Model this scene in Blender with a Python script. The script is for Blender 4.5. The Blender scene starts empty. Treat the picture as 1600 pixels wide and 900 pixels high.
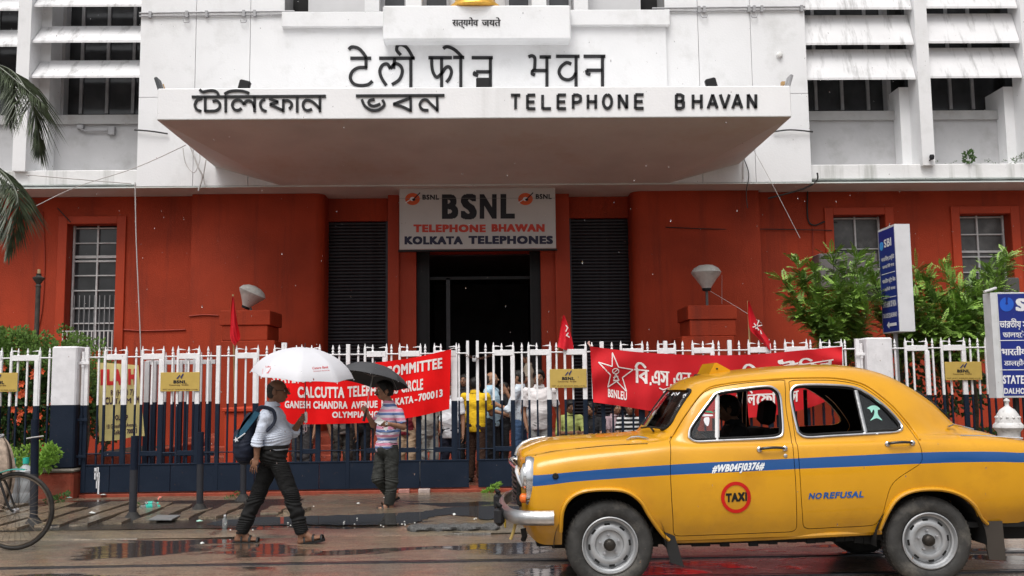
import bpy, bmesh, math, random
import numpy as np
from mathutils import Vector, Matrix
from mathutils.bvhtree import BVHTree
random.seed(7); rng = np.random.default_rng(7)
scene = bpy.context.scene
COL = scene.collection
pi = math.pi
# ------------------------------------------------------------ camera
FPX, CAMH = 1500.0, 1.55
YAW, PITCH, ROLL = math.radians(1.4), math.atan(155/1500), -0.0120
cam = bpy.data.cameras.new('camera'); cam.lens = 36*FPX/1600; cam.sensor_width = 36
cam.clip_end = 500; cam.clip_start = 0.05
camo = bpy.data.objects.new('camera', cam); COL.objects.link(camo)
RM = Matrix.Rotation(-YAW, 3, 'Z') @ Matrix.Rotation(pi/2+PITCH, 3, 'X') @ Matrix.Rotation(ROLL, 3, 'Z')
camo.matrix_world = Matrix.Translation((0, 0, CAMH)) @ RM.to_4x4()
scene.camera = camo
# ------------------------------------------------------------ world and sun (overcast monsoon daylight)
SUN_EL, SUN_AZ = math.radians(62), math.radians(200)
world = bpy.data.worlds.new('World'); scene.world = world; world.use_nodes = True
wn = world.node_tree; bg = wn.nodes['Background']
sky = wn.nodes.new('ShaderNodeTexSky'); sky.sky_type = 'NISHITA'; sky.sun_disc = False
sky.sun_elevation = SUN_EL; sky.sun_rotation = SUN_AZ
sky.air_density = 1.0; sky.dust_density = 6.0; sky.ozone_density = 1.0
hs = wn.nodes.new('ShaderNodeHueSaturation'); hs.inputs['Saturation'].default_value = 0.22
wn.links.new(sky.outputs[0], hs.inputs['Color']); wn.links.new(hs.outputs[0], bg.inputs[0])
bg.inputs[1].default_value = 0.135
sun = bpy.data.lights.new('sun', 'SUN'); sun.energy = 1.2; sun.angle = math.radians(35); sun.color = (1, 0.97, 0.93)
suno = bpy.data.objects.new('sun', sun); COL.objects.link(suno)
suno.rotation_euler = (pi/2-SUN_EL, 0, pi-SUN_AZ)
scene.view_settings.view_transform = 'Standard'; scene.view_settings.look = 'None'
scene.view_settings.gamma = 1; scene.view_settings.exposure = 0.3
scene.render.engine = 'CYCLES'
scene.cycles.max_bounces = 8; scene.cycles.transparent_max_bounces = 12
scene.cycles.use_denoising = True

# ------------------------------------------------------------ pixel helpers (photo px of 1600x900 -> world point at a real distance)
def ray(u, v):
    return RM @ Vector(((u-800)/FPX, -(v-450)/FPX, -1))
def U(u, v, Y):
    d = ray(u, v); t = Y/d.y
    return Vector((d.x*t, Y, CAMH+d.z*t))
def G(u, v, z=0.0):
    d = ray(u, v); t = (z-CAMH)/d.z
    return Vector((d.x*t, d.y*t, z))

# ------------------------------------------------------------ materials
def nd(nt, t, **kw):
    n = nt.nodes.new(t)
    for k, v in kw.items(): setattr(n, k, v)
    return n
def srgb(r, g, b):
    f = lambda c: (c/255/12.92) if c/255 < .04045 else ((c/255+.055)/1.055)**2.4
    return (f(r), f(g), f(b))
MATS = {}
def mat(name, col, rough=.6, var=.12, scale=4.0, bump=0.0, metal=0.0, coat=0.0, spec=.28, dirt=None, dirt_amt=0.0,
        dirt_scale=1.5, streak=False, trans=0.0, alpha=1.0, emis=None, sheen=0.0, bscale=None, coord='Object'):
    if name in MATS: return MATS[name]
    m = bpy.data.materials.new(name); m.use_nodes = True; nt = m.node_tree
    b = nt.nodes['Principled BSDF']; L = nt.links.new
    tc = nd(nt, 'ShaderNodeTexCoord')
    co = tc.outputs[coord]
    no = nd(nt, 'ShaderNodeTexNoise'); no.inputs['Scale'].default_value = scale; no.inputs['Detail'].default_value = 6
    L(co, no.inputs['Vector'])
    mr = nd(nt, 'ShaderNodeMapRange'); mr.inputs['From Min'].default_value = .3; mr.inputs['From Max'].default_value = .7
    mr.inputs['To Min'].default_value = 1-var; mr.inputs['To Max'].default_value = 1+var
    L(no.outputs['Fac'], mr.inputs['Value'])
    mx = nd(nt, 'ShaderNodeVectorMath', operation='SCALE'); mx.inputs[0].default_value = col[:3]
    L(mr.outputs[0], mx.inputs['Scale'])
    out = mx.outputs[0]
    if dirt is not None:
        n2 = nd(nt, 'ShaderNodeTexNoise'); n2.inputs['Scale'].default_value = dirt_scale; n2.inputs['Detail'].default_value = 8
        n2.inputs['Roughness'].default_value = .65
        if streak:
            mp = nd(nt, 'ShaderNodeMapping'); mp.inputs['Scale'].default_value = (1, .6, .07)
            L(co, mp.inputs['Vector']); L(mp.outputs[0], n2.inputs['Vector'])
        else: L(co, n2.inputs['Vector'])
        r2 = nd(nt, 'ShaderNodeMapRange'); r2.inputs['From Min'].default_value = .52; r2.inputs['From Max'].default_value = .78
        r2.inputs['To Max'].default_value = dirt_amt
        L(n2.outputs['Fac'], r2.inputs['Value'])
        mm = nd(nt, 'ShaderNodeMix', data_type='RGBA'); L(r2.outputs[0], mm.inputs[0]); L(out, mm.inputs[6])
        mm.inputs[7].default_value = (*dirt, 1); out = mm.outputs[2]
    L(out, b.inputs['Base Color'])
    b.inputs['Roughness'].default_value = rough; b.inputs['Metallic'].default_value = metal
    b.inputs['Coat Weight'].default_value = coat; b.inputs['Specular IOR Level'].default_value = spec
    b.inputs['Transmission Weight'].default_value = trans; b.inputs['Alpha'].default_value = alpha
    if sheen: b.inputs['Sheen Weight'].default_value = sheen
    if emis: b.inputs['Emission Color'].default_value = (*emis[:3], 1); b.inputs['Emission Strength'].default_value = emis[3]
    if bump:
        bp = nd(nt, 'ShaderNodeBump'); bp.inputs['Strength'].default_value = bump; bp.inputs['Distance'].default_value = .02
        n3 = nd(nt, 'ShaderNodeTexNoise'); n3.inputs['Scale'].default_value = bscale or scale*6; n3.inputs['Detail'].default_value = 5
        L(co, n3.inputs['Vector']); L(n3.outputs['Fac'], bp.inputs['Height']); L(bp.outputs[0], b.inputs['Normal'])
    MATS[name] = m; return m
def colour_in(m): return m.node_tree.nodes['Principled BSDF'].inputs['Base Color']
def split_z(name, top, bot, zb, rough=.62, dirt=.42):
    """two coats of paint meeting at world height zb, with chips and drips"""
    if name in MATS: return MATS[name]
    m = mat(name, top, rough, .08, 9, bump=.16, spec=.16); nt = m.node_tree; L = nt.links.new
    old = colour_in(m).links[0].from_socket
    g = nd(nt, 'ShaderNodeNewGeometry'); sx = nd(nt, 'ShaderNodeSeparateXYZ'); L(g.outputs['Position'], sx.inputs[0])
    lt = nd(nt, 'ShaderNodeMath', operation='LESS_THAN'); lt.inputs[1].default_value = zb; L(sx.outputs['Z'], lt.inputs[0])
    nb = nd(nt, 'ShaderNodeTexNoise'); nb.inputs['Scale'].default_value = 3; nb.inputs['Detail'].default_value = 8
    L(g.outputs['Position'], nb.inputs['Vector'])
    cr = nd(nt, 'ShaderNodeMix', data_type='RGBA'); cr.inputs[6].default_value = (*bot, 1)
    cr.inputs[7].default_value = (*[c*1.5+.01 for c in bot], 1); L(nb.outputs['Fac'], cr.inputs[0])
    mx = nd(nt, 'ShaderNodeMix', data_type='RGBA'); L(lt.outputs[0], mx.inputs[0]); L(old, mx.inputs[6]); L(cr.outputs[2], mx.inputs[7])
    # rust / chips
    nr = nd(nt, 'ShaderNodeTexNoise'); nr.inputs['Scale'].default_value = 14; nr.inputs['Detail'].default_value = 9; nr.inputs['Roughness'].default_value = .7
    L(g.outputs['Position'], nr.inputs['Vector'])
    rr = nd(nt, 'ShaderNodeMapRange'); rr.inputs['From Min'].default_value = .62; rr.inputs['From Max'].default_value = .72; rr.inputs['To Max'].default_value = dirt
    L(nr.outputs['Fac'], rr.inputs['Value'])
    m2 = nd(nt, 'ShaderNodeMix', data_type='RGBA'); L(rr.outputs[0], m2.inputs[0]); L(mx.outputs[2], m2.inputs[6]); m2.inputs[7].default_value = (.12, .07, .045, 1)
    L(m2.outputs[2], colour_in(m)); return m

# ------------------------------------------------------------ object helpers
def tag(o, label=None, cat=None, group=None, kind=None):
    if label: o['label'] = label
    if cat: o['category'] = cat
    if group: o['group'] = group
    if kind: o['kind'] = kind
    return o
def thing(name, label, cat, loc=(0, 0, 0), rotz=0.0, group=None):
    o = bpy.data.objects.new(name, None); o.empty_display_size = .1; COL.objects.link(o)
    o.location = loc; o.rotation_euler = (0, 0, rotz)
    return tag(o, label, cat, group)
def wmat(p):
    """world matrix of a chain of parents, from their basis values"""
    m = Matrix.Identity(4)
    while p is not None:
        m = p.matrix_basis @ m; p = p.parent
    return m
class MB:
    def __init__(s): s.v = []; s.f = []
    def add(s, vs, fs):
        n = len(s.v); s.v += [tuple(map(float, v)) for v in vs]; s.f += [tuple(n+i for i in f) for f in fs]; return s
    def box(s, x0, x1, y0, y1, z0, z1):
        return s.add([(x, y, z) for z in (z0, z1) for y in (y0, y1) for x in (x0, x1)],
                     [(0, 2, 3, 1), (4, 5, 7, 6), (0, 1, 5, 4), (2, 6, 7, 3), (0, 4, 6, 2), (1, 3, 7, 5)])
    def bbox(s, x0, x1, y0, y1, z0, z1, b=.01):
        """box with bevelled edges (chamfer b)"""
        vs = []
        for z, k in ((z0, 1), (z0+b, 0), (z1-b, 0), (z1, 1)):
            i = b if k else 0
            X0, X1, Y0, Y1 = x0+i, x1-i, y0+i, y1-i
            c = b if not k else b*.5
            vs += [(X0+c, Y0, z), (X1-c, Y0, z), (X1, Y0+c, z), (X1, Y1-c, z), (X1-c, Y1, z), (X0+c, Y1, z), (X0, Y1-c, z), (X0, Y0+c, z)]
        fs = [tuple(range(7, -1, -1)), tuple(range(24, 32))]
        for r in range(3):
            for i in range(8):
                j = (i+1) % 8; fs.append((r*8+i, r*8+j, r*8+8+j, r*8+8+i))
        return s.add(vs, fs)
    def quad(s, a, b, c, d): return s.add([a, b, c, d], [(0, 1, 2, 3)])
    def tube(s, pts, r, n=8, cap=True, sy=1.0):
        pts = [Vector(p) for p in pts]
        rs = r if isinstance(r, (list, tuple)) else [r]*len(pts)
        t0 = (pts[1]-pts[0]).normalized()
        up = Vector((0, 0, 1)) if abs(t0.z) < .9 else Vector((0, 1, 0))
        nrm = t0.cross(up).normalized(); vs = []
        for i, p in enumerate(pts):
            t = (pts[min(i+1, len(pts)-1)]-pts[max(i-1, 0)])
            if t.length < 1e-9: t = t0
            t.normalize(); nrm = (nrm-t*nrm.dot(t))
            if nrm.length < 1e-6: nrm = t.orthogonal()
            nrm.normalize(); bi = t.cross(nrm)
            for k in range(n):
                a = 2*pi*k/n; vs.append(p+nrm*math.cos(a)*rs[i]+bi*math.sin(a)*rs[i]*sy)
        fs = [(i*n+k, i*n+(k+1) % n, (i+1)*n+(k+1) % n, (i+1)*n+k) for i in range(len(pts)-1) for k in range(n)]
        if cap: fs += [tuple(range(n-1, -1, -1)), tuple((len(pts)-1)*n+k for k in range(n))]
        return s.add(vs, fs)
    def lathe(s, prof, c=(0, 0, 0), n=24, axis='z', a0=0.0, cap=True):
        """prof: list of (radius, height)"""
        vs = []
        for r, h in prof:
            for k in range(n):
                a = 2*pi*k/n+a0; x, y = r*math.cos(a), r*math.sin(a)
                p = {'z': (x, y, h), 'y': (x, h, y), 'x': (h, x, y)}[axis]
                vs.append((p[0]+c[0], p[1]+c[1], p[2]+c[2]))
        fs = [(i*n+k, i*n+(k+1) % n, (i+1)*n+(k+1) % n, (i+1)*n+k) for i in range(len(prof)-1) for k in range(n)]
        if cap and prof[0][0] > 1e-4: fs.append(tuple(range(n-1, -1, -1)))
        if cap and prof[-1][0] > 1e-4: fs.append(tuple((len(prof)-1)*n+k for k in range(n)))
        return s.add(vs, fs)
    def prism(s, poly, fn, d0, d1):
        """poly: 2D outline; fn(a,b,d)->3D"""
        n = len(poly)
        vs = [fn(a, b, d0) for a, b in poly]+[fn(a, b, d1) for a, b in poly]
        return s.add(vs, [tuple(range(n)), tuple(range(2*n-1, n-1, -1))]+[(i, i+n, (i+1) % n+n, (i+1) % n) for i in range(n)])
    def grid(s, fn, nu, nv):
        vs = [fn(i/nu, j/nv) for j in range(nv+1) for i in range(nu+1)]
        return s.add(vs, [(j*(nu+1)+i, j*(nu+1)+i+1, (j+1)*(nu+1)+i+1, (j+1)*(nu+1)+i) for j in range(nv) for i in range(nu)])
    def xf(s, M, start=0):
        s.v[start:] = [tuple(M @ Vector(v)) for v in s.v[start:]]; return s
    def mesh(s, name='mesh', smooth=False, fix=True):
        me = bpy.data.meshes.new(name); me.from_pydata(s.v, [], s.f)
        if fix:
            bm = bmesh.new(); bm.from_mesh(me); bmesh.ops.recalc_face_normals(bm, faces=bm.faces); bm.to_mesh(me); bm.free()
        me.update()
        if smooth: smooth_me(me, smooth)
        return me
    def build(s, name, m, parent=None, smooth=False, world=True, fix=True):
        if parent is not None and world:
            inv = wmat(parent).inverted(); s.xf(inv)
        return link(name, s.mesh(name, smooth, fix), m, parent)
def smooth_me(me, ang=35):
    ang = 35 if ang is True else ang
    me.polygons.foreach_set('use_smooth', [True]*len(me.polygons))
    if ang < 179: me.set_sharp_from_angle(angle=math.radians(ang))
def link(name, me, m, parent=None):
    o = bpy.data.objects.new(name, me); COL.objects.link(o)
    if m is not None and len(me.materials) == 0: me.materials.append(m)
    o.parent = parent; return o
def copy_tree(o, parent=None):
    c = o.copy(); COL.objects.link(c); c.parent = parent
    for ch in list(o.children): copy_tree(ch, c)
    return c

# ------------------------------------------------------------ lettering: glyph outlines filled row by row, so it can follow any surface
_glyph_cache = {}
def text_runs(txt, rows=22, bold=0.0, cell=None):
    """-> list of (x0,x1,y0,y1) in em units, total width"""
    key = (txt, rows, bold)
    if key in _glyph_cache: return _glyph_cache[key]
    c = bpy.data.curves.new('lettering', 'FONT'); c.body = txt; c.size = 1; c.space_character = 1+bold*2.4 if txt.isascii() else 1; c.fill_mode = 'NONE'; c.resolution_u = 3; c.dimensions = '2D'
    o = bpy.data.objects.new('lettering', c); COL.objects.link(o)
    me = o.to_mesh(); vs = np.array([v.co[:2] for v in me.vertices]); es = np.array([e.vertices[:] for e in me.edges])
    o.to_mesh_clear(); bpy.data.objects.remove(o); bpy.data.curves.remove(c)
    runs = []; rowsd = {}; h = 1
    if len(vs):
        # orient edges along loops
        nxt = {}
        for a, b in es: nxt.setdefault(a, []).append(b); nxt.setdefault(b, []).append(a)
        seen = set(); segs = []
        for st in range(len(vs)):
            if st in seen or st not in nxt: continue
            loop = [st]; seen.add(st); cur = st; prev = -1
            cand = [q for q in nxt[st] if q > st]; cur2 = min(cand) if cand else nxt[st][0]
            while cur2 not in seen:
                loop.append(cur2); seen.add(cur2); prev, cur = cur, cur2
                q = [w for w in nxt[cur] if w != prev]
                cur2 = q[0] if q else st
            for i in range(len(loop)): segs.append((loop[i], loop[(i+1) % len(loop)]))
        A = vs[[s_[0] for s_ in segs]]; B = vs[[s_[1] for s_ in segs]]
        y0, y1 = vs[:, 1].min(), vs[:, 1].max(); n = max(3, int(round((y1-y0)*rows/.75)))
        h = (y1-y0)/n
        for r in range(n):
            yc = y0+(r+.5)*h+1e-5
            m_ = ((A[:, 1] <= yc) != (B[:, 1] <= yc))
            if not m_.any(): continue
            rr_ = rowsd.setdefault(r, [])
            a, b = A[m_], B[m_]; x = a[:, 0]+(yc-a[:, 1])/(b[:, 1]-a[:, 1])*(b[:, 0]-a[:, 0])
            w = np.where(b[:, 1] > a[:, 1], 1, -1); idx = np.argsort(x); wind = 0; xs = None
            for i in idx:
                if wind == 0: xs = x[i]
                wind += w[i]
                if wind == 0: rr_.append((xs-bold, x[i]+bold))
        kb = int(round(bold*.7/h)) if txt.isascii() else 0
        for r in range(-kb, n+kb):
            iv = sorted(q for j in range(r-kb, r+kb+1) for q in rowsd.get(j, [])); cur = None
            for a_, b_ in iv:
                if cur and a_ <= cur[1]: cur[1] = max(cur[1], b_)
                else:
                    if cur: runs.append((cur[0], cur[1], y0+r*h, y0+(r+1)*h))
                    cur = [a_, b_]
            if cur: runs.append((cur[0], cur[1], y0+r*h, y0+(r+1)*h))
        wd = vs[:, 0].max(); x00 = vs[:, 0].min()
    else: wd, x00 = 0.3, 0
    _glyph_cache[key] = (runs, x00, wd); return _glyph_cache[key]
def lettering(mb, txt, fn, x0, x1, y0, cap, rows=22, bold=0.0, maxseg=None, jitter=0.0):
    """txt spread from x0 to x1 on base line y0 with capital height cap; fn(a,b)->3D"""
    runs, a0, a1 = text_runs(txt, rows, bold)
    if txt.isascii(): a0, a1 = a0-bold, a1+bold
    sx = (x1-x0)/max(1e-6, (a1-a0)); sy = cap/(.69+1.4*bold if txt.isascii() else .70)
    for p, q, r, t in runs:
        X0, X1 = x0+(p-a0)*sx, x0+(q-a0)*sx; Y0, Y1 = y0+r*sy, y0+t*sy
        k = 1 if not maxseg else max(1, int(math.ceil(abs(X1-X0)/maxseg)))
        for i in range(k):
            xa, xb = X0+(X1-X0)*i/k, X0+(X1-X0)*(i+1)/k
            mb.quad(fn(xa, Y0), fn(xb, Y0), fn(xb, Y1), fn(xa, Y1))
def stroke(mb, pts, w, fn, d0, d1, ends=True):
    """a flat stroke of width w along 2D points, extruded d0..d1 through fn(a,b,d)"""
    P = [Vector(p) for p in pts]; n = len(P); Lf, Rt = [], []
    for i, p in enumerate(P):
        t = (P[min(i+1, n-1)]-P[max(i-1, 0)]).normalized(); q = Vector((-t.y, t.x))
        k = 1.0
        if 0 < i < n-1:
            t1 = (P[i]-P[i-1]).normalized(); k = 1/max(.5, abs(t.dot(t1)))
        Lf.append(p+q*w/2*k); Rt.append(p-q*w/2*k)
    vs = []
    for d in (d0, d1):
        for a in Lf: vs.append(fn(a.x, a.y, d))
        for a in Rt: vs.append(fn(a.x, a.y, d))
    fs = []
    for i in range(n-1):
        l, r = i, n+i; L2, R2 = 2*n+i, 3*n+i
        fs += [(l, l+1, r+1, r), (L2, R2, R2+1, L2+1), (l, L2, L2+1, l+1), (r, r+1, R2+1, R2)]
    fs += [(0, n, 3*n, 2*n), (n-1, 3*n-1, 4*n-1, 2*n-1)]
    mb.add(vs, fs)
def arc(cx, cy, rx, ry, a0, a1, n=14):
    return [(cx+rx*math.cos(math.radians(a0+(a1-a0)*i/n)), cy+ry*math.sin(math.radians(a0+(a1-a0)*i/n))) for i in range(n+1)]
def smooth_line(pts, n=5):
    P = [Vector(p) for p in pts]; out = []
    for i in range(len(P)-1):
        a, b, c, d = P[max(i-1, 0)], P[i], P[i+1], P[min(i+2, len(P)-1)]
        for k in range(n):
            t = k/n; out.append(.5*((2*b)+(c-a)*t+(2*a-5*b+4*c-d)*t*t+(3*b-a-3*c+d)*t**3))
    out.append(P[-1]); return out

# ------------------------------------------------------------ smooth-union bodies: signed distances on a grid + surface nets
class SDF:
    def __init__(s, lo, hi, h):
        s.h = h; s.lo = np.array(lo, float); n = np.ceil((np.array(hi)-s.lo)/h).astype(int)+1
        s.n = n; s.V = np.full(n, .3, np.float32)
        s.ax = [s.lo[i]+h*np.arange(n[i]) for i in range(3)]
    def _win(s, lo, hi):
        a = np.clip(np.floor((np.array(lo)-s.lo)/s.h).astype(int), 0, s.n); b = np.clip(np.ceil((np.array(hi)-s.lo)/s.h).astype(int)+1, 0, s.n)
        if (b <= a).any(): return None
        sl = tuple(slice(a[i], b[i]) for i in range(3))
        X, Y, Z = np.meshgrid(*[s.ax[i][sl[i]] for i in range(3)], indexing='ij')
        return sl, X, Y, Z
    def _comb(s, sl, d, k, op):
        v = s.V[sl]
        if op == 'add':
            if k > 0:
                hh = np.clip(.5+.5*(d-v)/k, 0, 1); r = d*(1-hh)+v*hh-k*hh*(1-hh)
            else: r = np.minimum(v, d)
        elif op == 'sub':
            if k > 0:
                hh = np.clip(.5-.5*(v+d)/k, 0, 1); r = v*(1-hh)+(-d)*hh+k*hh*(1-hh)
            else: r = np.maximum(v, -d)
        else: r = np.maximum(v, d)
        s.V[sl] = r
    def cone(s, a, b, ra, rb, k=.02, op='add', flat=None):
        """round cone between two points; flat=(axis vector, factor) squashes across an axis"""
        a, b = np.array(a, float), np.array(b, float); R = max(ra, rb)+k+s.h*3
        w = s._win(np.minimum(a, b)-R, np.maximum(a, b)+R)
        if w is None: return
        sl, X, Y, Z = w; ba = b-a; L2 = max(1e-9, ba@ba)
        t = np.clip(((X-a[0])*ba[0]+(Y-a[1])*ba[1]+(Z-a[2])*ba[2])/L2, 0, 1)
        dx, dy, dz = X-a[0]-t*ba[0], Y-a[1]-t*ba[1], Z-a[2]-t*ba[2]
        if flat is not None:
            ax, fac = np.array(flat[0], float), flat[1]; ax /= np.linalg.norm(ax)
            q = (dx*ax[0]+dy*ax[1]+dz*ax[2])*(1/fac-1); dx, dy, dz = dx+q*ax[0], dy+q*ax[1], dz+q*ax[2]
        s._comb(sl, np.sqrt(dx*dx+dy*dy+dz*dz)-(ra+(rb-ra)*t), k, op)
    def ell(s, c, r, k=.02, op='add', M=None):
        c = np.array(c, float); r = np.array(r, float); R = r.max()+k+s.h*3
        w = s._win(c-R, c+R)
        if w is None: return
        sl, X, Y, Z = w; p = np.stack([X-c[0], Y-c[1], Z-c[2]], -1)
        if M is not None: p = p @ np.array(M)
        k0 = np.linalg.norm(p/r, axis=-1); k1 = np.linalg.norm(p/(r*r), axis=-1)
        s._comb(sl, k0*(k0-1)/np.maximum(k1, 1e-6), k, op)
    def cut(s, p, nrm, k=0):
        """keep the side where (x-p).n < 0"""
        nrm = np.array(nrm, float); nrm /= np.linalg.norm(nrm)
        X, Y, Z = np.meshgrid(*s.ax, indexing='ij')
        s._comb((slice(None),)*3, ((X-p[0])*nrm[0]+(Y-p[1])*nrm[1]+(Z-p[2])*nrm[2]).astype(np.float32), k, 'int')
    def cut_local(s, c, R, p, nrm):
        w = s._win(np.array(c)-R, np.array(c)+R)
        if w is None: return
        sl, X, Y, Z = w; nrm = np.array(nrm, float); nrm /= np.linalg.norm(nrm)
        d = np.maximum((X-p[0])*nrm[0]+(Y-p[1])*nrm[1]+(Z-p[2])*nrm[2], -9)
        inside = (X-c[0])**2+(Y-c[1])**2+(Z-c[2])**2 < R*R
        v = s.V[sl]; s.V[sl] = np.where(inside, np.maximum(v, d), v)
    def folds(s, amp, fn):
        m = np.abs(s.V) < amp*3+s.h*2
        X, Y, Z = np.meshgrid(*s.ax, indexing='ij')
        s.V[m] += (amp*fn(X[m], Y[m], Z[m])).astype(np.float32)
    def mesh(s, name):
        V = s.V; n = s.n; ins = V < 0
        c = np.zeros(n-1, np.int8)
        for i in (0, 1):
            for j in (0, 1):
                for k in (0, 1): c += ins[i:n[0]-1+i, j:n[1]-1+j, k:n[2]-1+k]
        act = (c > 0) & (c < 8); idx = np.full(n-1, -1, np.int64); ii = np.argwhere(act); idx[act] = np.arange(len(ii))
        acc = np.zeros((len(ii), 3)); cnt = np.zeros(len(ii))
        cor = [(i, j, k) for i in (0, 1) for j in (0, 1) for k in (0, 1)]
        for a in range(8):
            for b in range(a+1, 8):
                if sum(abs(cor[a][q]-cor[b][q]) for q in range(3)) != 1: continue
                pa, pb = np.array(cor[a]), np.array(cor[b])
                va = V[tuple((ii+pa).T)]; vb = V[tuple((ii+pb).T)]; m = (va < 0) != (vb < 0)
                t = np.where(m, va/np.where(m, va-vb, 1), 0)
                acc += np.where(m[:, None], pa+(pb-pa)*t[:, None], 0); cnt += m
        P = s.lo+s.h*(ii+acc/cnt[:, None]); fs = []
        for ax in range(3):
            sl0 = [slice(None)]*3; sl1 = [slice(None)]*3; sl0[ax] = slice(0, -1); sl1[ax] = slice(1, None)
            A, B = ins[tuple(sl0)], ins[tuple(sl1)]; e = np.argwhere(A != B)
            u, v = (ax+1) % 3, (ax+2) % 3
            e = e[(e[:, u] > 0) & (e[:, v] > 0) & (e[:, u] < n[u]-1) & (e[:, v] < n[v]-1)]
            if not len(e): continue
            fl = A[tuple(e.T)]; q = []
            for du, dv in ((-1, -1), (0, -1), (0, 0), (-1, 0)):
                w = e.copy(); w[:, u] += du; w[:, v] += dv; q.append(idx[tuple(w.T)])
            q = np.stack(q, 1); q[~fl] = q[~fl][:, ::-1]; fs.append(q)
        F = np.concatenate(fs) if fs else np.zeros((0, 4), int)
        me = bpy.data.meshes.new(name)
        me.vertices.add(len(P)); me.vertices.foreach_set('co', P.ravel())
        me.loops.add(F.size); me.loops.foreach_set('vertex_index', F.ravel())
        me.polygons.add(len(F)); me.polygons.foreach_set('loop_start', np.arange(len(F))*4)
        me.polygons.foreach_set('loop_total', np.full(len(F), 4)); me.polygons.foreach_set('use_smooth', [True]*len(F))
        me.update(calc_edges=True); me.validate(); return me
# ============================================================ MATERIALS OF THE SETTING
WHITE = mat('white_paint', (.76, .765, .775), .6, .03, 1.2, bump=.15, dirt=(.45, .45, .43), dirt_amt=.5, dirt_scale=1.3, bscale=25)
WHITE_ST = mat('white_paint_streaked', (.72, .72, .73), .6, .05, 2, bump=.2, dirt=(.16, .16, .155), dirt_amt=.85, dirt_scale=5, streak=True)
WHITE_MOSS = mat('white_paint_mossy', (.74, .74, .74), .65, .05, 2, bump=.25, dirt=(.07, .085, .045), dirt_amt=.75, dirt_scale=2.2, streak=True)
GREYWALL = mat('grey_recess_paint', (.44, .44, .45), .65, .07, 1.5, bump=.2, dirt=(.22, .21, .2), dirt_amt=.6, dirt_scale=1.4)
JOINT = mat('joint_grey', (.25, .25, .25), .9)  # dark grey of the backing wall, seen in the open panel joints
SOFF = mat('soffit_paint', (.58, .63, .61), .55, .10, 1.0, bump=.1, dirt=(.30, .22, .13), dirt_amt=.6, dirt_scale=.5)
RED = mat('red_wall_paint', (.33, .037, .0110), .72, .2, .9, bump=.4, dirt=(.13, .022, .012), dirt_amt=.9, dirt_scale=2.4, bscale=40, streak=True)
REDB = mat('red_trim_paint', (.39, .044, .013), .55, .08, 1.5, bump=.2, bscale=40)
BLK = mat('black_paint', (.012, .012, .013), .5, .2, 5)
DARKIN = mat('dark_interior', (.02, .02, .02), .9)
DGLASS = mat('dark_window_glass', (.035, .037, .04), .12, .5, 1.5, spec=.5)
GGLASS = mat('grey_window_glass', (.10, .10, .10), .25, .35, 2.5, dirt=(.22, .22, .21), dirt_amt=.7, dirt_scale=3)
STEELG = mat('grey_steel', (.33, .33, .34), .5, .15, 6, metal=.2)
FRAMEW = mat('dirty_white_steel', (.55, .55, .55), .5, .12, 9, dirt=(.25, .22, .2), dirt_amt=.6, dirt_scale=6)
SHUT = mat('shutter_steel', (.035, .036, .042), .38, .3, 6, metal=.4)
LETTER = mat('letter_black', (.018, .018, .02), .45, .2, 10)
CABLE = mat('cable_black', (.03, .03, .03), .6)
CABLEW = mat('cable_pale', (.45, .43, .42), .6)
NAVY = (.0035, .009, .021); GWHITE = (.78, .77, .78)
ZP = 1.36                                   # height where the white coat meets the navy one
GATE = split_z('gate_two_tone', GWHITE, NAVY, ZP)
PILLAR = split_z('pillar_two_tone', (.70, .69, .71), (.004, .009, .020), ZP+.01, .7, .45)
BRICKRED = mat('faded_red_masonry', (.27, .055, .03), .75, .25, 5, bump=.5, dirt=(.09, .07, .05), dirt_amt=.8, dirt_scale=2.5)
CONC = mat('weathered_concrete', (.20, .18, .15), .75, .2, 4, bump=.5, dirt=(.06, .06, .05), dirt_amt=.8, dirt_scale=2)

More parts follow.
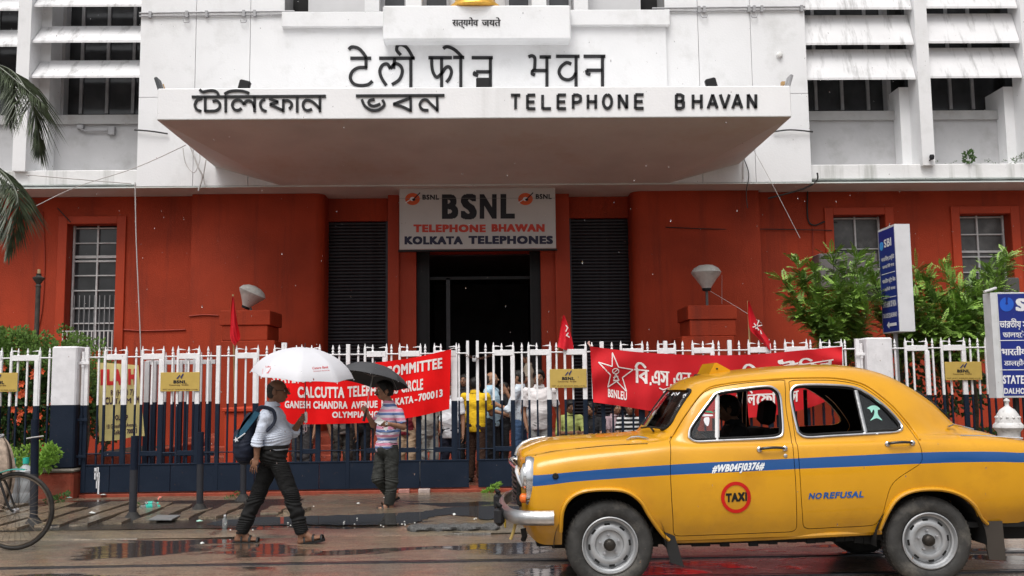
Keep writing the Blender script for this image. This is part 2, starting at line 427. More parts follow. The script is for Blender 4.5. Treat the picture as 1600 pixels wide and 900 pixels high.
# ============================================================ WET GROUND
def wet(name, c1, c2, c3, pud, sc=1.0, rough_dry=.42, puddle_col=(.035, .033, .032), stretch=.45):
    m = bpy.data.materials.new(name); m.use_nodes = True; nt = m.node_tree; L = nt.links.new
    b = nt.nodes['Principled BSDF']; g = nd(nt, 'ShaderNodeNewGeometry')
    mp = nd(nt, 'ShaderNodeMapping'); mp.inputs['Scale'].default_value = (stretch*sc, sc, sc); L(g.outputs['Position'], mp.inputs[0])
    def noise(s, d=8, r=.6, src=mp.outputs[0], dist=0):
        n = nd(nt, 'ShaderNodeTexNoise'); n.inputs['Scale'].default_value = s; n.inputs['Detail'].default_value = d
        n.inputs['Roughness'].default_value = r; n.inputs['Distortion'].default_value = dist; L(src, n.inputs['Vector']); return n.outputs['Fac']
    def rng_(x, a, b_, c=0, d=1):
        r = nd(nt, 'ShaderNodeMapRange'); r.inputs['From Min'].default_value = a; r.inputs['From Max'].default_value = b_
        r.inputs['To Min'].default_value = c; r.inputs['To Max'].default_value = d; L(x, r.inputs['Value']); return r.outputs[0]
    def mixc(f, a, b_):
        x = nd(nt, 'ShaderNodeMix', data_type='RGBA'); L(f, x.inputs[0])
        for v, i in ((a, 6), (b_, 7)):
            if isinstance(v, tuple): x.inputs[i].default_value = (*v, 1)
            else: L(v, x.inputs[i])
        return x.outputs[2]
    big = noise(.9, 6, .62, dist=.6); fine = noise(26, 6, .8); mid = noise(5, 9, .7)
    col = mixc(rng_(big, .4, .62), c1, c2); col = mixc(rng_(mid, .5, .68, 0, .75), col, c3)
    pudn = noise(1.1, 5, .55, dist=.4); pf = rng_(pudn, pud, pud+.035)
    sp = nd(nt, 'ShaderNodeTexVoronoi'); sp.inputs['Scale'].default_value = 48; L(g.outputs['Position'], sp.inputs['Vector'])
    spk = rng_(sp.outputs['Distance'], .1, .55, .55, 1.45)
    vm = nd(nt, 'ShaderNodeVectorMath', operation='SCALE'); L(col, vm.inputs[0]); L(spk, vm.inputs['Scale'])
    vn = nd(nt, 'ShaderNodeVectorMath', operation='SCALE'); L(vm.outputs[0], vn.inputs[0]); L(rng_(noise(13, 8, .8), .32, .68, .5, 1.5), vn.inputs['Scale'])
    col = mixc(pf, vn.outputs[0], puddle_col); L(col, b.inputs['Base Color'])
    ro = rng_(fine, .3, .7, rough_dry*.55, rough_dry*1.25)
    rm = nd(nt, 'ShaderNodeMix', data_type='FLOAT'); L(pf, rm.inputs[0]); L(ro, rm.inputs[2]); rm.inputs[3].default_value = .035
    L(rm.outputs[0], b.inputs['Roughness']); b.inputs['Specular IOR Level'].default_value = .5
    coat = rng_(mid, .35, .6, .45, 1.0); L(coat, b.inputs['Coat Weight']); L(rng_(fine, .35, .7, .03, .16), b.inputs['Coat Roughness'])
    hn = nd(nt, 'ShaderNodeMath', operation='ADD'); L(fine, hn.inputs[0]); L(sp.outputs['Distance'], hn.inputs[1])
    inv = nd(nt, 'ShaderNodeMath', operation='SUBTRACT'); inv.inputs[0].default_value = 1; L(pf, inv.inputs[1])
    hm = nd(nt, 'ShaderNodeMath', operation='MULTIPLY'); L(hn.outputs[0], hm.inputs[0]); L(inv.outputs[0], hm.inputs[1])
    rip = noise(16, 2, .5); ra = nd(nt, 'ShaderNodeMath', operation='MULTIPLY_ADD'); L(rip, ra.inputs[0]); ra.inputs[1].default_value = .35; L(hm.outputs[0], ra.inputs[2])
    bp = nd(nt, 'ShaderNodeBump'); bp.inputs['Strength'].default_value = .7; bp.inputs['Distance'].default_value = .012
    L(ra.outputs[0], bp.inputs['Height']); L(bp.outputs[0], b.inputs['Normal'])
    b2 = nd(nt, 'ShaderNodeBump'); b2.inputs['Strength'].default_value = .16; b2.inputs['Distance'].default_value = .01; L(ra.outputs[0], b2.inputs['Height']); L(b2.outputs[0], b.inputs['Coat Normal'])
    return m
ROADM = wet('wet_asphalt', (.165, .115, .076), (.115, .095, .070), (.21, .11, .070), .54, .9, .5, (.062, .047, .038))
FOOTM = wet('wet_footpath', (.145, .108, .068), (.09, .08, .058), (.21, .16, .105), .57, 1.1, .5, (.055, .046, .034))
YARDM = wet('wet_yard_floor', (.16, .06, .035), (.10, .06, .045), (.06, .05, .045), .62, 1.0, .5)

def sheet(name, x0, x1, y0, y1, z, m, nx=1, ny=1, amp=0, kind='structure'):
    mb = MB()
    def fn(a, b):
        x, y = x0+(x1-x0)*a, y0+(y1-y0)*b
        return (x, y, z+(amp*(math.sin(x*2.3+y*1.7)+math.sin(x*.9-y*3.1)) if amp else 0))
    mb.grid(fn, nx, ny); return tag(mb.build(name, m, smooth=True, fix=False), kind=kind)
KY = 10.42                                   # worn kerb line between road and footpath
sheet('ground', -150, 150, -120, 220, -.05, ROADM)
sheet('road', -60, 60, -14, KY, 0.0, ROADM, 120, 50, .003)
# tram rails let into the road
for yy in (8.84, 7.98, 6.2):
    mb = MB(); w = .05 if yy != 9.95 else .03
    mb.box(-40, 40, yy-w, yy-w*.25, -.02, .012); mb.box(-40, 40, yy+w*.35, yy+w*.7, -.02, .010)
    o = mb.build('tram_rail', mat('worn_rail_steel', (.10, .10, .11), .28, .3, 20, metal=.8)); tag(o, kind='structure')
# footpath with a low, broken kerb
FZ = .026
mb = MB(); nx, ny = 150, 26
def foot(a, b):
    b = 0 if b == 0 else (.004 if b*ny < 1.5 else b)
    x = -40+80*a; y = KY+(14.3-KY)*b
    e = .10*math.sin(x*1.3)+.07*math.sin(x*3.7+1)+.04*math.sin(x*9.1) if b == 0 else 0
    return (x, y+e-(.02 if b == 0 else 0), FZ*min(1, b*ny*1.5)+(-.02 if b == 0 else .005)+.004*math.sin(x*3+y*2))
mb.grid(foot, nx, ny); tag(mb.build('footpath', FOOTM, smooth=True, fix=False), kind='structure')
sheet('yard_floor', -40, 40, 14.3, 22.5, .02, YARDM)

# slanting broken drain slabs at the left of the footpath
SLAB = wet('wet_slab_stone', (.17, .125, .08), (.11, .09, .065), (.22, .17, .11), .66, 1.6, .45)
slabt = thing('broken_paving', 'row of slanting worn stone paving slabs with dark gaps near the left bollards', 'paving', tuple(G(250, 805)))
quads = []
x = -9.4
for i in range(22):
    w = .21+.06*random.random(); sk = random.uniform(-.06, .06)
    y0 = 10.95+.14*random.random()+(.0 if i < 12 else (i-12)*.12); y1 = 13.6-.25*random.random()-(.0 if i < 14 else (i-14)*.14)
    n = 5; jl = [random.uniform(-.03, .03) for _ in range(n+1)]; jr = [random.uniform(-.03, .03) for _ in range(n+1)]
    cut = random.random() < .4
    ytop = y1-(.5 if cut and i > 3 else 0)
    mb = MB(); zt = FZ+.030+random.uniform(0, .014)
    Lp = [(x+(-sk)*(k/n)*.9+jl[k]+.0, y0+(ytop-y0)*k/n) for k in range(n+1)]
    Rp = [(x+w+(-sk)*(k/n)*.9+jr[k], y0+(ytop-y0)*k/n) for k in range(n+1)]
    poly = Lp+Rp[::-1]
    mb.prism(poly, lambda a, b, d: (a, b, d), FZ-.03, zt)
    mb.build('slab', SLAB, slabt)
    x += w+.075+.03*random.random()
sheet('gap_sheet', -9.5, -2.6, 10.93, 13.7, FZ+.011, mat('black_wet_sheet', (.022, .019, .016), .25, .4, 9, bump=.4, spec=.5))  # black wet sheet under the slabs that darkens the gaps between them
# the long puddle along the kerb, standing water
PUD = mat('standing_water', (.055, .054, .053), .03, .1, 1, spec=.6); 
def puddle(name, pts, z, label=None):
    P = [(G(u, v).x, G(u, v).y) for u, v in pts]; P = smooth_line([(a, b) for a, b in P]+[P[0]], 9)[:-1]; P = [(a+.03*math.sin(b*31+a*17), b+.022*math.sin(a*23)+.012*math.sin(a*61)) for a, b in P]
    mb = MB(); mb.add([(p[0], p[1], z) for p in P], [tuple(range(len(P)))]); return tag(mb.build(name, PUD, fix=False), kind='structure')
puddle('puddle', [(322, 826), (350, 814), (420, 813), (520, 810), (600, 807), (660, 804), (700, 798), (780, 795), (830, 799), (800, 811), (765, 817), (730, 811), (690, 810), (660, 818), (640, 824), (560, 826), (480, 825), (380, 827)], FZ+.013)

# ============================================================ THE TELEPHONE BUILDING
YW = 20.5
B = thing('telephone_building', 'large red and white office building with a deep white entrance canopy', 'building', (0, YW, 0))
def bbx(name, u0, u1, v0, v1, Ya, Yb, m, parent=B, vref=None, bev=0, smooth=False):
    """box whose front face spans photo px u0..u1, v0..v1 at distance Ya and runs back to Yb"""
    um, vm = (u0+u1)/2, (v0+v1)/2
    xa, xb = U(u0, vm, Ya).x, U(u1, vm, Ya).x; zt, zb = U(um, v0, Ya).z, U(um, v1, Ya).z
    mb = MB()
    if bev: mb.bbox(xa, xb, Ya, Yb, zb, zt, bev)
    else: mb.box(xa, xb, Ya, Yb, zb, zt)
    return mb.build(name, m, parent)
ZC = 5.94                                    # underside of the white upper wall
XL, XR = -26.0, 26.0
def X_(u, v=240, Y=YW): return U(u, v, Y).x
def Z_(v, u=800, Y=YW): return U(u, v, Y).z
# --- upper white wall: backing, then separate render panels with open joints
pl, pr = X_(214), X_(1267)
mb = MB(); mb.box(pl+.02, X_(442), YW+.04, YW+.9, ZC+.01, 10.6); mb.box(X_(1045), pr-.02, YW+.04, YW+.9, ZC+.01, 10.6)
mb.box(X_(442), X_(1045), YW+.04, YW+.9, ZC+.01, Z_(16)); mb.build('upper_wall', JOINT, B)
zj = Z_(152, 230); ztop = 10.6; zcan = 6.3
def panel(xa, xb, za, zb, yf=YW, m=WHITE, nm='wall_panel', yb=None):
    g = .006; mb = MB(); mb.box(xa+g, xb-g, yf, yb or (YW+.05), za+g, zb-g); return mb.build(nm, m, B)
xs = [pl, X_(302), X_(388), X_(442)]
for a, b in zip(xs, xs[1:]): panel(a, b, ZC, zj); panel(a, b, zj, ztop)
xs = [X_(1045), X_(1097), X_(1180), pr]
for a, b in zip(xs, xs[1:]): panel(a, b, ZC, zj+.02); panel(a, b, zj+.02, ztop)
panel(X_(442), X_(1045), ZC, zj+.01, YW-.002)
panel(X_(442)-.01, X_(1045)+.01, zj+.01, Z_(41), YW-.06)
# header strips and the box under the emblem
for u0, u1, v0, v1, yf in ((440, 600, 18, 41.5, .16), (890, 1047, 15, 39, .16)):
    mb = MB(); mb.bbox(X_(u0, 30, YW-yf), X_(u1, 30, YW-yf), YW-yf, YW+.3, Z_(v1, (u0+u1)/2, YW-yf), Z_(v0, (u0+u1)/2, YW-yf), .012); mb.build('header_strip', WHITE, B)
ybx = YW-.42
mb = MB(); mb.bbox(X_(598, 35, ybx), X_(892, 35, ybx), ybx, YW+.3, Z_(61.5, 745, ybx), Z_(8, 745, ybx), .03); boxp = mb.build('emblem_box', WHITE, B)
# recess above the header: grey wall, piers, dark windows
mb = MB(); mb.box(X_(469), X_(1016), YW+.75, YW+1.0, 8.9, 11.2); mb.build('recess_wall', mat('pale_grey_wall', (.6, .6, .61), .6, .05, 2), B)
for u0, u1 in ((567, 590), (632, 657), (832, 855), (899, 921)):
    mb = MB(); mb.box(X_(u0, 5), X_(u1, 5), YW+.3, YW+.76, 8.9, 11.2); mb.build('pier', WHITE, B)
for u0, u1 in ((590, 632), (657, 700), (790, 832), (855, 897)):
    w = MB().box(X_(u0, 5), X_(u1, 5), YW+.7, YW+.74, 9.0, 10.6).build('window', DGLASS, B)
    mb = MB(); xa, xb = X_(u0, 5), X_(u1, 5)
    mb.box(xa, xa+.09, YW+.66, YW+.7, 9.0, 10.6); mb.box(xb-.06, xb, YW+.66, YW+.7, 9.0, 10.6); mb.box(xa, xb, YW+.655, YW+.7, 9.55, 9.62); mb.build('frame', STEELG, w)
# side bays with columns, concrete louvres, windows, spandrels and ledge
YG, YS = YW+1.35, YW+.85
cols = [X_(34, 140), X_(34, 140)-2.45, X_(34, 140)-4.9, X_(1445, 140), X_(1445, 140)+2.4, X_(1445, 140)+4.8]
for cx in cols:
    mb = MB(); mb.box(cx-.14, cx+.14, YW, YW+.5, Z_(262, 800), 11.5); mb.build('column', WHITE, B)
    s = 1 if cx < 0 else -1
    mb = MB(); mb.box(cx-.36, cx+.36, YW+.5, YW+1.4, ZC+.3, Z_(128) if cx > 0 else 11.5); mb.build('pilaster', WHITE, B)
def bay(xa, xb, lowers, rise, dep, left):
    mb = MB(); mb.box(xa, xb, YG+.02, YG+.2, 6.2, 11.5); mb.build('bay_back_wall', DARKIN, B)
    mb = MB(); mb.box(xa, xb, YS, YS+.15, ZC+.28, Z_(186, 800, YS)-.02); mb.build('spandrel', GREYWALL, B)
    mb = MB(); mb.box(xa, xb, YS-.07, YG, Z_(190, 800, YS-.07), Z_(176, 800, YS-.07)); mb.build('window_sill', mat('grey_sill_paint', (.40, .40, .40), .65, .1, 3, dirt=(.2, .17, .13), dirt_amt=.7, dirt_scale=2), B)
    # glazing
    w = MB().box(xa, xb, YG-.05, YG-.03, Z_(176, 800, YG), 11.4).build('window', DGLASS, B)
    n = max(2, int(round((xb-xa)/.55)))
    for i in range(1, n):
        xx = xa+(xb-xa)*i/n; MB().box(xx-.035, xx+.035, YG-.10, YG-.052, Z_(176, 800, YG), 11.4).build('mullion', STEELG, w)
    for v in lowers:
        z = Z_(v, 140 if left else 1340, YW+.1)
        P = [(YW+.08, z), (YW+.08, z+.05), (YW+.08+dep, z+.05+rise), (YW+.12+dep, z+rise)]
        mb = MB(); mb.prism(P, lambda a, b, d: (d, a, b), xa+.01, xb-.01); mb.build('louvre', WHITE_ST, B)
c0 = cols[0]
bay(c0+.14, pl, (-100, -45, 11, 67, 122), .50, .45, True)
bay(c0-2.45+.14, c0-.14, (-98, -42, 17, 73), .50, .45, True)
bay(c0-4.9+.14, c0-2.59, (-98, -42, 17, 73), .50, .45, True)
c1 = cols[3]
bay(pr, c1-.14, (-95, -40, 15.5, 70.5, 125), .74, .26, False)
bay(c1+.14, c1+2.26, (-97, -42, 14, 68.5, 123), .74, .26, False)
bay(c1+2.54, c1+4.66, (-97, -42, 14, 68.5, 123), .74, .26, False)
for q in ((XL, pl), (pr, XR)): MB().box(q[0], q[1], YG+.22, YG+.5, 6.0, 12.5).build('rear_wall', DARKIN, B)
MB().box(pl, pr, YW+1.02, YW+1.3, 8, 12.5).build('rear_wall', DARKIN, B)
# grey walls in the recess beside the glazing (blank reveal left of the panes)
MB().box(c0+.36, X_(108, 120, YG-.06), YG-.3, YG-.06, 6.8, 11.4).build('reveal', GREYWALL, B)
MB().box(X_(1379, 120, YG-.1), c1-.3, YG-.3, YG-.06, 6.8, 11.4).build('reveal', GREYWALL, B)
# ledges
yl = YW+.12
MB().bbox(XL, pl-.005, yl, YW+1.3, Z_(289, 120, yl), Z_(266, 120, yl), .015).build('ledge', WHITE_MOSS, B)
MB().bbox(pr+.005, XR, yl, YW+1.3, Z_(279, 1400, yl), Z_(256.5, 1400, yl), .015).build('ledge', WHITE_MOSS, B)
# soffit under the upper wall
YR = YW+.92
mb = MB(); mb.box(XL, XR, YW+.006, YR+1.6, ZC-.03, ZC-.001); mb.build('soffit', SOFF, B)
# --- canopy
YC = 16.84
FL, FR = U(245, 187, YC), U(1237, 182.5, YC); zf = (FL.z+FR.z)/2; zt = U(740, 136, YC).z
xbl, xbr = U(440, 283, YW).x, U(1045, 278, YW).x; xl_, xr_ = FL.x, FR.x
mb = MB()
v = [(xl_, YC, zf), (xr_, YC, zf), (xr_, YW+.02, zf), (xl_, YW+.02, zf), (xbl, YW+.02, ZC-.004), (xbr, YW+.02, ZC-.004)]
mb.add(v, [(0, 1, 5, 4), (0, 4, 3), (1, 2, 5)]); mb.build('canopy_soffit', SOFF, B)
mb = MB(); T = .012
mb.bbox(xl_, xr_, YC, YC+.18, zf+.002, zt, .014); mb.build('canopy_fascia', mat('fascia_white', (.82, .82, .83), .6, .03, 1.5, bump=.15, dirt=(.5, .5, .48), dirt_amt=.45, dirt_scale=1.6, streak=True, bscale=25), B)
mb = MB(); mb.bbox(xl_, xl_+.15, YC+.181, YW-.07, zf+.002, zt-.004, .01); mb.bbox(xr_-.15, xr_, YC+.181, YW-.07, zf+.002, zt-.004, .01)
mb.box(xl_+.15, xr_-.15, YC+.181, YW-.07, zf+.3, zf+.36); mb.build('canopy_deck', WHITE, B)
# --- raised letters on the fascia
def bfn(yf):
    return lambda a, b, d: (U(a, b, yf).x, d, U(a, b, yf).z)
def letter(strokes, w, yf, dep, name='letter', parent=B, mt=LETTER, sm=True):
    mb = MB(); F = bfn(yf)
    for s_ in strokes:
        p = smooth_line(s_, 4) if (len(s_) > 2 and sm) else s_
        stroke(mb, p, w, F, yf-.022, yf+.01)
    return mb.build(name, mt, parent)
LAT = {'T': [[(0, 0), (1, 0)], [(.5, 0), (.5, 1)]], 'E': [[(1, 0), (.1, 0)], [(.1, 0), (.1, 1)], [(.1, 1), (1, 1)], [(.1, .5), (.9, .5)]],
       'L': [[(.1, 0), (.1, 1)], [(.1, 1), (1, 1)]], 'P': [[(.1, 0), (.1, 1)], [(.1, 0), (.6, 0), (.95, .1), (1, .27), (.95, .44), (.6, .55), (.1, .55)]],
       'H': [[(.1, 0), (.1, 1)], [(.95, 0), (.95, 1)], [(.1, .5), (.95, .5)]], 'O': [[(.5+.45*math.sin(t*pi/8), .5-.5*math.cos(t*pi/8)) for t in range(17)]],
       'N': [[(.1, 1), (.1, 0)], [(.1, 0), (.92, 1)], [(.92, 1), (.92, 0)]], 'B': [[(.1, 0), (.1, 1)], [(.1, 0), (.6, 0), (.88, .1), (.88, .38), (.6, .48), (.1, .48)], [(.6, .48), (.95, .58), (.95, .9), (.65, 1), (.1, 1)]],
       'A': [[(0, 1), (.5, 0)], [(.5, 0), (1, 1)], [(.2, .68), (.8, .68)]], 'V': [[(0, 0), (.5, 1)], [(.5, 1), (1, 0)]]}
def latin(txt, spans, v0, v1):
    for ch, (a, b) in zip(txt, spans):
        sl = (a-1000)*-.0035
        w = 4.3
        st = [[(a+w/2+(b-a-w)*x, v0+sl+w/2+(v1-v0-w)*y) for x, y in s_] for s_ in LAT[ch]]
        letter(st, w, YC, .05, sm=False)
latin('TELEPHONE', [(796, 815), (820.5, 838.5), (844, 863), (868, 886.5), (892, 909.5), (915, 933.5), (939.5, 958.5), (963.5, 982.5), (989, 1007.5)], 146, 171.5)
latin('BHAVAN', [(1053, 1070.5), (1079, 1098.5), (1104, 1122.5), (1123, 1141.5), (1142.5, 1161), (1165, 1184)], 146.3, 171.8)
o1 = lambda s_: [[(x/4, y/4) for x, y in q] for q in s_]
o2 = lambda s_: [[(400+x/4, y/4) for x, y in q] for q in s_]
o3 = lambda s_: [[(800+x/4, y/4) for x, y in q] for q in s_]
BW = 4.0
for nm, st in (('headline_bar', o2([[(-400, 607), (437, 602)]])), ('headline_bar', o2([[(625, 600), (1178, 597)]]))): letter(st, 4.2, YC, .052, nm)
oA = lambda s_: [[(281+x/6.809, 125+y/6.809) for x, y in q] for q in s_]
for st in (oA([[(238, 200), (188, 215), (163, 265), (180, 313), (228, 334)]]),
           oA([[(272, 185), (272, 340)], [(272, 332), (340, 332), (390, 326), (424, 298), (426, 252), (395, 222), (350, 228)], [(213, 103), (245, 128), (300, 118), (355, 114), (398, 132), (414, 165)]]),
           oA([[(490, 180), (490, 345)], [(476, 152), (530, 124), (605, 115), (680, 122), (738, 142)]]),
           oA([[(658, 300), (625, 323), (582, 315), (560, 270), (580, 226), (630, 214), (668, 238), (686, 264)], [(686, 264), (705, 230), (740, 222), (775, 245), (797, 302)], [(797, 180), (797, 342)]]),
           oA([[(908, 204), (872, 225), (857, 265), (877, 313), (922, 335)]]),
           oA([[(952, 200), (1048, 234)], [(1048, 234), (958, 262)], [(958, 262), (1102, 326)], [(1102, 205), (1102, 342)], [(1102, 228), (1150, 220), (1190, 250), (1186, 285), (1164, 310)]]),
           oA([[(1250, 182), (1250, 346)]]),
           oA([[(1407, 310), (1360, 327), (1320, 303), (1314, 250), (1345, 216), (1400, 226), (1450, 265), (1492, 312)], [(1492, 178), (1492, 341)]]),
           o2([[(662, 622), (680, 662), (722, 690), (770, 686), (803, 655), (790, 625)], [(742, 622), (712, 628), (706, 650), (735, 664), (778, 650)]]),
           o2([[(966, 612), (858, 652)], [(858, 652), (915, 668), (968, 694)], [(966, 600), (968, 699)]]),
           o2([[(1078, 690), (1042, 686), (1024, 658), (1040, 628), (1068, 626), (1092, 650), (1136, 692)], [(1132, 600), (1134, 697)]])):
    letter(st, BW, YC, .05)
YP = YW-.06
DW = 4.9
for st in (o2([[(590, 365), (720, 365)], [(688, 365), (688, 425)], [(695, 424), (640, 425), (602, 450), (590, 490), (612, 525), (655, 536), (700, 530), (728, 508)], [(580, 310), (600, 295), (640, 303), (670, 332), (690, 362)]]),
           o2([[(770, 365), (992, 365)], [(868, 365), (860, 430)], [(840, 432), (822, 402), (792, 408), (774, 445), (786, 490), (815, 535)], [(840, 430), (870, 400), (903, 413), (915, 450), (895, 500), (850, 530)]]),
           o2([[(968, 365), (968, 560)], [(905, 345), (880, 315), (887, 285), (917, 282), (950, 308), (985, 370)]]),
           o2([[(1078, 362), (1225, 362)], [(1098, 362), (1100, 420), (1110, 460), (1130, 484), (1160, 460), (1185, 425), (1208, 420), (1222, 450), (1210, 490), (1190, 515)], [(1160, 362), (1160, 560)]]),
           o2([[(1280, 362), (1280, 560)], [(1232, 360), (1302, 360)], [(1170, 305), (1195, 293), (1235, 308), (1265, 333), (1290, 360)]]),
           o2([[(1348, 362), (1480, 362)], [(1465, 362), (1465, 560)], [(1375, 450), (1465, 450)], [(1372, 450), (1364, 464), (1388, 474)]]),
           o3([[(103, 357), (125, 350), (143, 368), (140, 440)], [(125, 442), (218, 442)], [(128, 440), (126, 462), (144, 470)], [(172, 357), (243, 357)], [(218, 357), (218, 560)]]),
           o3([[(275, 353), (422, 353)], [(400, 353), (400, 560)], [(370, 402), (340, 393), (305, 420), (294, 455), (315, 490), (355, 500), (385, 482), (398, 455)]]),
           o3([[(447, 353), (583, 353)], [(565, 353), (565, 560)], [(465, 440), (565, 440)], [(465, 440), (470, 460), (490, 466)]])):
    letter([s_ for s_ in st], DW, YP, .05)
def flat(yf):
    return lambda a, b: (U(a, b, yf).x, yf, U(a, b, yf).z)
def print_on(parent, name, items, yf, m, rows=22):
    """items: (text, x0, x1, baseline px, cap height px[, bold])"""
    F = lambda a, b: (U(a, -b, yf).x, yf, U(a, -b, yf).z)
    for it in items:
        mb = MB(); lettering(mb, it[0], F, it[1], it[2], -it[3], it[4], rows, it[5] if len(it) > 5 else .02); o = mb.build(name, m, parent, fix=False)
        if it[4] < 12.2: o['kind'] = 'stuff'
    return o
# motto under the emblem: raised letters
mb = MB(); F = lambda a, b: (U(a, -b, ybx-.012).x, ybx-.012, U(a, -b, ybx-.012).z)
lettering(mb, 'सत्यमेव', F, 707, 747, -40.5, 10.5, 26, .035); lettering(mb, 'जयते', F, 753, 782, -40.5, 10.5, 26, .035)
o = mb.build('motto_lettering', LETTER, B, fix=False)
gold = mat('gold_paint', (.72, .40, .07), .35, .15, 12, metal=.5)
E_ = thing('emblem', 'gilded round emblem base on the white box, cut by the top of the photo', 'emblem', (U(742, 8, ybx).x, ybx+.45, U(742, 8, ybx).z-.002))
mb = MB(); mb.lathe([(0, 0), (.56, 0), (.60, .03), (.58, .09), (.50, .13), (.42, .3), (.46, .34), (.4, .6), (.0, .62)], n=40); mb.build('plinth', gold, E_, smooth=40, world=False)
mb = MB()
for i in range(16):
    a = 2*pi*i/16; mb.lathe([(0, .02), (.05, .03), (.055, .06), (0, .1)], (.53*math.cos(a), .53*math.sin(a), 0), 8)
mb.build('beading', gold, E_, smooth=True, world=False)
# conduit pipes and brackets on the upper wall
for u0, u1, va, vb, br in ((218, 460, 20.5, 17.5, (235, 292, 323, 381, 398)), (1019, 1258, 13, 10.5, (1092, 1100, 1170, 1178, 1190, 1252))):
    r = thing('conduit', 'thin grey conduit pipe along the wall '+('left' if u0 < 500 else 'right')+' of the central panel', 'pipe', tuple(U(u0, va, YW-.05)))
    for dz, rr in ((0, .022), (-.07, .016)):
        a, b = U(u0, va, YW-.04), U(u1, vb, YW-.04); a.z += dz; b.z += dz; MB().tube([a, b], rr, 8).build('pipe', STEELG, r, True)
    for u in br: p = U(u, va+(vb-va)*(u-u0)/(u1-u0), YW-.04); MB().box(p.x-.03, p.x+.03, YW-.075, YW, p.z-.11, p.z+.03).build('clamp', STEELG, r)
    for u in br[1:4:2]:
        p = U(u, va+2, YW-.05); MB().tube([p+Vector((-.07, 0, -.12)), p+Vector((-.05, -.02, -.19)), p+Vector((.05, -.02, -.19)), p+Vector((.07, 0, -.12))], .012, 6).build('hook', STEELG, r, True)

# --- red ground floor
YP0 = YR-.22
RW = MB()
def wallpiece(name, xa, xb, za, zb, y0, y1, m=RED): return MB().box(xa, xb, y0, y1, za, zb).build(name, m, B)
ZT = ZC-.032
# window openings cut out of the flat wings
def wing(xa, xb, wins):
    """flat wall with rectangular openings; wins: (u0,u1,v0,v1) px at YR"""
    xs_ = sorted(wins, key=lambda w: w[0]); cur = xa
    for (x0, x1, zb, zt_) in xs_:
        wallpiece('wall', cur, x0, 0, ZT, YR, YR+.4); wallpiece('wall', x0, x1, zt_, ZT, YR, YR+.4); wallpiece('wall', x0, x1, 0, zb, YR, YR+.4); cur = x1
    wallpiece('wall', cur, xb, 0, ZT, YR, YR+.4)
def wrect(u0, u1, v0, v1): return (X_(u0, (v0+v1)/2, YR), X_(u1, (v0+v1)/2, YR), U((u0+u1)/2, v1, YR).z, U((u0+u1)/2, v0, YR).z)
WL = wrect(103, 181, 350, 548); WR1 = wrect(1304, 1385, 336, 470); WR2 = wrect(1502, 1582, 334, 470)
xpl0, xpl1, xpr0, xpr1 = X_(298, 420, YP0), X_(505, 420, YP0), X_(990, 420, YP0), X_(1190, 420, YP0)
wing(XL, xpl0+.05, [WL]); wing(xpr1-.05, XR, [WR1, WR2])
def surround(w):
    x0, x1, z0, z1 = w; t, t2 = .20, .17; y = YR-.05
    for a, b, c, d in ((x0-t, x0, z0-.1, z1+t2), (x1, x1+t, z0-.1, z1+t2), (x0, x1, z1, z1+t2)):
        MB().bbox(a, b, y, YR+.01, c, d, .008).build('window_surround', REDB, B)
for w in (WL, WR1, WR2): surround(w)
def steel_window(w, hbars, vb=.5, tilt=None, lower=None):
    x0, x1, z0, z1 = w; H_ = z1-z0; y = YR+.26
    fr = MB().box(x0+.02, x1-.02, y+.03, y+.04, z0, z1).build('window', DGLASS if lower is None else GGLASS, B)
    def bar(a, b, c, d, n='frame_bar', yy=y): MB().box(a, b, yy-.02, yy+.028, c, d).build(n, FRAMEW, fr)
    bar(x0+.02, x0+.06, z0, z1); bar(x1-.06, x1-.02, z0, z1)
    for k, (h, th) in enumerate(hbars): bar(x0+.061, x1-.061, z1-h*H_-th/2, z1-h*H_+th/2)
    hs_ = [0]+[h for h, _ in hbars]+[1]
    xm = x0+(x1-x0)*vb
    bar(xm-.018, xm+.018, z0, z1, yy=y-.003)
    return fr
w1 = steel_window(WL, [(.02, .03), (.14, .025), (.25, .06), (.285, .04), (.40, .025), (.52, .025), (.66, .03), (.78, .025)], .52)
steel_window(WR1, [(.02, .03), (.38, .025), (.62, .04), (.72, .035)], .5, lower=1)
w3 = steel_window(WR2, [(.02, .03), (.22, .03), (.42, .05), (.48, .03), (.66, .025), (.82, .04)], .45, lower=1)
# inner security bars seen in the lower half of the left window
x0, x1, z0, z1 = WL
for k in range(9):
    xx = x0+.1+(x1-x0-.2)*k/8; MB().box(xx-.006, xx+.006, YR+.22, YR+.232, z0, z0+1.25).build('security_bar', STEELG, w1)
# white balcony-like grille in front of the left window
gr = thing('window_grille', 'white steel bar grille projecting below the left window', 'grille', (x0, YR-.2, U(140, 545, YR).z))
za, zb = U(140, 560, YR-.25).z, U(140, 517, YR-.25).z
for k in range(13):
    xx = X_(98, 530, YR-.25)+(X_(175, 530, YR-.25)-X_(98, 530, YR-.25))*k/12
    MB().box(xx-.010, xx+.010, YR-.26, YR-.24, za, zb).build('bar', FRAMEW, gr)
for z in (za, (za+zb)/2-.08, zb-.012): MB().box(X_(97, 530, YR-.25), X_(176, 530, YR-.25), YR-.262, YR-.238, z, z+.02).build('rail', FRAMEW, gr)
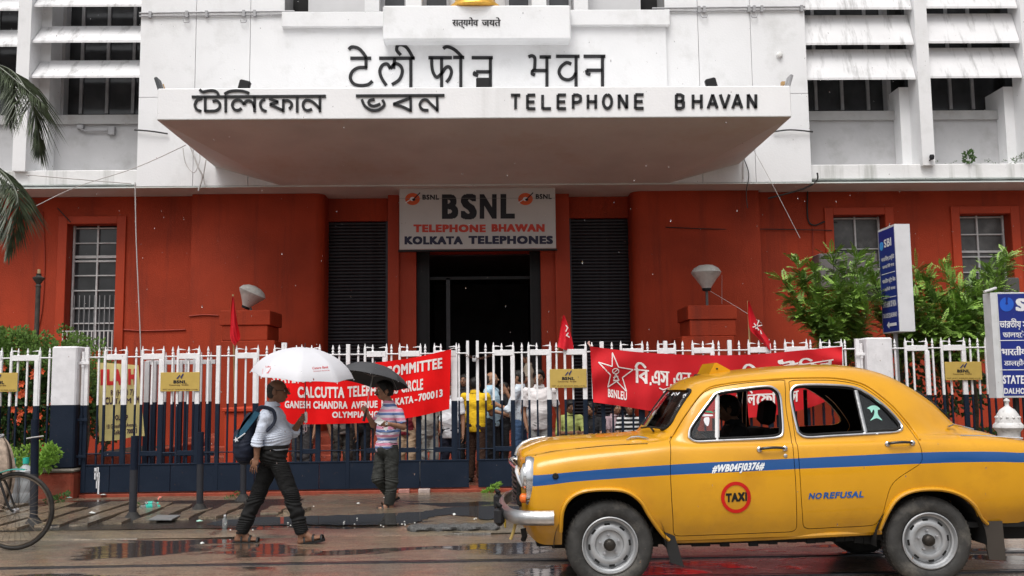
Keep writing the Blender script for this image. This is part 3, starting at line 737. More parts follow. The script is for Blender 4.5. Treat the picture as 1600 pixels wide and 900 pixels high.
# rounded piers beside the entrance
def pier(xa, xb, inner_right):
    r = .24; xi = xb if inner_right else xa
    prof = []
    for k in range(9):
        a = pi/2*k/8
        prof.append((xi-r+r*math.sin(a), YP0+r-r*math.cos(a)) if inner_right else (xi+r-r*math.sin(a), YP0+r-r*math.cos(a)))
    out_ = [(xa if inner_right else xb, YP0)]
    poly = [out_[0]]+prof+[(xi, YR+1.2), (out_[0][0], YR+1.2)]
    mb = MB(); mb.prism(poly, lambda a, b, d: (a, b, d), 0, ZT); return mb.build('pier', RED, B, smooth=40)
pier(xpl0, xpl1, True); pier(xpr0, xpr1, False)
YD = YR+.45
for (ua, ub, side) in ((505, 606, 'l'), (890, 990, 'r')):
    xa, xb = X_(ua, 430, YD)-.2*(side == 'l'), X_(ub, 430, YD)+.2*(side == 'r')
    zt_ = U(555, 346, YD).z if side == 'l' else U(940, 341, YD).z
    wallpiece('wall', xa, xb, zt_, ZT, YD-.05, YD+.5)
    sh = thing('roller_shutter', 'dark steel roller shutter '+('left' if side == 'l' else 'right')+' of the entrance door', 'shutter', ((xa+xb)/2, YD, 0))
    z = zt_-.004; k = 0
    bxm = None
    while z > .4:
        mb = MB(); P = [(0, 0), (-.022, -.012), (-.03, -.04), (-.022, -.066), (0, -.074)]
        if bxm is None:
            mb.prism([(a, b) for a, b in P], lambda a, b, d: (d, a, b), xa+.03, xb-.03); me = mb.mesh('slat', 60); bxm = me
        o = link('slat', bxm, SHUT, sh); o.location = (-(xa+xb)/2, .06, z); z -= .076
    for xx in (xa+.0, xb-.05): MB().box(xx+.001, xx+.05, YD-.02, YD+.06, .1, zt_-.002).build('guide_rail', SHUT, sh)
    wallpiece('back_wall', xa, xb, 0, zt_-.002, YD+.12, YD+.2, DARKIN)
# pilasters beside the door
for (ua, ub) in ((606, 623), (623, 650), (845, 868), (868, 891)):
    yy = YD-.42 if ua in (606, 868) else YD-.30
    wallpiece('pilaster', X_(ua, 430, yy), X_(ub, 430, yy), 0, ZT, yy, YD+.6, REDB)
# entrance: lintel, hall with dark walls, door frames, tube light
xa, xb = X_(650, 430, YD-.3), X_(845, 430, YD-.3)
wallpiece('lintel', xa, xb, U(745, 391, YD-.3).z, ZT, YD-.25, YD+.4, REDB)
zl = U(745, 391, YD-.3).z
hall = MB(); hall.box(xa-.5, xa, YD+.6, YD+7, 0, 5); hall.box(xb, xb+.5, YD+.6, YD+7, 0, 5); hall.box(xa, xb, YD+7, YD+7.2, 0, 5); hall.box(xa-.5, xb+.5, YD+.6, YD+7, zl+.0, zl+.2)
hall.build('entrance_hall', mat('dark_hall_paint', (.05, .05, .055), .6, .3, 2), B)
dr = thing('entrance_door', 'tall black entrance door frame standing open under the signboard', 'door', ((xa+xb)/2, YD, 0))
for (ua, ub, va, vb, yy) in ((650, 668, 391, 760, YD-.1), (668, 671, 391, 760, YD-.14), (828, 832, 391, 760, YD-.14), (832, 845, 391, 760, YD-.1)):
    MB().box(X_(ua, 430, yy), X_(ub, 430, yy), yy, yy+.12, .6, U((ua+ub)/2, va, yy).z).build('jamb', BLK, dr)
yy = YD+.1
MB().box(X_(671, 430, yy), X_(828, 430, yy), yy, yy+.06, U(745, 434, yy).z-.04, U(745, 434, yy).z+.03).build('transom', BLK, dr)
MB().box(X_(697, 430, yy), X_(703, 430, yy), yy, yy+.06, .6, U(745, 434, yy).z).build('jamb', mat('dark_grey_door', (.035, .036, .04), .4), dr)
tl = thing('tube_light', 'lit fluorescent tube in the dark entrance hall under the signboard', 'lamp', (U(762, 399, YD+2.5).x, YD+2.5, U(762, 399, YD+2.5).z))
MB().tube([U(733, 399.5, YD+2.5), U(792, 398.5, YD+2.5)], .022, 8).build('tube', mat('tube_glow', (.8, .8, .8), .5, emis=(.8, .87, 1, 1.1)), tl, True)
MB().box(*(lambda a, b: (a.x, b.x, YD+2.45, YD+2.55, a.z+.03, a.z+.09))(U(733, 399, YD+2.5), U(792, 399, YD+2.5))).build('batten', STEELG, tl)
# entrance steps
for k in range(4):
    MB().bbox(xpl0+.6, xpr1-.6, 17.9+.42*k, YR+.9 if k == 3 else 17.9+.42*(k+1)+.03, 0.0, .16*(k+1), .012).build('step', BRICKRED, B)
# threshold strip under the gate
# --- signboard over the door
ys = YW+.30
sb = thing('signboard', 'large grey BSNL TELEPHONE BHAWAN KOLKATA TELEPHONES signboard over the entrance', 'sign', tuple(U(745, 388, ys)))
sbm = mat('sign_flex_white', (.50, .48, .46), .35, .04, 2, dirt=(.25, .22, .2), dirt_amt=.2)
mb = MB(); a, b = U(624, 293, ys), U(869, 388, ys); mb.bbox(a.x, b.x, ys, ys+.12, b.z, U(745, 291, ys).z, .01); mb.build('panel', sbm, sb)
mb = MB(); mb.box(a.x-.03, b.x+.03, ys+.03, ys+.18, b.z-.035, b.z-.002); mb.box(a.x-.03, b.x+.03, ys+.02, ys+.18, a.z+.02, a.z+.10); mb.build('edge_trim', BLK, sb)
yp = ys-.004
BLACKP = mat('print_black', (.015, .015, .02), .5); REDP = mat('print_red', (.52, .05, .03), .5); NAVYP = mat('print_navy', (.02, .02, .05), .5); WHITEP = mat('print_white', (.72, .72, .74), .5)
ORP = mat('print_orange', (.62, .10, .025), .5)
print_on(sb, 'big_letters', [('B', 690.5, 716, 340.3, 39.2, .055), ('S', 720, 745, 340.6, 39.8, .055), ('N', 749.5, 776, 340, 39.2, .055), ('L', 782, 804.5, 339.8, 39.2, .055)], yp, BLACKP, 44)
print_on(sb, 'red_line', [('TELEPHONE', 646, 759, 362, 12, .07), ('BHAWAN', 768, 851, 361.3, 12, .07)], yp, REDP, 30)
print_on(sb, 'navy_line', [('KOLKATA', 632, 723, 381, 12.5, .07), ('TELEPHONES', 732, 864, 380.3, 12.5, .07)], yp, NAVYP, 30)
print_on(sb, 'small_name', [('BSNL', 660, 686, 311.5, 7.5, .04), ('BSNL', 837, 862, 310.5, 7.5, .04)], yp, BLACKP, 20)
for uc in (644.5, 821):
    mb = MB(); F = lambda a, b, d: (U(a, b, yp).x, d, U(a, b, yp).z)
    mb.prism(arc(uc, 311, 11.5, 9.5, 0, 360, 24)[:-1], F, yp-.001, yp+.002); lg = mb.build('logo', ORP, sb)
    mb = MB(); mb.prism(arc(uc, 311, 4, 3.2, 0, 360, 14)[:-1], F, yp-.004, yp-.002); stroke(mb, [(uc-11, 317), (uc-2, 311)], 1.3, F, yp-.005, yp-.002); mb.build('logo_ring', WHITEP, lg)
    mb = MB(); stroke(mb, [(uc+1, 312), (uc+12, 301)], 1.6, F, yp-.007, yp-.004); mb.prism(arc(uc+2, 312, 2.6, 2, 0, 360, 10)[:-1], F, yp-.008, yp-.005); mb.build('logo_arrow', BLACKP, lg)
mb = MB(); stroke(mb, [(624, 310), (867, 309.5)], .5, F, yp-.002, yp-.001); mb.build('seam', mat('seam_grey', (.2, .19, .18), .6), sb)
# --- stair pedestals with lamps
for side, (ca, cb, cv0, cv1, ba, bb, bv1) in (('left', (343, 422, 485, 508, 347, 418, 532)), ('right', (1075, 1152, 477, 499, 1078, 1150, 525))):
    r = thing('pedestal', f'square red masonry pedestal carrying the {side} white lamp', 'pedestal', tuple(G((ca+cb)/2, 690)*1.0)); yq = 19.0
    um = (ca+cb)/2
    def q(u0, u1, v0, v1, y0, y1, n): 
        a, b = U(u0, (v0+v1)/2, y0), U(u1, (v0+v1)/2, y0); MB().bbox(a.x, b.x, y0, y1, (U(um, v1, y0).z if v1 < 900 else 0), U(um, v0, y0).z, .012).build(n, RED, r)
    q(ca, cb, cv0, cv1, yq, yq+1.1, 'cap'); q(ba, bb, cv1+.2, bv1, yq+.03, yq+1.05, 'shaft'); q(ca-3, cb+4, bv1+.2, 999, yq-.01, yq+1.12, 'base')
LAMPW = mat('lamp_shell', (.50, .49, .46), .45, .12, 6, dirt=(.2, .18, .15), dirt_amt=.7, dirt_scale=5)
def lamp(u, vb, vc, w, label, tilt):
    yy = 19.4; p = U(u, vb, yy); r = thing('garden_lamp', label, 'lamp', tuple(p)); s = w*yy/1500/2
    h = (vb-vc)*yy/1500
    M = Matrix.Translation((0, 0, h)) @ Matrix.Rotation(tilt, 4, 'Y') @ Matrix.Translation((0, 0, 0))
    mb = MB(); mb.lathe([(.0, -s*.95), (s*.28, -s*.93), (s*.36, -s*.75), (s*.72, -s*.22), (s*.9, -.0), (s, s*.16)], n=32).xf(M); mb.build('bowl', LAMPW, r, 40, world=False)
    mb = MB(); mb.lathe([(s*1.0, s*.17), (s*1.03, s*.22), (s*.85, s*.50), (s*.5, s*.70), (0, s*.78)], n=32).xf(M); mb.build('hood', LAMPW, r, 40, world=False)
    mb = MB(); mb.lathe([(s*.28, -s*1.05), (s*.32, -s*.93), (s*.30, -s*.8)], n=16).xf(M); mb.build('collar', BLK, r, 40, world=False)
    q = M @ Vector((0, 0, -s*.98)); MB().tube([(0, 0, 0), (0, 0, q.z*.8), q], .028, 10).build('stem', mat('lamp_stem', (.10, .10, .10), .5), r, True, world=False)
lamp(1105, 478, 430, 46, 'pale cone shaped garden lamp upright on the right red pedestal', 0)
lamp(392, 487, 462, 42, 'pale garden lamp leaning over on the left red pedestal', math.radians(24))
# --- floodlights on the canopy edge
def flood(u, v, lab, kind):
    yy = YC+.25 if kind != 'back' else YC+.3; p = U(u, v, yy); p.z = zt; r = thing('floodlight', lab, 'floodlight', tuple(p))
    if kind == 'box':
        s = 1 if u > 700 else -1
        mb = MB(); mb.bbox(-.10, .10, -.06, .05, .03, .20, .02); mb.xf(Matrix.Translation((0, 0, .02)) @ Matrix.Rotation(-.25*s, 4, 'Y')); mb.build('housing', BLK, r, world=False)
        MB().tube([(-.09, 0, 0), (-.09, 0, .1)], .008, 6).tube([(.09, 0, 0), (.09, 0, .1)], .008, 6).build('bracket', BLK, r, world=False)
    elif kind == 'back':
        MB().bbox(-.13, .13, -.06, .06, .05, .26, .02).build('housing', BLK, r, world=False)
        MB().tube([(-.07, 0, 0), (-.07, 0, .06)], .008, 6).tube([(.07, 0, 0), (.07, 0, .06)], .008, 6).build('bracket', BLK, r, world=False)
    else:
        s = -1 if u < 700 else 1
        mb = MB(); mb.bbox(-.03, .03, -.12, .12, 0, .27, .012); mb.xf(Matrix.Translation((0, 0, 0)) @ Matrix.Rotation(.32*s, 4, 'Y')); mb.build('housing', mat('grey_lamp_case', (.07, .075, .08), .5) if s < 0 else STEELG, r, world=False)
        mb = MB(); mb.tube([(0, 0, 0), (s*-.05, 0, .08), (s*-.02, 0, .16)], .012, 6)
        if s > 0: mb.box(-.09, -.03, -.04, .04, .09, .15)
        mb.build('bracket', mat('ochre_fitting', (.45, .28, .12), .6), r, world=False)
flood(253, 134, 'thin grey floodlight at the left end of the canopy top', 'side'); flood(380, 134, 'black box floodlight above the Bengali lettering', 'box')
flood(755, 134, 'black floodlight box standing in front of the Hindi letters', 'back'); flood(1113, 131, 'black box floodlight above the word BHAVAN', 'box'); flood(1228, 131, 'tilted floodlight with ochre fitting at the right end of the canopy top', 'side')
# bracket on the left spandrel, camera on the right column, globe lamp on the wall
r = thing('wall_bracket', 'rusty metal hinge bracket on the grey spandrel at upper left', 'bracket', tuple(U(150, 200, YS)))
a, b = U(122, 199, YS-.06), U(176, 201, YS-.06)
MB().tube([a, U(133, 205, YS-.06), U(168, 204, YS-.06), b], .022, 6).build('rod', STEELG, r); MB().bbox(a.x-.02, a.x+.12, YS-.09, YS, a.z-.04, a.z+.06, .01).build('plate', STEELG, r); MB().bbox(b.x-.1, b.x+.05, YS-.09, YS, b.z-.14, b.z+.05, .01).build('plate', STEELG, r)
r = thing('security_camera', 'small black camera at the foot of the right white column', 'camera', tuple(U(1456, 247, YW-.05)))
p = U(1456, 246, YW-.08); MB().lathe([(0, .07), (.04, .06), (.055, .02), (.045, -.04), (0, -.06)], (p.x, p.y, p.z), 12).build('body', BLK, r, True)
MB().tube([p, p+Vector((-.02, .1, -.06))], .015, 6).build('mount', BLK, r)
MB().lathe([(0, -.06), (.05, -.05), (.07, -.01), (.07, .01)], tuple(U(1218, 86, YW-.02)), 14, 'y').build('sensor_dome', mat('offwhite', (.7, .7, .68), .4), B, True)
# grey metal box beneath the right windows
for (u0, u1, v0, v1, lab) in ((1281, 1372, 396, 450, 'grey metal duct box under the middle right window, behind the shrub'), (1538, 1594, 434, 470, 'dark caged box under the far right window')):
    a, b = U(u0, (v0+v1)/2, YR-.5), U(u1, (v0+v1)/2, YR-.5)
    r = thing('equipment_box', lab, 'box', ((a.x+b.x)/2, YR-.3, U(u0, v1, YR-.5).z))
    MB().bbox(a.x, b.x, YR-.5, YR-.02, U(u0, v1, YR-.5).z, U(u0, v0, YR-.5).z, .02).build('case', mat('weathered_tin', (.13, .12, .12), .5, .2, 4) if u0 < 1400 else mat('dark_cage', (.08, .08, .075), .6), r)
    for k in range(0):
        z = U(u0, v0+8+k*9, YR-.5).z; MB().box(a.x+.05, b.x-.05, YR-.512, YR-.502, z-.012, z+.012).build('slot', BLK, r)
# cables
def cable(pts, r, m, label, sag=0, name='cable'):
    P = [U(*p) for p in pts]
    if sag:
        Q = []
        for a, b in zip(P, P[1:]):
            for k in range(12):
                t = k/12; q = a.lerp(b, t); q.z -= sag*4*t*(1-t); Q.append(q)
        P = Q+[P[-1]]
    else: P = [Vector(p) for p in smooth_line([tuple(p) for p in P], 5)] if len(P) > 2 else P
    o = MB().tube(P, r, 5).build(name, m, None, True); return tag(o, label, 'cable')
cable([(56, 322, 19.5), (120, 292, 19.5), (212, 262, 19), (290, 227, 18)], .008, CABLEW, 'thin pale wire running up from the palm to the left canopy corner')
cable([(211, 285, YW-.1), (213, 380, YW-.1), (219, 520, YW-.3), (221, 600, YW-.5)], .011, CABLEW, 'pale cord hanging straight down the red wall right of the left window')
cable([(40, 273, YW+.02), (120, 280, YW+.02), (205, 287, YW+.02)], .012, CABLEW, 'grey cable along the mossy left ledge')
cable([(286, 231, YW-.15), (290, 255, YW-.15), (303, 270, YW-.15), (312, 252, YW-.12), (312, 240, YW-.1)], .010, CABLEW, 'looped pale cable below the left canopy corner')
cable([(297, 228, YW-.15), (310, 262, YW-.15), (316, 276, YW-.12), (310, 298, YW-.1)], .018, CABLEW, 'bundle of cables hanging off the left end of the white wall')
cable([(322, 250, YW-.15), (318, 275, YW-.1), (320, 288, YW-.1)], .012, CABLEW, 'short pale cable end beside the hanging bundle')
cable([(210, 203, YW-.06), (235, 205, YW-.08), (262, 209, YW-.06)], .018, CABLE, 'dark cable leaving the left panel edge under the canopy')
cable([(1208, 206, YW-.06), (1235, 203, YW-.08), (1270, 206, YW-.06)], .018, CABLE, 'twisted black cable right of the canopy on the white panel')
cable([(1161, 245, YW-.05), (1161, 280, YW-.05)], .018, CABLEW, 'white pipe stub under the right canopy corner')
cable([(1162, 247, YW-.05), (1170, 272, YW-.05), (1166, 300, YW), (1168, 325, YW)], .010, CABLE, 'loose black wire beneath the right canopy corner')
cable([(1176, 232, YW-.1), (1200, 275, YW-.1), (1250, 372, YW-.1)], .006, CABLEW, 'thin wire crossing down in front of the right red wall')
cable([(1277, 270, YW), (1276, 282, YW), (1255, 295, YW+.1), (1200, 310, YW+.3)], .02, CABLE, 'thick black cable round the right end of the white panel')
cable([(1262, 290, YR-.03), (1262, 340, YR-.03), (1272, 352, YR-.03), (1290, 346, YR-.03), (1308, 348, YR-.03)], .018, CABLE, 'black cable dropping to the middle right window')
cable([(1040, 355, YP0-.02), (1120, 358, YP0-.02), (1200, 358, YR-.05), (1300, 360, YR-.08)], .010, CABLE, 'thin dark cable stapled across the right red pier')
cable([(1270, 356, YR-.02), (1270, 400, YR-.02)], .014, mat('red_pipe', (.3, .04, .02), .6), 'red painted pipe down the wall by the middle right window')
cable([(66, 330, YR-.02), (70, 400, YR-.02), (66, 480, YR-.02), (58, 520, YR-.02)], .014, mat('red_pipe', (.3, .04, .02), .6), 'red painted cable down the wall left of the left window')
cable([(190, 515, YR-.02), (230, 517, YR-.02), (290, 515, YR-.02)], .016, mat('red_pipe', (.3, .04, .02), .6), 'red painted pipe along the wall right of the left window')
cable([(295, 494, YP0-.02), (318, 492, YP0-.02), (341, 493, YP0-.02)], .014, mat('red_pipe', (.3, .04, .02), .6), 'short red painted pipe on the left pier')
cable([(90, 325, YR-.07), (110, 347, YR-.08)], .012, CABLE, 'short black wire crossing the corner of the left window surround')
cable([(1128, 430, YR-.3), (1128, 475, YR-.3)], .004, CABLEW, 'thin wire hanging beside the right lamp')
cable([(1110, 455, 19), (1160, 485, 18), (1190, 505, 16)], .004, CABLEW, 'thin string tied from the right lamp toward the red flag')
# ============================================================ FENCE, GATES, PILLARS
YF = 14.4; ZTOP, ZBAR, ZLOW, ZS0, ZS1 = 2.21, 2.065, .65, .09, .475
def fx(u): return U(u, 600, YF).x
_pm = {}
def spike_mesh(kind, z0):
    """picket meshes, local x=0; kinds: S spear, R / L frame post with barb, T flat post, W wide post"""
    key = (kind, z0)
    if key in _pm: return _pm[key]
    mb = MB()
    if kind == 'S':
        w = .013; mb.bbox(-w, w, -w, w, z0, ZBAR+.02, .003)
        mb.lathe([(.014, ZBAR+.02), (.021, ZBAR+.045), (.010, ZBAR+.06), (.019, ZBAR+.085), (.004, ZTOP)], n=6)
    elif kind in 'RL':
        w = .017; s = 1 if kind == 'R' else -1
        mb.bbox(-w, w, -w, w, z0, ZTOP-.05, .003); mb.lathe([(.014, ZTOP-.05), (.012, ZTOP-.03), (.002, ZTOP+.015)], n=6)
        mb.tube([(0, 0, ZTOP-.045), (s*.04, 0, ZTOP-.043), (s*.115, 0, ZTOP-.050)], [.010, .010, .002], 6)
    elif kind == 'T': mb.bbox(-.029, .029, -.029, .029, z0, ZTOP+.005, .004)
    elif kind == 'W': mb.bbox(-.032, .032, -.022, .022, z0, ZBAR-.0415, .004)
    elif kind == 'E': mb.bbox(-.021, .021, -.021, .021, z0, ZTOP+.04, .003)
    _pm[key] = mb.mesh('picket'); return _pm[key]
def gate(root, items, u_bars, ushapes, y=YF, z0=ZS1, sheet_=None, dz=0):
    Y0 = root.location.copy()
    for kind, u in items:
        o = link('picket' if kind in 'SRL' else 'post', spike_mesh(kind, z0 if kind != 'T' else ZS0), GATE, root)
        o.location = (fx(u)-Y0.x, (0 if kind not in 'S' else .012)+random.uniform(-.004, .004), dz)
        o.rotation_euler = (random.uniform(-.004, .004), random.uniform(-.005, .005), 0)
    a, b = fx(u_bars[0]), fx(u_bars[1])
    MB().tube([(a-Y0.x, -.004, ZBAR+dz), (b-Y0.x, -.004, ZBAR+dz)], .011, 6).build('top_rail', GATE, root, world=False)
    MB().tube([(a-Y0.x, -.004, ZLOW+dz), (b-Y0.x, -.004, ZLOW+dz)], .010, 6).build('low_rail', GATE, root, world=False)
    for (p, q) in ushapes:
        p, q = fx(p)-Y0.x, fx(q)-Y0.x
        MB().bbox(p+.018, q-.001, -.024, .024, ZBAR-.042+dz, ZBAR+.042+dz, .004).build('frame_rail', GATE, root, world=False)
        MB().bbox(p+.018, q-.02, -.022, .022, ZLOW-.04+dz, ZLOW+.03+dz, .004).build('frame_rail', GATE, root, world=False)
    if sheet_:
        for (p, q) in zip(sheet_, sheet_[1:]):
            MB().bbox(fx(p)-Y0.x+.003, fx(q)-Y0.x-.003, -.02, .012, ZS0, ZS1, .004).build('kick_plate', GATE, root, world=False)
        MB().bbox(fx(sheet_[0])-Y0.x, fx(sheet_[-1])-Y0.x, -.028, .02, ZS1+.001, ZS1+.022, .003).build('sill_bar', GATE, root, world=False)
G1 = thing('gate_leaf', 'long left gate leaf with white spiked pickets above dark blue sheet, behind the walking men', 'gate', (fx(430), YF, ZS0))
G1.location.z = 0
it1 = [('T', 136), ('S', 153), ('R', 164), ('S', 179), ('W', 194), ('L', 197), ('S', 211), ('R', 221), ('S', 236), ('W', 251.5), ('L', 254), ('S', 268), ('R', 277.5), ('S', 293), ('W', 308.5), ('L', 311),
       ('S', 325), ('T', 340.5), ('S', 356), ('R', 368.5), ('S', 383), ('W', 399.3), ('L', 402), ('S', 415), ('R', 428.5), ('E', 441.5)]
gate(G1, it1, (136, 441), [(164, 198), (221, 255), (277.5, 312), (368.5, 403)], sheet_=(131, 176, 222, 270, 340.5, 400, 441))
G2 = thing('gate_leaf', 'left middle gate leaf hung with the red committee banner', 'gate', (fx(590), YF, 0))
it2 = [('E', 446), ('S', 463), ('R', 472), ('S', 486), ('W', 497), ('L', 500), ('S', 518.5), ('S', 529.5), ('T', 544), ('S', 558.5), ('R', 571), ('S', 583), ('W', 600), ('L', 602.8), ('S', 612.5), ('R', 625), ('S', 636.5), ('W', 653), ('L', 656),
       ('S', 665), ('R', 678), ('S', 689), ('W', 709), ('L', 712.3), ('S', 717.3), ('E', 730)]
gate(G2, it2, (446, 730), [(472, 500), (571, 603), (625, 656), (678, 712.5)], sheet_=(446, 500, 544, 610, 656, 732))
G3 = thing('gate_leaf', 'right gate leaf standing behind the taxi, hung with the red star banner', 'gate', (fx(1040), YF, 0))
it3 = [('E', 746), ('S', 759), ('R', 771), ('S', 784), ('W', 800.5), ('L', 802.7), ('S', 815), ('R', 827), ('S', 840), ('W', 857), ('L', 859.5), ('S', 871), ('R', 883.5), ('S', 896), ('W', 913.5), ('L', 916), ('S', 927), ('T', 942),
       ('S', 956.5), ('R', 972), ('S', 988), ('W', 1001), ('L', 1004), ('S', 1014.5), ('R', 1029), ('T', 1041.5), ('L', 1056), ('S', 1068), ('R', 1084), ('S', 1100), ('W', 1114), ('L', 1116.7), ('S', 1126), ('T', 1141.5), ('S', 1157), ('R', 1172),
       ('S', 1187.5), ('W', 1202), ('L', 1205), ('S', 1213), ('R', 1229), ('S', 1243), ('W', 1259), ('L', 1262), ('S', 1268.5), ('R', 1285), ('S', 1299.5), ('W', 1314), ('L', 1317), ('S', 1324), ('T', 1342)]
gate(G3, it3, (746, 1342), [(771, 803), (827, 860), (883.5, 917), (972, 1004), (1029, 1056), (1084, 1117), (1172, 1205), (1229, 1262), (1285, 1317)], sheet_=(746, 800, 857, 942, 1041, 1141, 1240, 1345))
G4 = thing('railing', 'fixed white and blue railing to the right of the right gate pillar', 'fence', (fx(1500), YF, 0))
it4 = [('S', 1402), ('R', 1417), ('S', 1430), ('W', 1450), ('L', 1450.5), ('S', 1461.5), ('R', 1474.5), ('S', 1487), ('W', 1507.5), ('L', 1511), ('S', 1519), ('S', 1531), ('R', 1543), ('S', 1556), ('W', 1570), ('S', 1583), ('R', 1597), ('S', 1611), ('W', 1626), ('S', 1640), ('R', 1655), ('S', 1670), ('W', 1686), ('S', 1700)]
gate(G4, it4, (1394, 1705), [(1417, 1450), (1474.5, 1511), (1543, 1573), (1597, 1629), (1655, 1689)], z0=.45)
G5 = thing('railing', 'fixed white and blue railing to the left of the left gate pillar', 'fence', (fx(40), YF, 0))
it5 = [('S', 75), ('L', 61), ('W', 58), ('S', 42), ('S', 26), ('R', 16), ('L', 1.5), ('W', -1), ('S', -16), ('S', -30), ('R', -44), ('L', -58), ('W', -60), ('S', -74), ('S', -90), ('R', -104)]
gate(G5, it5, (-110, 87), [(16, 61), (-44, 1)], z0=.45)
# spiral wire on the rail and the chain with padlock between the leaves
ch = thing('gate_chain', 'rusty chain with padlock tying the two middle gate leaves', 'chain', (fx(740), YF-.05, 2.0))
mc = mat('rusty_chain', (.10, .045, .03), .6, .4, 30, metal=.5)
for k in range(16):
    t = k/15; p = Vector((fx(729)+(fx(768)-fx(729))*t, YF-.05, 2.03-.05*math.sin(pi*t))); n = 10; R_ = .016
    pts = [p+Vector((math.cos(2*pi*i/n)*R_*1.4, (math.sin(2*pi*i/n)*R_ if k % 2 else 0), (0 if k % 2 else math.sin(2*pi*i/n)*R_))) for i in range(n+1)]
    MB().tube(pts, .004, 5, cap=False).build('chain_link', mc, ch)
p = U(741, 560, YF-.07); MB().bbox(p.x-.03, p.x+.03, YF-.09, YF-.055, p.z-.05, p.z, .008).tube([p+Vector((-.02, 0, 0)), p+Vector((-.015, 0, .04)), p+Vector((.015, 0, .04)), p+Vector((.02, 0, 0))], .006, 6).build('padlock', STEELG, ch)
# pillars
def pillar(u0, u1, lab, s):
    x0, x1 = fx(u0), fx(u1); r = thing('gate_pillar', lab, 'pillar', ((x0+x1)/2, YF, 0))
    MB().bbox(x0, x1, YF-.16, YF+.22, .455, 2.225, .02).build('shaft', PILLAR, r)
    hx = x1+.045 if s > 0 else x0-.045
    MB().tube([(hx, YF-.04, .5), (hx, YF-.04, 2.15)], .022, 8).build('hinge_rod', GATE, r)
    for z in (1.98, 1.15, .62):
        MB().bbox(hx-.10, hx+.10, YF-.075, YF-.065, z-.02, z+.02, .003).lathe([(.03, -.06), (.03, .06)], (hx, YF-.04, z), 10).build('hinge', GATE, r)
    return r
pL = pillar(87, 126, 'white and navy masonry pillar on a red brick plinth at the left end of the gates', 1)
pR = pillar(1351, 1391, 'white and navy masonry pillar at the right end of the gates, above the taxi boot', -1)
# plinth walls
pw = thing('plinth_wall', 'low faded red plinth wall under the left railing and pillar', 'wall', (fx(40), YF, 0))
MB().bbox(fx(-110), fx(128), YF-.20, YF+.26, 0, .40, .03).build('base', BRICKRED, pw); MB().bbox(fx(-110), fx(130), YF-.22, YF+.28, .401, .452, .02).build('coping', CONC, pw)
pw = thing('plinth_wall', 'low faded red plinth wall under the right railing', 'wall', (fx(1500), YF, 0))
MB().bbox(fx(1349), fx(1720), YF-.20, YF+.26, 0, .40, .03).build('base', BRICKRED, pw); MB().bbox(fx(1348), fx(1720), YF-.22, YF+.28, .401, .452, .02).build('coping', CONC, pw)
th = MB(); th.bbox(fx(129), fx(1349), YF-.02, YF+.5, 0, .068, .01); tag(th.build('threshold', BRICKRED), 'low red masonry threshold running under all the gate leaves', 'threshold')
for i, (u, w, c) in enumerate(((632, 17, (.42, .2, .17)), (663, 18, (.45, .36, .33)), (600, 10, (.3, .1, .07)), (820, 12, (.3, .1, .06)))):
    o = MB().bbox(fx(u-w/2), fx(u+w/2), YF-.12, YF-.03, FZ, .085, .008).build('brick', mat('loose_brick%d' % i, c, .8, .2, 9, bump=.3))
    tag(o, ['pale pink brick under the gate below the striped shirt man', 'pale grey brick under the left middle gate leaf', 'dark red brick beside the pale pink one under the gate', 'dark red brick under the right gate leaf by the taxi nose'][i], 'brick', 'bricks wedged under the gates')
# white drip stain on the kick plate
mb = MB(); dy = YF-.0205
for (u, v0, v1, w) in ((150, 731, 739, 5), (152.5, 730, 752, 2.4), (148.5, 736, 749, 1.6), (154, 738, 772, 1.5), (151, 745, 763, 1.2)):
    a, b = U(u-w/2, v0, dy), U(u+w/2, v1, dy); mb.box(a.x, b.x, dy-.003, dy-.001, b.z, a.z)
tag(mb.build('paint_drip', WHITEP), 'white paint drip running down the blue sheet of the left gate', 'paint drip')
# inner folded gate seen behind the left leaf
G6 = thing('inner_gate', 'second white and blue gate folded open behind the left gate leaf', 'gate', (U(280, 600, 15.7).x, 15.7, 0))
ygi = 15.7
def fx2(u): return U(u, 600, ygi).x
zt2 = U(280, 555, ygi).z; zb2 = U(280, 566, ygi).z
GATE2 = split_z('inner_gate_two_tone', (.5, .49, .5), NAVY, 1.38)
for u, w in ((258.5, .018), (271, .018), (303, .018), (314, .018), (329, .018), (290, .018)): MB().bbox(fx2(u)-w, fx2(u)+w, ygi-w, ygi+w, .12, zt2-.05, .004).lathe([(w, zt2-.05), (.003, zt2+.05)], (fx2(u), ygi, 0), 6).build('picket', GATE2, G6)
for u, w in ((282, .035), (325.5, .032), (230, .04), (241, .04)): MB().bbox(fx2(u)-w, fx2(u)+w, ygi-w, ygi+w, .12, zb2+.02, .004).build('post', GATE2, G6)
for z in (zb2, .55): MB().bbox(fx2(228), fx2(336), ygi-.02, ygi+.02, z-.035, z+.035, .004).build('rail', GATE2, G6)
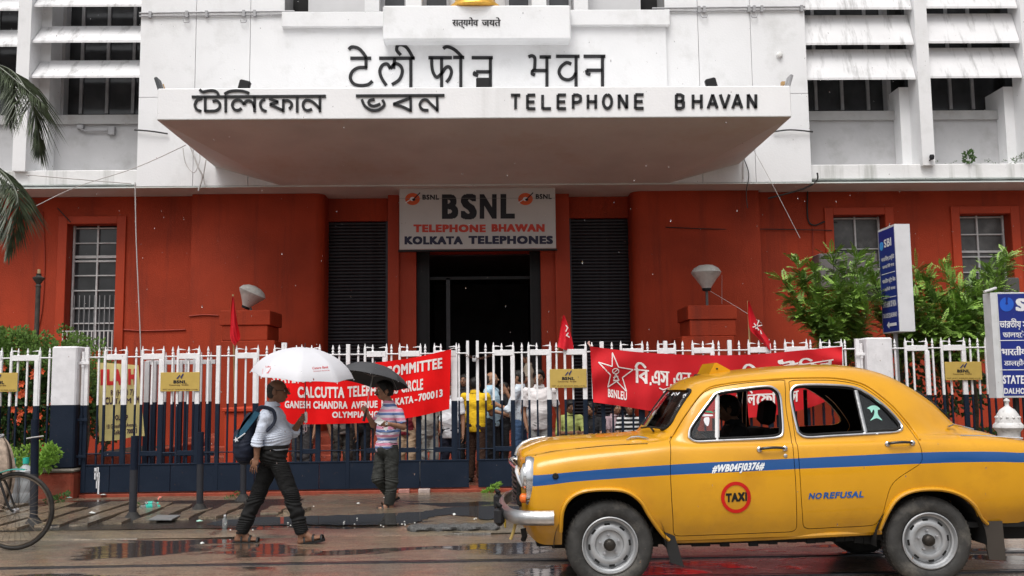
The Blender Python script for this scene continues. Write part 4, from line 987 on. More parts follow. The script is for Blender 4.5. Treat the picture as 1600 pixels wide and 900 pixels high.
# masonry seen behind the gates
ob = thing('flower_bed', 'low red planter wall behind the left gate leaf under the window', 'planter', (U(190, 715, 16.6).x, 16.6, 0))
MB().bbox(U(100, 700, 16.6).x, U(236, 700, 16.6).x, 16.6, 16.8, 0, .52, .02).build('front_wall', BRICKRED, ob); MB().bbox(U(236, 700, 16.6).x, U(250, 700, 16.6).x, 16.6, 19.5, 0, .58, .02).build('side_wall', BRICKRED, ob)
MB().box(U(100, 700, 16.6).x, U(236, 700, 16.6).x, 16.8, 20, .3, .45).build('soil', mat('dark_soil', (.03, .025, .018), .9, .3, 9, bump=.6), ob)
RED2 = mat('bright_red_paint', (.50, .055, .02), .5, .1, 2, bump=.15)
o = thing('low_wall', 'bright red painted block behind the left gate by the backpack', 'wall', (U(390, 700, 17.2).x, 17.2, 0))
MB().bbox(U(350, 700, 17.0).x, U(452, 700, 17.0).x, 17.0, 19, 0, 1.18, .01).build('block', RED2, o); MB().bbox(U(346, 700, 17.0).x, U(455, 700, 17.0).x, 16.96, 19.02, 1.181, 1.25, .01).build('ledge', RED2, o)

# ============================================================ BANNERS, PLATES, SIGNS
CRED = mat('red_banner_cloth', (.70, .007, .008), .75, .10, 3, spec=.1, bump=.1)
CRED2 = mat('crimson_banner_cloth', (.50, .008, .014), .75, .10, 3, bump=.1)
CWHITE = mat('banner_white_paint', (.72, .66, .64), .7, .12, 30)
def crv(pts):
    P = smooth_line([(a, b) for a, b in pts], 10)
    xs_ = [p[0] for p in P]; ys_ = [p[1] for p in P]
    return lambda u: float(np.interp(u, xs_, ys_))
class Cloth:
    def __init__(s, x0, x1, top, bot, Y, waves, lx=0, rx=0):
        s.x0, s.x1, s.top, s.bot, s.Y, s.w = x0, x1, crv(top), crv(bot), Y, waves; s.lx, s.rx = lx, rx
    def pt(s, u, v, off=0.0):
        t = (v-s.top(u))/max(1, s.bot(u)-s.top(u)); y = s.Y-off+s.w(u, t)
        return tuple(U(u, v, y))
    def build(s, name, m, parent, nu=160, nv=26):
        mb = MB()
        def fn(a, b):
            uu = s.x0+(s.x1-s.x0)*a+s.lx*b*(1-a)+s.rx*b*a; return s.pt(uu, s.top(uu)+(s.bot(uu)-s.top(uu))*b)
        mb.grid(fn, nu, nv); n0 = len(mb.v)
        vs = [(x, y+.004, z) for x, y, z in mb.v]; fs = [tuple(reversed(f)) for f in mb.f]; mb.add(vs, fs)
        return mb.build(name, m, parent, smooth=60, fix=False)
    def text(s, name, items, m, parent, rows=26, bold=.03):
        for txt, xa, xb, base0, base1, cap in items:
            mb = MB()
            def F(a, b, xa=xa, xb=xb, base0=base0, base1=base1):
                return s.pt(a, base0+(base1-base0)*(a-xa)/(xb-xa)-b, .006)
            lettering(mb, txt, F, xa, xb, 0, cap, rows, bold, maxseg=3.0); o = mb.build(name, m, parent, fix=False)
            if cap < 12.4: o['kind'] = 'stuff'
wav1 = lambda u, t: .022*math.sin(u*.09+t*2)+.015*math.sin(u*.23-t*3)*t+.02*math.sin(u*.031+1)-.03*t*(1-t)
b1 = thing('banner', 'bright red cloth banner for the CALCUTTA TELEPHONES CIRCLE committee, tied to the left middle gate', 'banner', (fx(570), YF-.10, .8))
c1_ = Cloth(424, 705, [(420, 583), (470, 578), (540, 571), (600, 565), (650, 558), (710, 544.5)], [(420, 661), (480, 663), (580, 660), (650, 651), (710, 637)], YF-.10, wav1, 0, -3)
c1_.build('cloth', CRED, b1)
c1_.text('first_line', [('STATE', 424, 462, 598, 597.5, 17), ('CO-ORDINATION', 468, 595, 597, 590, 17), ('COMMITTEE', 602, 691, 589, 574.5, 16.5)], CWHITE, b1, bold=.045)
c1_.text('second_line', [('CALCUTTA', 465, 538, 620.5, 621, 17), ('TELEPHONES', 543, 622, 620, 614, 16.5), ('CIRCLE', 627, 661, 613, 608, 17)], CWHITE, b1, bold=.04)
c1_.text('third_line', [('GANESH', 445, 485, 637, 637.5, 11), ('CHANDRA', 489.5, 543, 638, 638, 11.5), ('AVENUE', 549, 590, 638, 636.5, 11), ('KOLKATA', 596, 646, 636, 629, 11), ('-', 648, 652, 628.5, 628, 11), ('700013', 653.5, 691.5, 627, 619, 11.5)], CWHITE, b1, bold=.04)
c1_.text('fourth_line', [('OLYMPIA', 519, 570, 652.5, 652, 9.5), ('HOUSE', 576, 612, 652, 650, 9.5)], CWHITE, b1, bold=.04)
MB().tube([c1_.pt(703, 546), U(709, 544, YF-.03), U(712, 546, YF-.02)], .008, 5).build('tie', CABLEW, b1)
def wav2(u, t):
    k = math.exp(-(u-922)/55)
    return .02*math.sin(u*.07+t*2.5)+.05*k*math.sin((t*9+(u-922)*.05))*min(1, (u-920)/12)+.015*math.sin(u*.19+t)*t+(.04*math.sin((t*14)+(1317-u)*.09)*math.exp(-(1317-u)/30))
b2 = thing('banner', 'dark red cloth banner with a white star outline and Bengali writing, behind the taxi', 'banner', (fx(1120), YF-.10, .8))
c2 = Cloth(922, 1316, [(915, 540), (960, 546), (1010, 551), (1100, 555), (1180, 553.5), (1250, 547.5), (1320, 541)], [(915, 627), (960, 633), (1010, 641), (1060, 648), (1130, 654), (1200, 650), (1250, 641), (1290, 627), (1320, 608)], YF-.10, wav2, 5, 0)
c2.build('cloth', CRED2, b2, 220, 30)
mb = MB(); F = lambda a, b, d: Vector(c2.pt(a, b, d))
star = [(956.8, 550.8), (966.5, 573.7), (989.3, 577.5), (972.5, 590), (979, 611.8), (963.5, 595.8), (949.7, 605), (954, 586), (935, 565.8), (956.5, 572.5)]
for a, b in zip(star, star[1:]+star[:1]): stroke(mb, [a, ((a[0]+b[0])/2, (a[1]+b[1])/2), b], 1.6, F, .010, .006)
mb.build('star', CWHITE, b2)
mb = MB(); stroke(mb, arc(962, 580, 5.0, 4.2, 0, 360, 14), 1.3, F, .010, .006); stroke(mb, [(958, 583.5), (966, 576.5)], 1.1, F, .010, .006)
for q in ([(962, 584), (959, 594), (967, 594), (962, 584)], [(958, 590), (966, 588)], [(958, 595), (967, 595)]): stroke(mb, q, 1.4, F, .010, .006)
mb.build('dish_symbol', CWHITE, b2)['kind'] = 'stuff'
c2.text('union_name', [('BSNLEU', 950, 979.5, 619.5, 625, 12.5)], CWHITE, b2, bold=.03)
c2.text('bengali_line', [('িব', 992, 1013, 598, 600, 25), ('.', 1015, 1018, 601, 601, 22), ('এস', 1019, 1045, 601, 603, 25), ('.', 1047, 1050, 604, 604, 22), ('এন', 1053, 1079, 604, 605, 25), ('.', 1081, 1084, 605, 605, 22), ('এল', 1086, 1116, 605, 604, 25), ('ই', 1124, 1140, 604, 603, 25), ('িক', 1160, 1190, 602, 600, 25), ('েট', 1200, 1245, 598, 588, 24), ('িকল', 1248, 1301, 586, 578, 19)], CWHITE, b2, 34, .045)
c2.text('lower_line', [('.', 1148, 1151, 636, 636, 20), ('েটিল', 1151, 1180, 634, 633, 19), ('েফা', 1182, 1212, 633, 632, 20), ('নস', 1226, 1247, 632, 627, 19)], CWHITE, b2, 30, .05)
mb = MB()
for q in ([(1030, 606), (1036, 609), (1046, 606)], [(1036, 613), (1042, 610), (1046, 613)], [(1036, 621), (1040, 617), (1046, 620)], [(1034, 630), (1038, 626)], [(1042, 632), (1046, 628)], [(1058, 622), (1068, 630)]): stroke(mb, q, 1.8, F, .010, .006)
mb.build('small_scrawl', CWHITE, b2)['kind'] = 'stuff'
MB().tube([c2.pt(923, 541.5), U(919, 536, YF-.03), U(921, 534, YF)], .014, 6).build('tie', mat('pinkish_cord', (.5, .3, .26), .7), b2)
# rooftop-yellow foliage cap seen behind the rail omitted; flags
def flag(pole, cloth, folds, lab, wr=None):
    r = thing('flag', lab, 'flag', tuple(U(pole[0][0], pole[0][1], YF+.08)))
    MB().tube([U(a, b, YF+.08) for a, b in pole], .014, 6).build('pole', mat('bamboo', (.35, .22, .10), .6), r, True)
    n = len(cloth); mb = MB(); m_ = 8
    L_ = smooth_line([(c[0], c[1]) for c in cloth], 6); R_ = smooth_line([(c[2], c[3]) for c in cloth], 6)
    def fn(a, b):
        i = b*(len(L_)-1); k = min(int(i), len(L_)-2); t = i-k
        l, q = L_[k].lerp(L_[k+1], t), R_[k].lerp(R_[k+1], t); p = l.lerp(q, a)
        return tuple(U(p.x, p.y, YF-.02+.035*math.sin(a*folds+b*3)+.02*math.sin(a*folds*2.3)*b))
    mb.grid(fn, 20, 24); vs = [(x, y+.004, z) for x, y, z in mb.v]; mb.add(vs, [tuple(reversed(f)) for f in mb.f])
    mb.build('cloth', mat('flag_red_cloth', (.55, .008, .018), .6, .08, 4), r, 60, fix=False)
    if wr:
        mb = MB()
        for q in wr: stroke(mb, q, 1.6, lambda a, b, d: U(a, b, YF-.07-d), 0, .003)
        mb.build('white_mark', CWHITE, r)
flag([(368, 700), (364, 460)], [(363, 463, 365, 463), (361, 485, 368, 486), (360, 510, 371, 505), (360, 528, 375, 522), (366, 540, 375, 530)], 7, 'drooping plain red flag on a pole above the left gate')
flag([(866, 590), (880, 494)], [(879, 493, 882, 493), (876, 510, 889, 512), (873, 530, 895, 535), (871, 542, 897, 552)], 5, 'red flag with white marks on a leaning bamboo stick by the yellow plate', [[(884, 508), (887, 512), (884, 518)], [(888, 520), (885, 524), (890, 527)]])
flag([(1172, 560), (1169, 470)], [(1168.5, 470, 1170, 470), (1169, 495, 1182, 500), (1172, 515, 1194, 520), (1184, 528, 1204, 535), (1198, 544, 1206, 548)], 4, 'pointed red flag with a white emblem above the taxi roof', [[(1178, 505), (1186, 516)], [(1186, 500), (1181, 514)], [(1176, 511), (1191, 508)], [(1188, 516), (1190, 522)]])
# yellow name plates
PLY = mat('ochre_plate', (.50, .35, .09), .45, .06, 8); DBL = mat('print_darkblue', (.02, .03, .12), .5)
def plate(u0, u1, v0, v1, lab):
    y = YF-.045; r = thing('name_plate', lab, 'sign', tuple(U((u0+u1)/2, v1, y)), group='yellow BSNL plates on the fence')
    a, b = U(u0, v0, y), U(u1, v1, y); MB().bbox(a.x, b.x, y, y+.012, b.z, a.z, .003).build('plate', PLY, r)
    w = u1-u0; h = v1-v0; X = lambda f: u0+f*w; V = lambda f: v0+f*h; yp = y-.003
    print_on(r, 'name', [('BSNL', X(.33), X(.67), V(.58), h*.17, .06)], yp, BLACKP, 22)
    print_on(r, 'slogan', [('Connecting', X(.22), X(.50), V(.705), h*.075, .03), ('India', X(.55), X(.72), V(.70), h*.085, .03), ('VISIT US AT: KOLKATA BSNL.CO.IN', X(.05), X(.95), V(.94), h*.06, .03)], yp, mat('print_brown', (.10, .05, .02), .5), 14)
    mb = MB(); Fm = lambda a, b, d: U(a, b, yp-d)
    stroke(mb, [(X(.42), V(.34)), (X(.50), V(.14)), (X(.52), V(.30)), (X(.585), V(.07))], h*.06, Fm, 0, .002); mb.build('logo', DBL, r)
plate(251, 311.5, 582, 611, 'yellow plate on the left gate leaf beside the yellow poster'); plate(859, 917, 577, 605.5, 'yellow plate right of the entrance opening beside the red flag stick')
plate(1476, 1535, 565.5, 593.5, 'yellow plate on the right railing under the shrub'); plate(-34, 26.5, 583, 612, 'yellow plate cut off by the left edge of the photo')
# yellow poster
ps = thing('poster', 'crumpled yellow poster with red heading hanging behind the left gate', 'poster', tuple(U(188, 688, YF+.25)))
wv = lambda u, t: .012*math.sin(u*.16+t*2)+.010*math.sin(u*.05+t*5)
pc = Cloth(151, 216, [(145, 566), (180, 568), (220, 571), (230, 572)], [(145, 690), (180, 688), (206, 683), (230, 681)], YF+.28, wv, 4, 10)
pc.build('sheet', mat('yellow_poster', (.62, .52, .22), .55, .08, 5), ps, 50, 40)
pc.text('heading', [('FLASH', 157, 213, 600, 599, 24)], mat('print_red2', (.55, .03, .03), .5), ps, bold=.07)
pc.text('small_text', [('R. (Head', 173, 200, 618, 617, 9), ('7)', 203, 209, 617, 616, 9), ('ECU', 160, 176, 632, 631, 11), ('TA M', 178, 205, 631, 630, 9), ('CM', 209, 217, 629, 629, 10), ('OLYMP', 180, 200, 656, 656, 8), ('18 Ganesh Ch Avenue,', 167, 214, 670, 666, 7), ('Kolkata - 700013', 177, 214, 679, 676, 7)], mat('print_dark', (.06, .03, .05), .5), ps, 18)
SBLUE = mat('bank_blue', (.015, .028, .20), .35, .05, 5); SGREY = mat('sign_case_grey', (.55, .56, .57), .4, .06, 5, dirt=(.3, .3, .28), dirt_amt=.4, dirt_scale=4); CYAN = mat('logo_cyan', (.06, .32, .75), .4); MBLUE = mat('logo_blue', (.02, .10, .50), .4)
# sign 1: slim box on a pole behind the right pillar, printed face turned to the left
y1, y2 = 14.75, 15.40; a0, a1 = U(1397, 350, y1), U(1397, 518, y1); b0, b1_ = U(1421, 349.5, y1), U(1371.5, 358, y2)
s1 = thing('bank_sign', 'tall slim SBI bank sign box with a left pointing arrow above the right gate pillar', 'sign', (a0.x+.12, y1+.2, 0))
mb = MB(); zt1, zb1 = a0.z, a1.z; xb2 = b1_.x; Lc = Vector((a0.x, y1, 0)); Lf = Vector((xb2, y2, 0)); wvec = Vector((b0.x-a0.x, 0, 0))
vs = [Lc, Lf, Lf+wvec, Lc+wvec]; mb.add([(p.x, p.y, z) for z in (zb1, zt1) for p in vs], [(0, 1, 2, 3), (7, 6, 5, 4), (0, 4, 5, 1), (1, 5, 6, 2), (2, 6, 7, 3), (3, 7, 4, 0)])
mb.build('case', mat('white_tin', (.62, .62, .64), .4, .05, 4, dirt=(.3, .3, .3), dirt_amt=.3), s1)
e = (Lf-Lc).normalized(); nr = Vector((-e.y, e.x, 0)); nr = nr if nr.dot(Vector((-1, -1, 0))) > 0 else -nr; WL_ = (Lf-Lc).length
S1 = lambda a, b, d=0: tuple(Lf-e*WL_*a+nr*(.004+d)+Vector((0, 0, zt1-(zt1-zb1)*b)))
mb = MB(); mb.prism([(.03, .02), (.97, .02), (.97, .99), (.03, .99)], lambda a, b, d: S1(a, b, d), 0, -.003); mb.build('face', SBLUE, s1)
mb = MB(); T1 = lambda a, b: S1(a, -b, .003)
for t, xa, xb, yb, c in (('SBI', .36, .80, -.185, .075), ('ভারতীয় েস্টট', .15, .93, -.315, .035), ('ডালহৌসী শাখা', .2, .9, -.385, .028), ('भारतीय स्टेट बैंक', .15, .93, -.525, .035), ('डालहौसी शाखा', .15, .9, -.60, .028), ('STATE BANK OF INDIA', .12, .9, -.755, .055), ('DALHOUSIE SQUARE BRANCH', .1, .92, -.855, .042)):
    lettering(mb, t, T1, xa, xb, yb, c, 26, .03)
for v in (.435, .665): mb.prism([(.12, v), (.92, v), (.92, v+.006), (.12, v+.006)], lambda a, b, d: S1(a, b, d), .003, .001)
mb.prism([(.28, .925), (.42, .895), (.42, .912), (.85, .912), (.85, .94), (.42, .94), (.42, .957)], lambda a, b, d: S1(a, b, d), .004, .001)
mb.build('print', WHITEP, s1, fix=False)
mb = MB(); mb.prism(arc(.20, .165, .11, .042, -80, 260, 24)+[(.19, .165), (.21, .165)], lambda a, b, d: S1(a, b, d), .004, .001); mb.build('logo', CYAN, s1)
MB().tube([(a0.x+.08, y1+.35, 0), (a0.x+.08, y1+.35, zb1)], .035, 8).build('pole', STEELG, s1)
# sign 2: big box at the right edge
y3 = 12.9; c0_, c1_z = U(1556, 457, y3), U(1556, 622, y3)
s2 = thing('bank_sign', 'wide blue SBI bank sign box with Bengali, Hindi and English lines at the right edge', 'sign', (c0_.x+.7, y3, 0))
wS = 1.15; mb = MB(); mb.bbox(c0_.x, c0_.x+wS, y3, y3+.22, c1_z.z, c0_.z, .006); mb.build('case', SGREY, s2)
# slightly wider at left: visible side
lx = U(1547, 457, y3+.0).x
mb = MB(); mb.prism([(c0_.x-.001, y3), (c0_.x-.001, y3+.22), (lx, y3+.20), (lx+.01, y3+.02)], lambda a, b, d: (a, b, d), c1_z.z, c0_.z); mb.build('side_panel', SGREY, s2)
MB().box(c0_.x+.02, c0_.x+wS-.02, y3-.004, y3-.001, c1_z.z+.03, c0_.z-.02).build('face', SBLUE, s2)
print_on(s2, 'print', [('SBI', 1587, 1632, 485, 20, .06), ('ভারতীয় স্টেট ব্যাঙ্ক', 1562, 1655, 512, 11, .03), ('ডালহৌসী শাখা', 1567, 1640, 527, 8, .02), ('भारतीय स्टेट बैंक', 1565, 1655, 555, 11, .04), ('डालहौसी शाखा', 1569, 1640, 571, 8, .02), ('STATE BANK OF INDIA', 1567, 1690, 599, 13, .04), ('DALHOUSIE SQUARE', 1569, 1660, 615, 9, .04)], y3-.007, WHITEP, 24)
mb = MB(); Fm = lambda a, b, d: U(a, b, y3-d)
for v in (532, 578): stroke(mb, [(1562, v), (1690, v-1)], 1.2, Fm, .005, .008)
mb.build('divider', WHITEP, s2)
mb = MB(); mb.prism(arc(1573, 475.5, 11, 11.2, -80, 260, 28)+[(1572.2, 476), (1573.8, 476)], Fm, .006, .008); lg = mb.build('logo', MBLUE, s2)
mb = MB(); mb.prism(arc(1573, 474, 2.2, 2.2, 0, 360, 12)[:-1], Fm, .0085, .010); mb.build('logo_dot', SBLUE, lg)
for dx in (.25, wS-.15): MB().tube([(c0_.x+dx, y3+.12, 0), (c0_.x+dx, y3+.12, c1_z.z)], .035, 8).build('leg', BLK, s2)
a = U(1538, 456, y3); MB().tube([a, U(1556, 450, y3+.1)], .02, 6).build('top_tube', FRAMEW, s2)
# ornate white post in front
p = G(1575, 850); yy = 11.6; xw = U(1575, 660, yy).x; z0 = U(1575, 682, yy).z
cp = thing('white_post', 'ornate white painted cast iron post with a round finial behind the taxi boot', 'post', (xw, yy, 0))
s = yy/1500; Zp = lambda v: U(1575, v, yy).z
IRW = mat('white_cast_iron', (.60, .59, .58), .55, .08, 15, dirt=(.12, .11, .1), dirt_amt=.7, dirt_scale=14)
MB().lathe([(0, Zp(622)), (3.5*s, Zp(623.5)), (4.6*s, Zp(626.5)), (3*s, Zp(629.5)), (3.3*s, Zp(634)), (5*s, Zp(636))], (xw, yy, 0), 24).build('finial', IRW, cp, 40)
MB().lathe([(5*s, Zp(636)), (11*s, Zp(640)), (16*s, Zp(648)), (18*s, Zp(656)), (18.5*s, Zp(660))], (xw, yy, 0), 32).build('dome', IRW, cp, 40)
MB().lathe([(18.5*s, Zp(660)), (22*s, Zp(664)), (22.5*s, Zp(668)), (19*s, Zp(672)), (16.5*s, Zp(675)), (16*s, Zp(682)), (18*s, Zp(684)), (18*s, Zp(700)), (14*s, Zp(706)), (14*s, .3), (20*s, .2), (21*s, 0)], (xw, yy, 0), 32).build('shaft', IRW, cp, 40)
for i in range(12):
    a = 2*pi*i/12; MB().lathe([(0, -.018), (.018, -.006), (.018, .006), (0, .018)], (xw+16.6*s*math.cos(a), yy+16.6*s*math.sin(a), Zp(652)), 8).build('boss', IRW, cp, True)
# bollards
bollm = split_z('bollard_paint', (.008, .013, .026), (.022, .023, .028), .62, .5, .3)
for (ub, vb, ut, vt, w, lab) in ((52.5, 822, 55, 655, 11.5, 'dark blue steel bollard just behind the bicycle wheel'), (207, 813, 211, 681, 11.5, 'dark blue steel bollard second from the left, under the yellow poster'), (312, 799, 313.5, 675, 10, 'dark blue steel bollard third from the left, between poster and backpack'), (380, 783, 380.5, 700, 9, 'dark blue steel bollard right behind the walking man')):
    p = G(ub, vb, FZ); q = U(ut, vt, p.y); r = thing('bollard', lab, 'bollard', tuple(p), group='steel bollards along the footpath'); ww = w*p.y/1500/2; h = q.z-FZ; dx = q.x-p.x
    MB().tube([(0, 0, 0), (dx*.5, 0, h*.5), (dx, 0, h)], ww, 16).build('tube', bollm, r, 40, world=False)
    MB().lathe([(.125, 0), (.115, .012), (.070, .07), (ww+.004, .10)], n=14).build('cement_foot', mat('black_cement', (.025, .024, .023), .5, .4, 20, bump=.6), r, 40, world=False)
    if vt == 655: MB().tube([(dx*.6-.07, -.07, h*.82), (dx*.6+.0, -.075, h*.83), (dx*.6+.10, -.02, h*.84)], .008, 5).build('wire_tie', CABLEW, r, world=False)
# old lamp post at the left
lp = thing('lamp_post', 'old dark iron lamp post with an urn top without lantern, behind the left fence', 'lamp post', (U(54, 600, 15.4).x, 15.4, 0))
IRON = mat('old_iron', (.055, .05, .045), .55, .3, 14, dirt=(.14, .10, .07), dirt_amt=.6, dirt_scale=6); s = 15.4/1500; Zp = lambda v: U(54, v, 15.4).z
MB().tube([(0, 0, 0), (0, 0, Zp(447))], 3.6*s, 12).build('column', IRON, lp, True, world=False)
MB().lathe([(3.8*s, Zp(449)), (4.5*s, Zp(447)), (3*s, Zp(444)), (5*s, Zp(441)), (8.5*s, Zp(436)), (9*s, Zp(434)), (4.5*s, Zp(432)), (3.2*s, Zp(429)), (5*s, Zp(428)), (0, Zp(427))], n=20).build('urn', IRON, lp, 30, world=False)
MB().lathe([(2.2*s, Zp(428)), (2.4*s, Zp(425)), (2*s, Zp(421)), (0, Zp(420.5))], n=12).build('cap', mat('brass_cap', (.5, .36, .2), .5), lp, 30, world=False)

# ============================================================ LITTER AND SMALL THINGS ON THE FOOTPATH
GRNP = mat('green_plastic', (.03, .42, .33), .35, .1, 10); CLRP = mat('clear_plastic', (.75, .8, .8), .12, .05, 5, trans=.85, spec=.5); PINKP = mat('pink_paper', (.75, .25, .2), .7, .2, 20); PALEP = mat('pale_paper', (.6, .62, .6), .7, .15, 20)
def bottle(u, v, ang, lab, s=1.0, grn=True):
    p = G(u, v, FZ+.04); r = thing('bottle', lab, 'bottle', tuple(p))
    M = Matrix.Rotation(ang, 4, 'Z') @ Matrix.Rotation(pi/2, 4, 'Y')
    MB().lathe([(0, 0), (.03*s, .005), (.032*s, .12*s), (.012*s, .165*s), (.012*s, .175*s)], n=12).xf(M).build('body', CLRP, r, 40, world=False)
    MB().lathe([(.015*s, .17*s), (.015*s, .195*s), (0, .196*s)], n=10).xf(M).build('cap', GRNP if grn else WHITEP, r, 40, world=False)
    if grn: MB().lathe([(.0325*s, .05*s), (.0325*s, .11*s)], n=12).xf(M).build('band', GRNP, r, 40, world=False)
bottle(219, 794, .7, 'clear bottle with green cap lying between the second and third bollards', 1.3); bottle(226, 787, .2, 'green plastic cup like bottle behind the clear one between the bollards', .9)
def scrap(u, v, w, h, m, lab, ups=0.0, seed=0):
    p = G(u, v, FZ); R_ = random.Random(seed); mb = MB(); n = 7; s = p.y/1500
    pts = [(math.cos(2*pi*i/n)*w*s/2*R_.uniform(.6, 1), math.sin(2*pi*i/n)*h*s*2.2*R_.uniform(.6, 1), .012+R_.uniform(0, ups)) for i in range(n)]
    mb.add([(0, 0, .02+ups)]+pts, [(0, i+1, (i+1) % n+1) for i in range(n)])
    vs = [(x, y, z-.004) for x, y, z in mb.v]; mb.add(vs, [tuple(reversed(f)) for f in mb.f])
    o = mb.build('litter', m, None, world=False); o.location = p+Vector((0, 0, .024)); tag(o, lab, 'litter')
for i, (u, v, w, h, m, lab, ups) in enumerate(((127, 773, 9, 4, PINKP, 'crumpled pink and white cup by the left pillar foot', .07), (146, 776, 5, 3, PINKP, 'small pink cup on the footpath below the paint drip', .05), (107, 777, 6, 2, PALEP, 'pale orange scrap left of the crumpled cup', .01), (108, 782, 12, 3, mat('teal_scrap', (.25, .38, .36), .5), 'flat teal wrapper by the left pillar', .01), (143, 807, 18, 3, PALEP, 'torn white paper lying among the slabs', .02),
        (249, 786, 6, 3, PINKP, 'little pink cup right of the green bottles', .05), (312, 820, 12, 2.5, mat('mint_scrap', (.4, .65, .55), .5), 'mint green wrapper in front of the third bollard', .015), (161, 777, 14, 2, PALEP, 'thin pale strip under the left gate', .005), (560, 791, 8, 2, PALEP, 'pale flat scrap on the footpath left of the striped shirt man', .008), (316, 855, 8, 2, PALEP, 'tiny white scrap on the road by the rear sandal', .01), (710, 810, 6, 2.5, PALEP, 'white crumb at the puddle edge right of centre', .02))):
    scrap(u, v, w, h, m, lab, ups, i)
p = G(351, 826, FZ); r = thing('bottle', 'small clear bottle standing upright behind the rear foot of the walking man', 'bottle', tuple(p)); MB().lathe([(0, 0), (.028, .004), (.028, .10), (.011, .125), (.011, .135)], n=12).build('body', CLRP, r, 40, world=False); MB().lathe([(.013, .133), (.013, .15), (0, .151)], n=10).build('cap', WHITEP, r, 40, world=False)
mb = MB(); R_ = random.Random(3)
for (u, v) in ((350, 822), (450, 818), (454, 822), (538, 816), (537, 818), (554, 820), (558, 811), (595, 822), (599, 824), (628, 820), (632, 816), (633, 821), (648, 818), (741, 812), (744, 811), (782, 820), (490, 792), (600, 778), (360, 829), (395, 829)):
    p = G(u, v, FZ+.016); mb.lathe([(0, 0), (.010, .003), (.007, .013), (0, .016)], tuple(p), 7)
tag(mb.build('pebbles', mat('pale_grit', (.65, .65, .62), .5), smooth=True), 'pale grit and rain splashes in the kerbside puddle', 'grit', kind='stuff')
# flat stone slab, kerb stone lump, drain cover
p = [G(*q, FZ+.03) for q in ((243, 806), (281, 806), (268, 812), (233, 812))]
p = [G(*q, FZ+.04) for q in ((246, 806), (282, 806), (268, 813), (232, 813))]
o = MB().add(p+[q+Vector((0, 0, .012)) for q in p], [(0, 1, 2, 3), (7, 6, 5, 4), (0, 4, 5, 1), (1, 5, 6, 2), (2, 6, 7, 3), (3, 7, 4, 0)]).build('board', mat('grey_tile', (.20, .21, .21), .3, .1, 6)); tag(o, 'flat grey board lying on the slanting slabs between the second and third bollards', 'board')
# kerb stone
kp = G(708, 833); ks = MB()
def kfn(a, b):
    th = b*2*pi; L_ = 1.02; x = (a-.5)*L_; rr = .060+.007*math.sin(x*23+th*3)+.006*math.sin(x*51+th); e = min(1, (1-abs(a-.5)*2)*9)**.5
    return (x, math.cos(th)*rr*1.5*e, .03+math.sin(th)*rr*.75*e)
ks.grid(kfn, 40, 14); o = ks.build('kerb_stone', mat('granite_lump', (.09, .09, .088), .55, .6, 60, bump=.9, bscale=70), None, 50, world=False, fix=False); o.location = (kp.x, kp.y+.1, .01); tag(o, 'rough grey granite kerb stone lying loose beside the puddle', 'stone')
# fallen black strap near the gate gap
P = [G(*q, .04) for q in ((690, 754), (705, 757), (716, 751), (722, 758), (735, 762), (722, 757), (708, 760), (700, 756))]; tag(MB().tube(smooth_line([tuple(a) for a in P], 4), .02, 6).build('rag', mat('black_rag', (.02, .02, .02), .8), None, True), 'black strap or rag lying before the gap between the gates', 'rag')
# water jars behind the bicycle
JAR = mat('jar_plastic', (.42, .44, .45), .25, .08, 6, trans=.25, spec=.5)
for (u, v, w, vt, lab) in ((18, 789, 20, 731, 'large clear plastic water jar with green cap at left, behind the bicycle wheel'), (38, 787, 26, 730, 'large clear plastic water jar with green cap next to the first bollard')):
    p = G(u, v, FZ); r = thing('water_jar', lab, 'jar', tuple(p), group='two big water jars by the fence'); s = p.y/1500; R0 = w*s/2*.98; h = U(u, vt, p.y).z-FZ
    MB().lathe([(0, 0), (R0*.9, .005), (R0, .03), (R0, h*.3), (R0*.96, h*.33), (R0, h*.36), (R0, h*.62), (R0*.96, h*.65), (R0, h*.68), (R0*.98, h*.9), (R0*.6, h), (R0*.3, h+.03), (R0*.28, h+.08)], n=24).build('body', JAR, r, 40, world=False)
    MB().lathe([(R0*.36, h+.05), (R0*.36, h+.13), (0, h+.135)], n=16).build('cap', GRNP, r, 40, world=False)
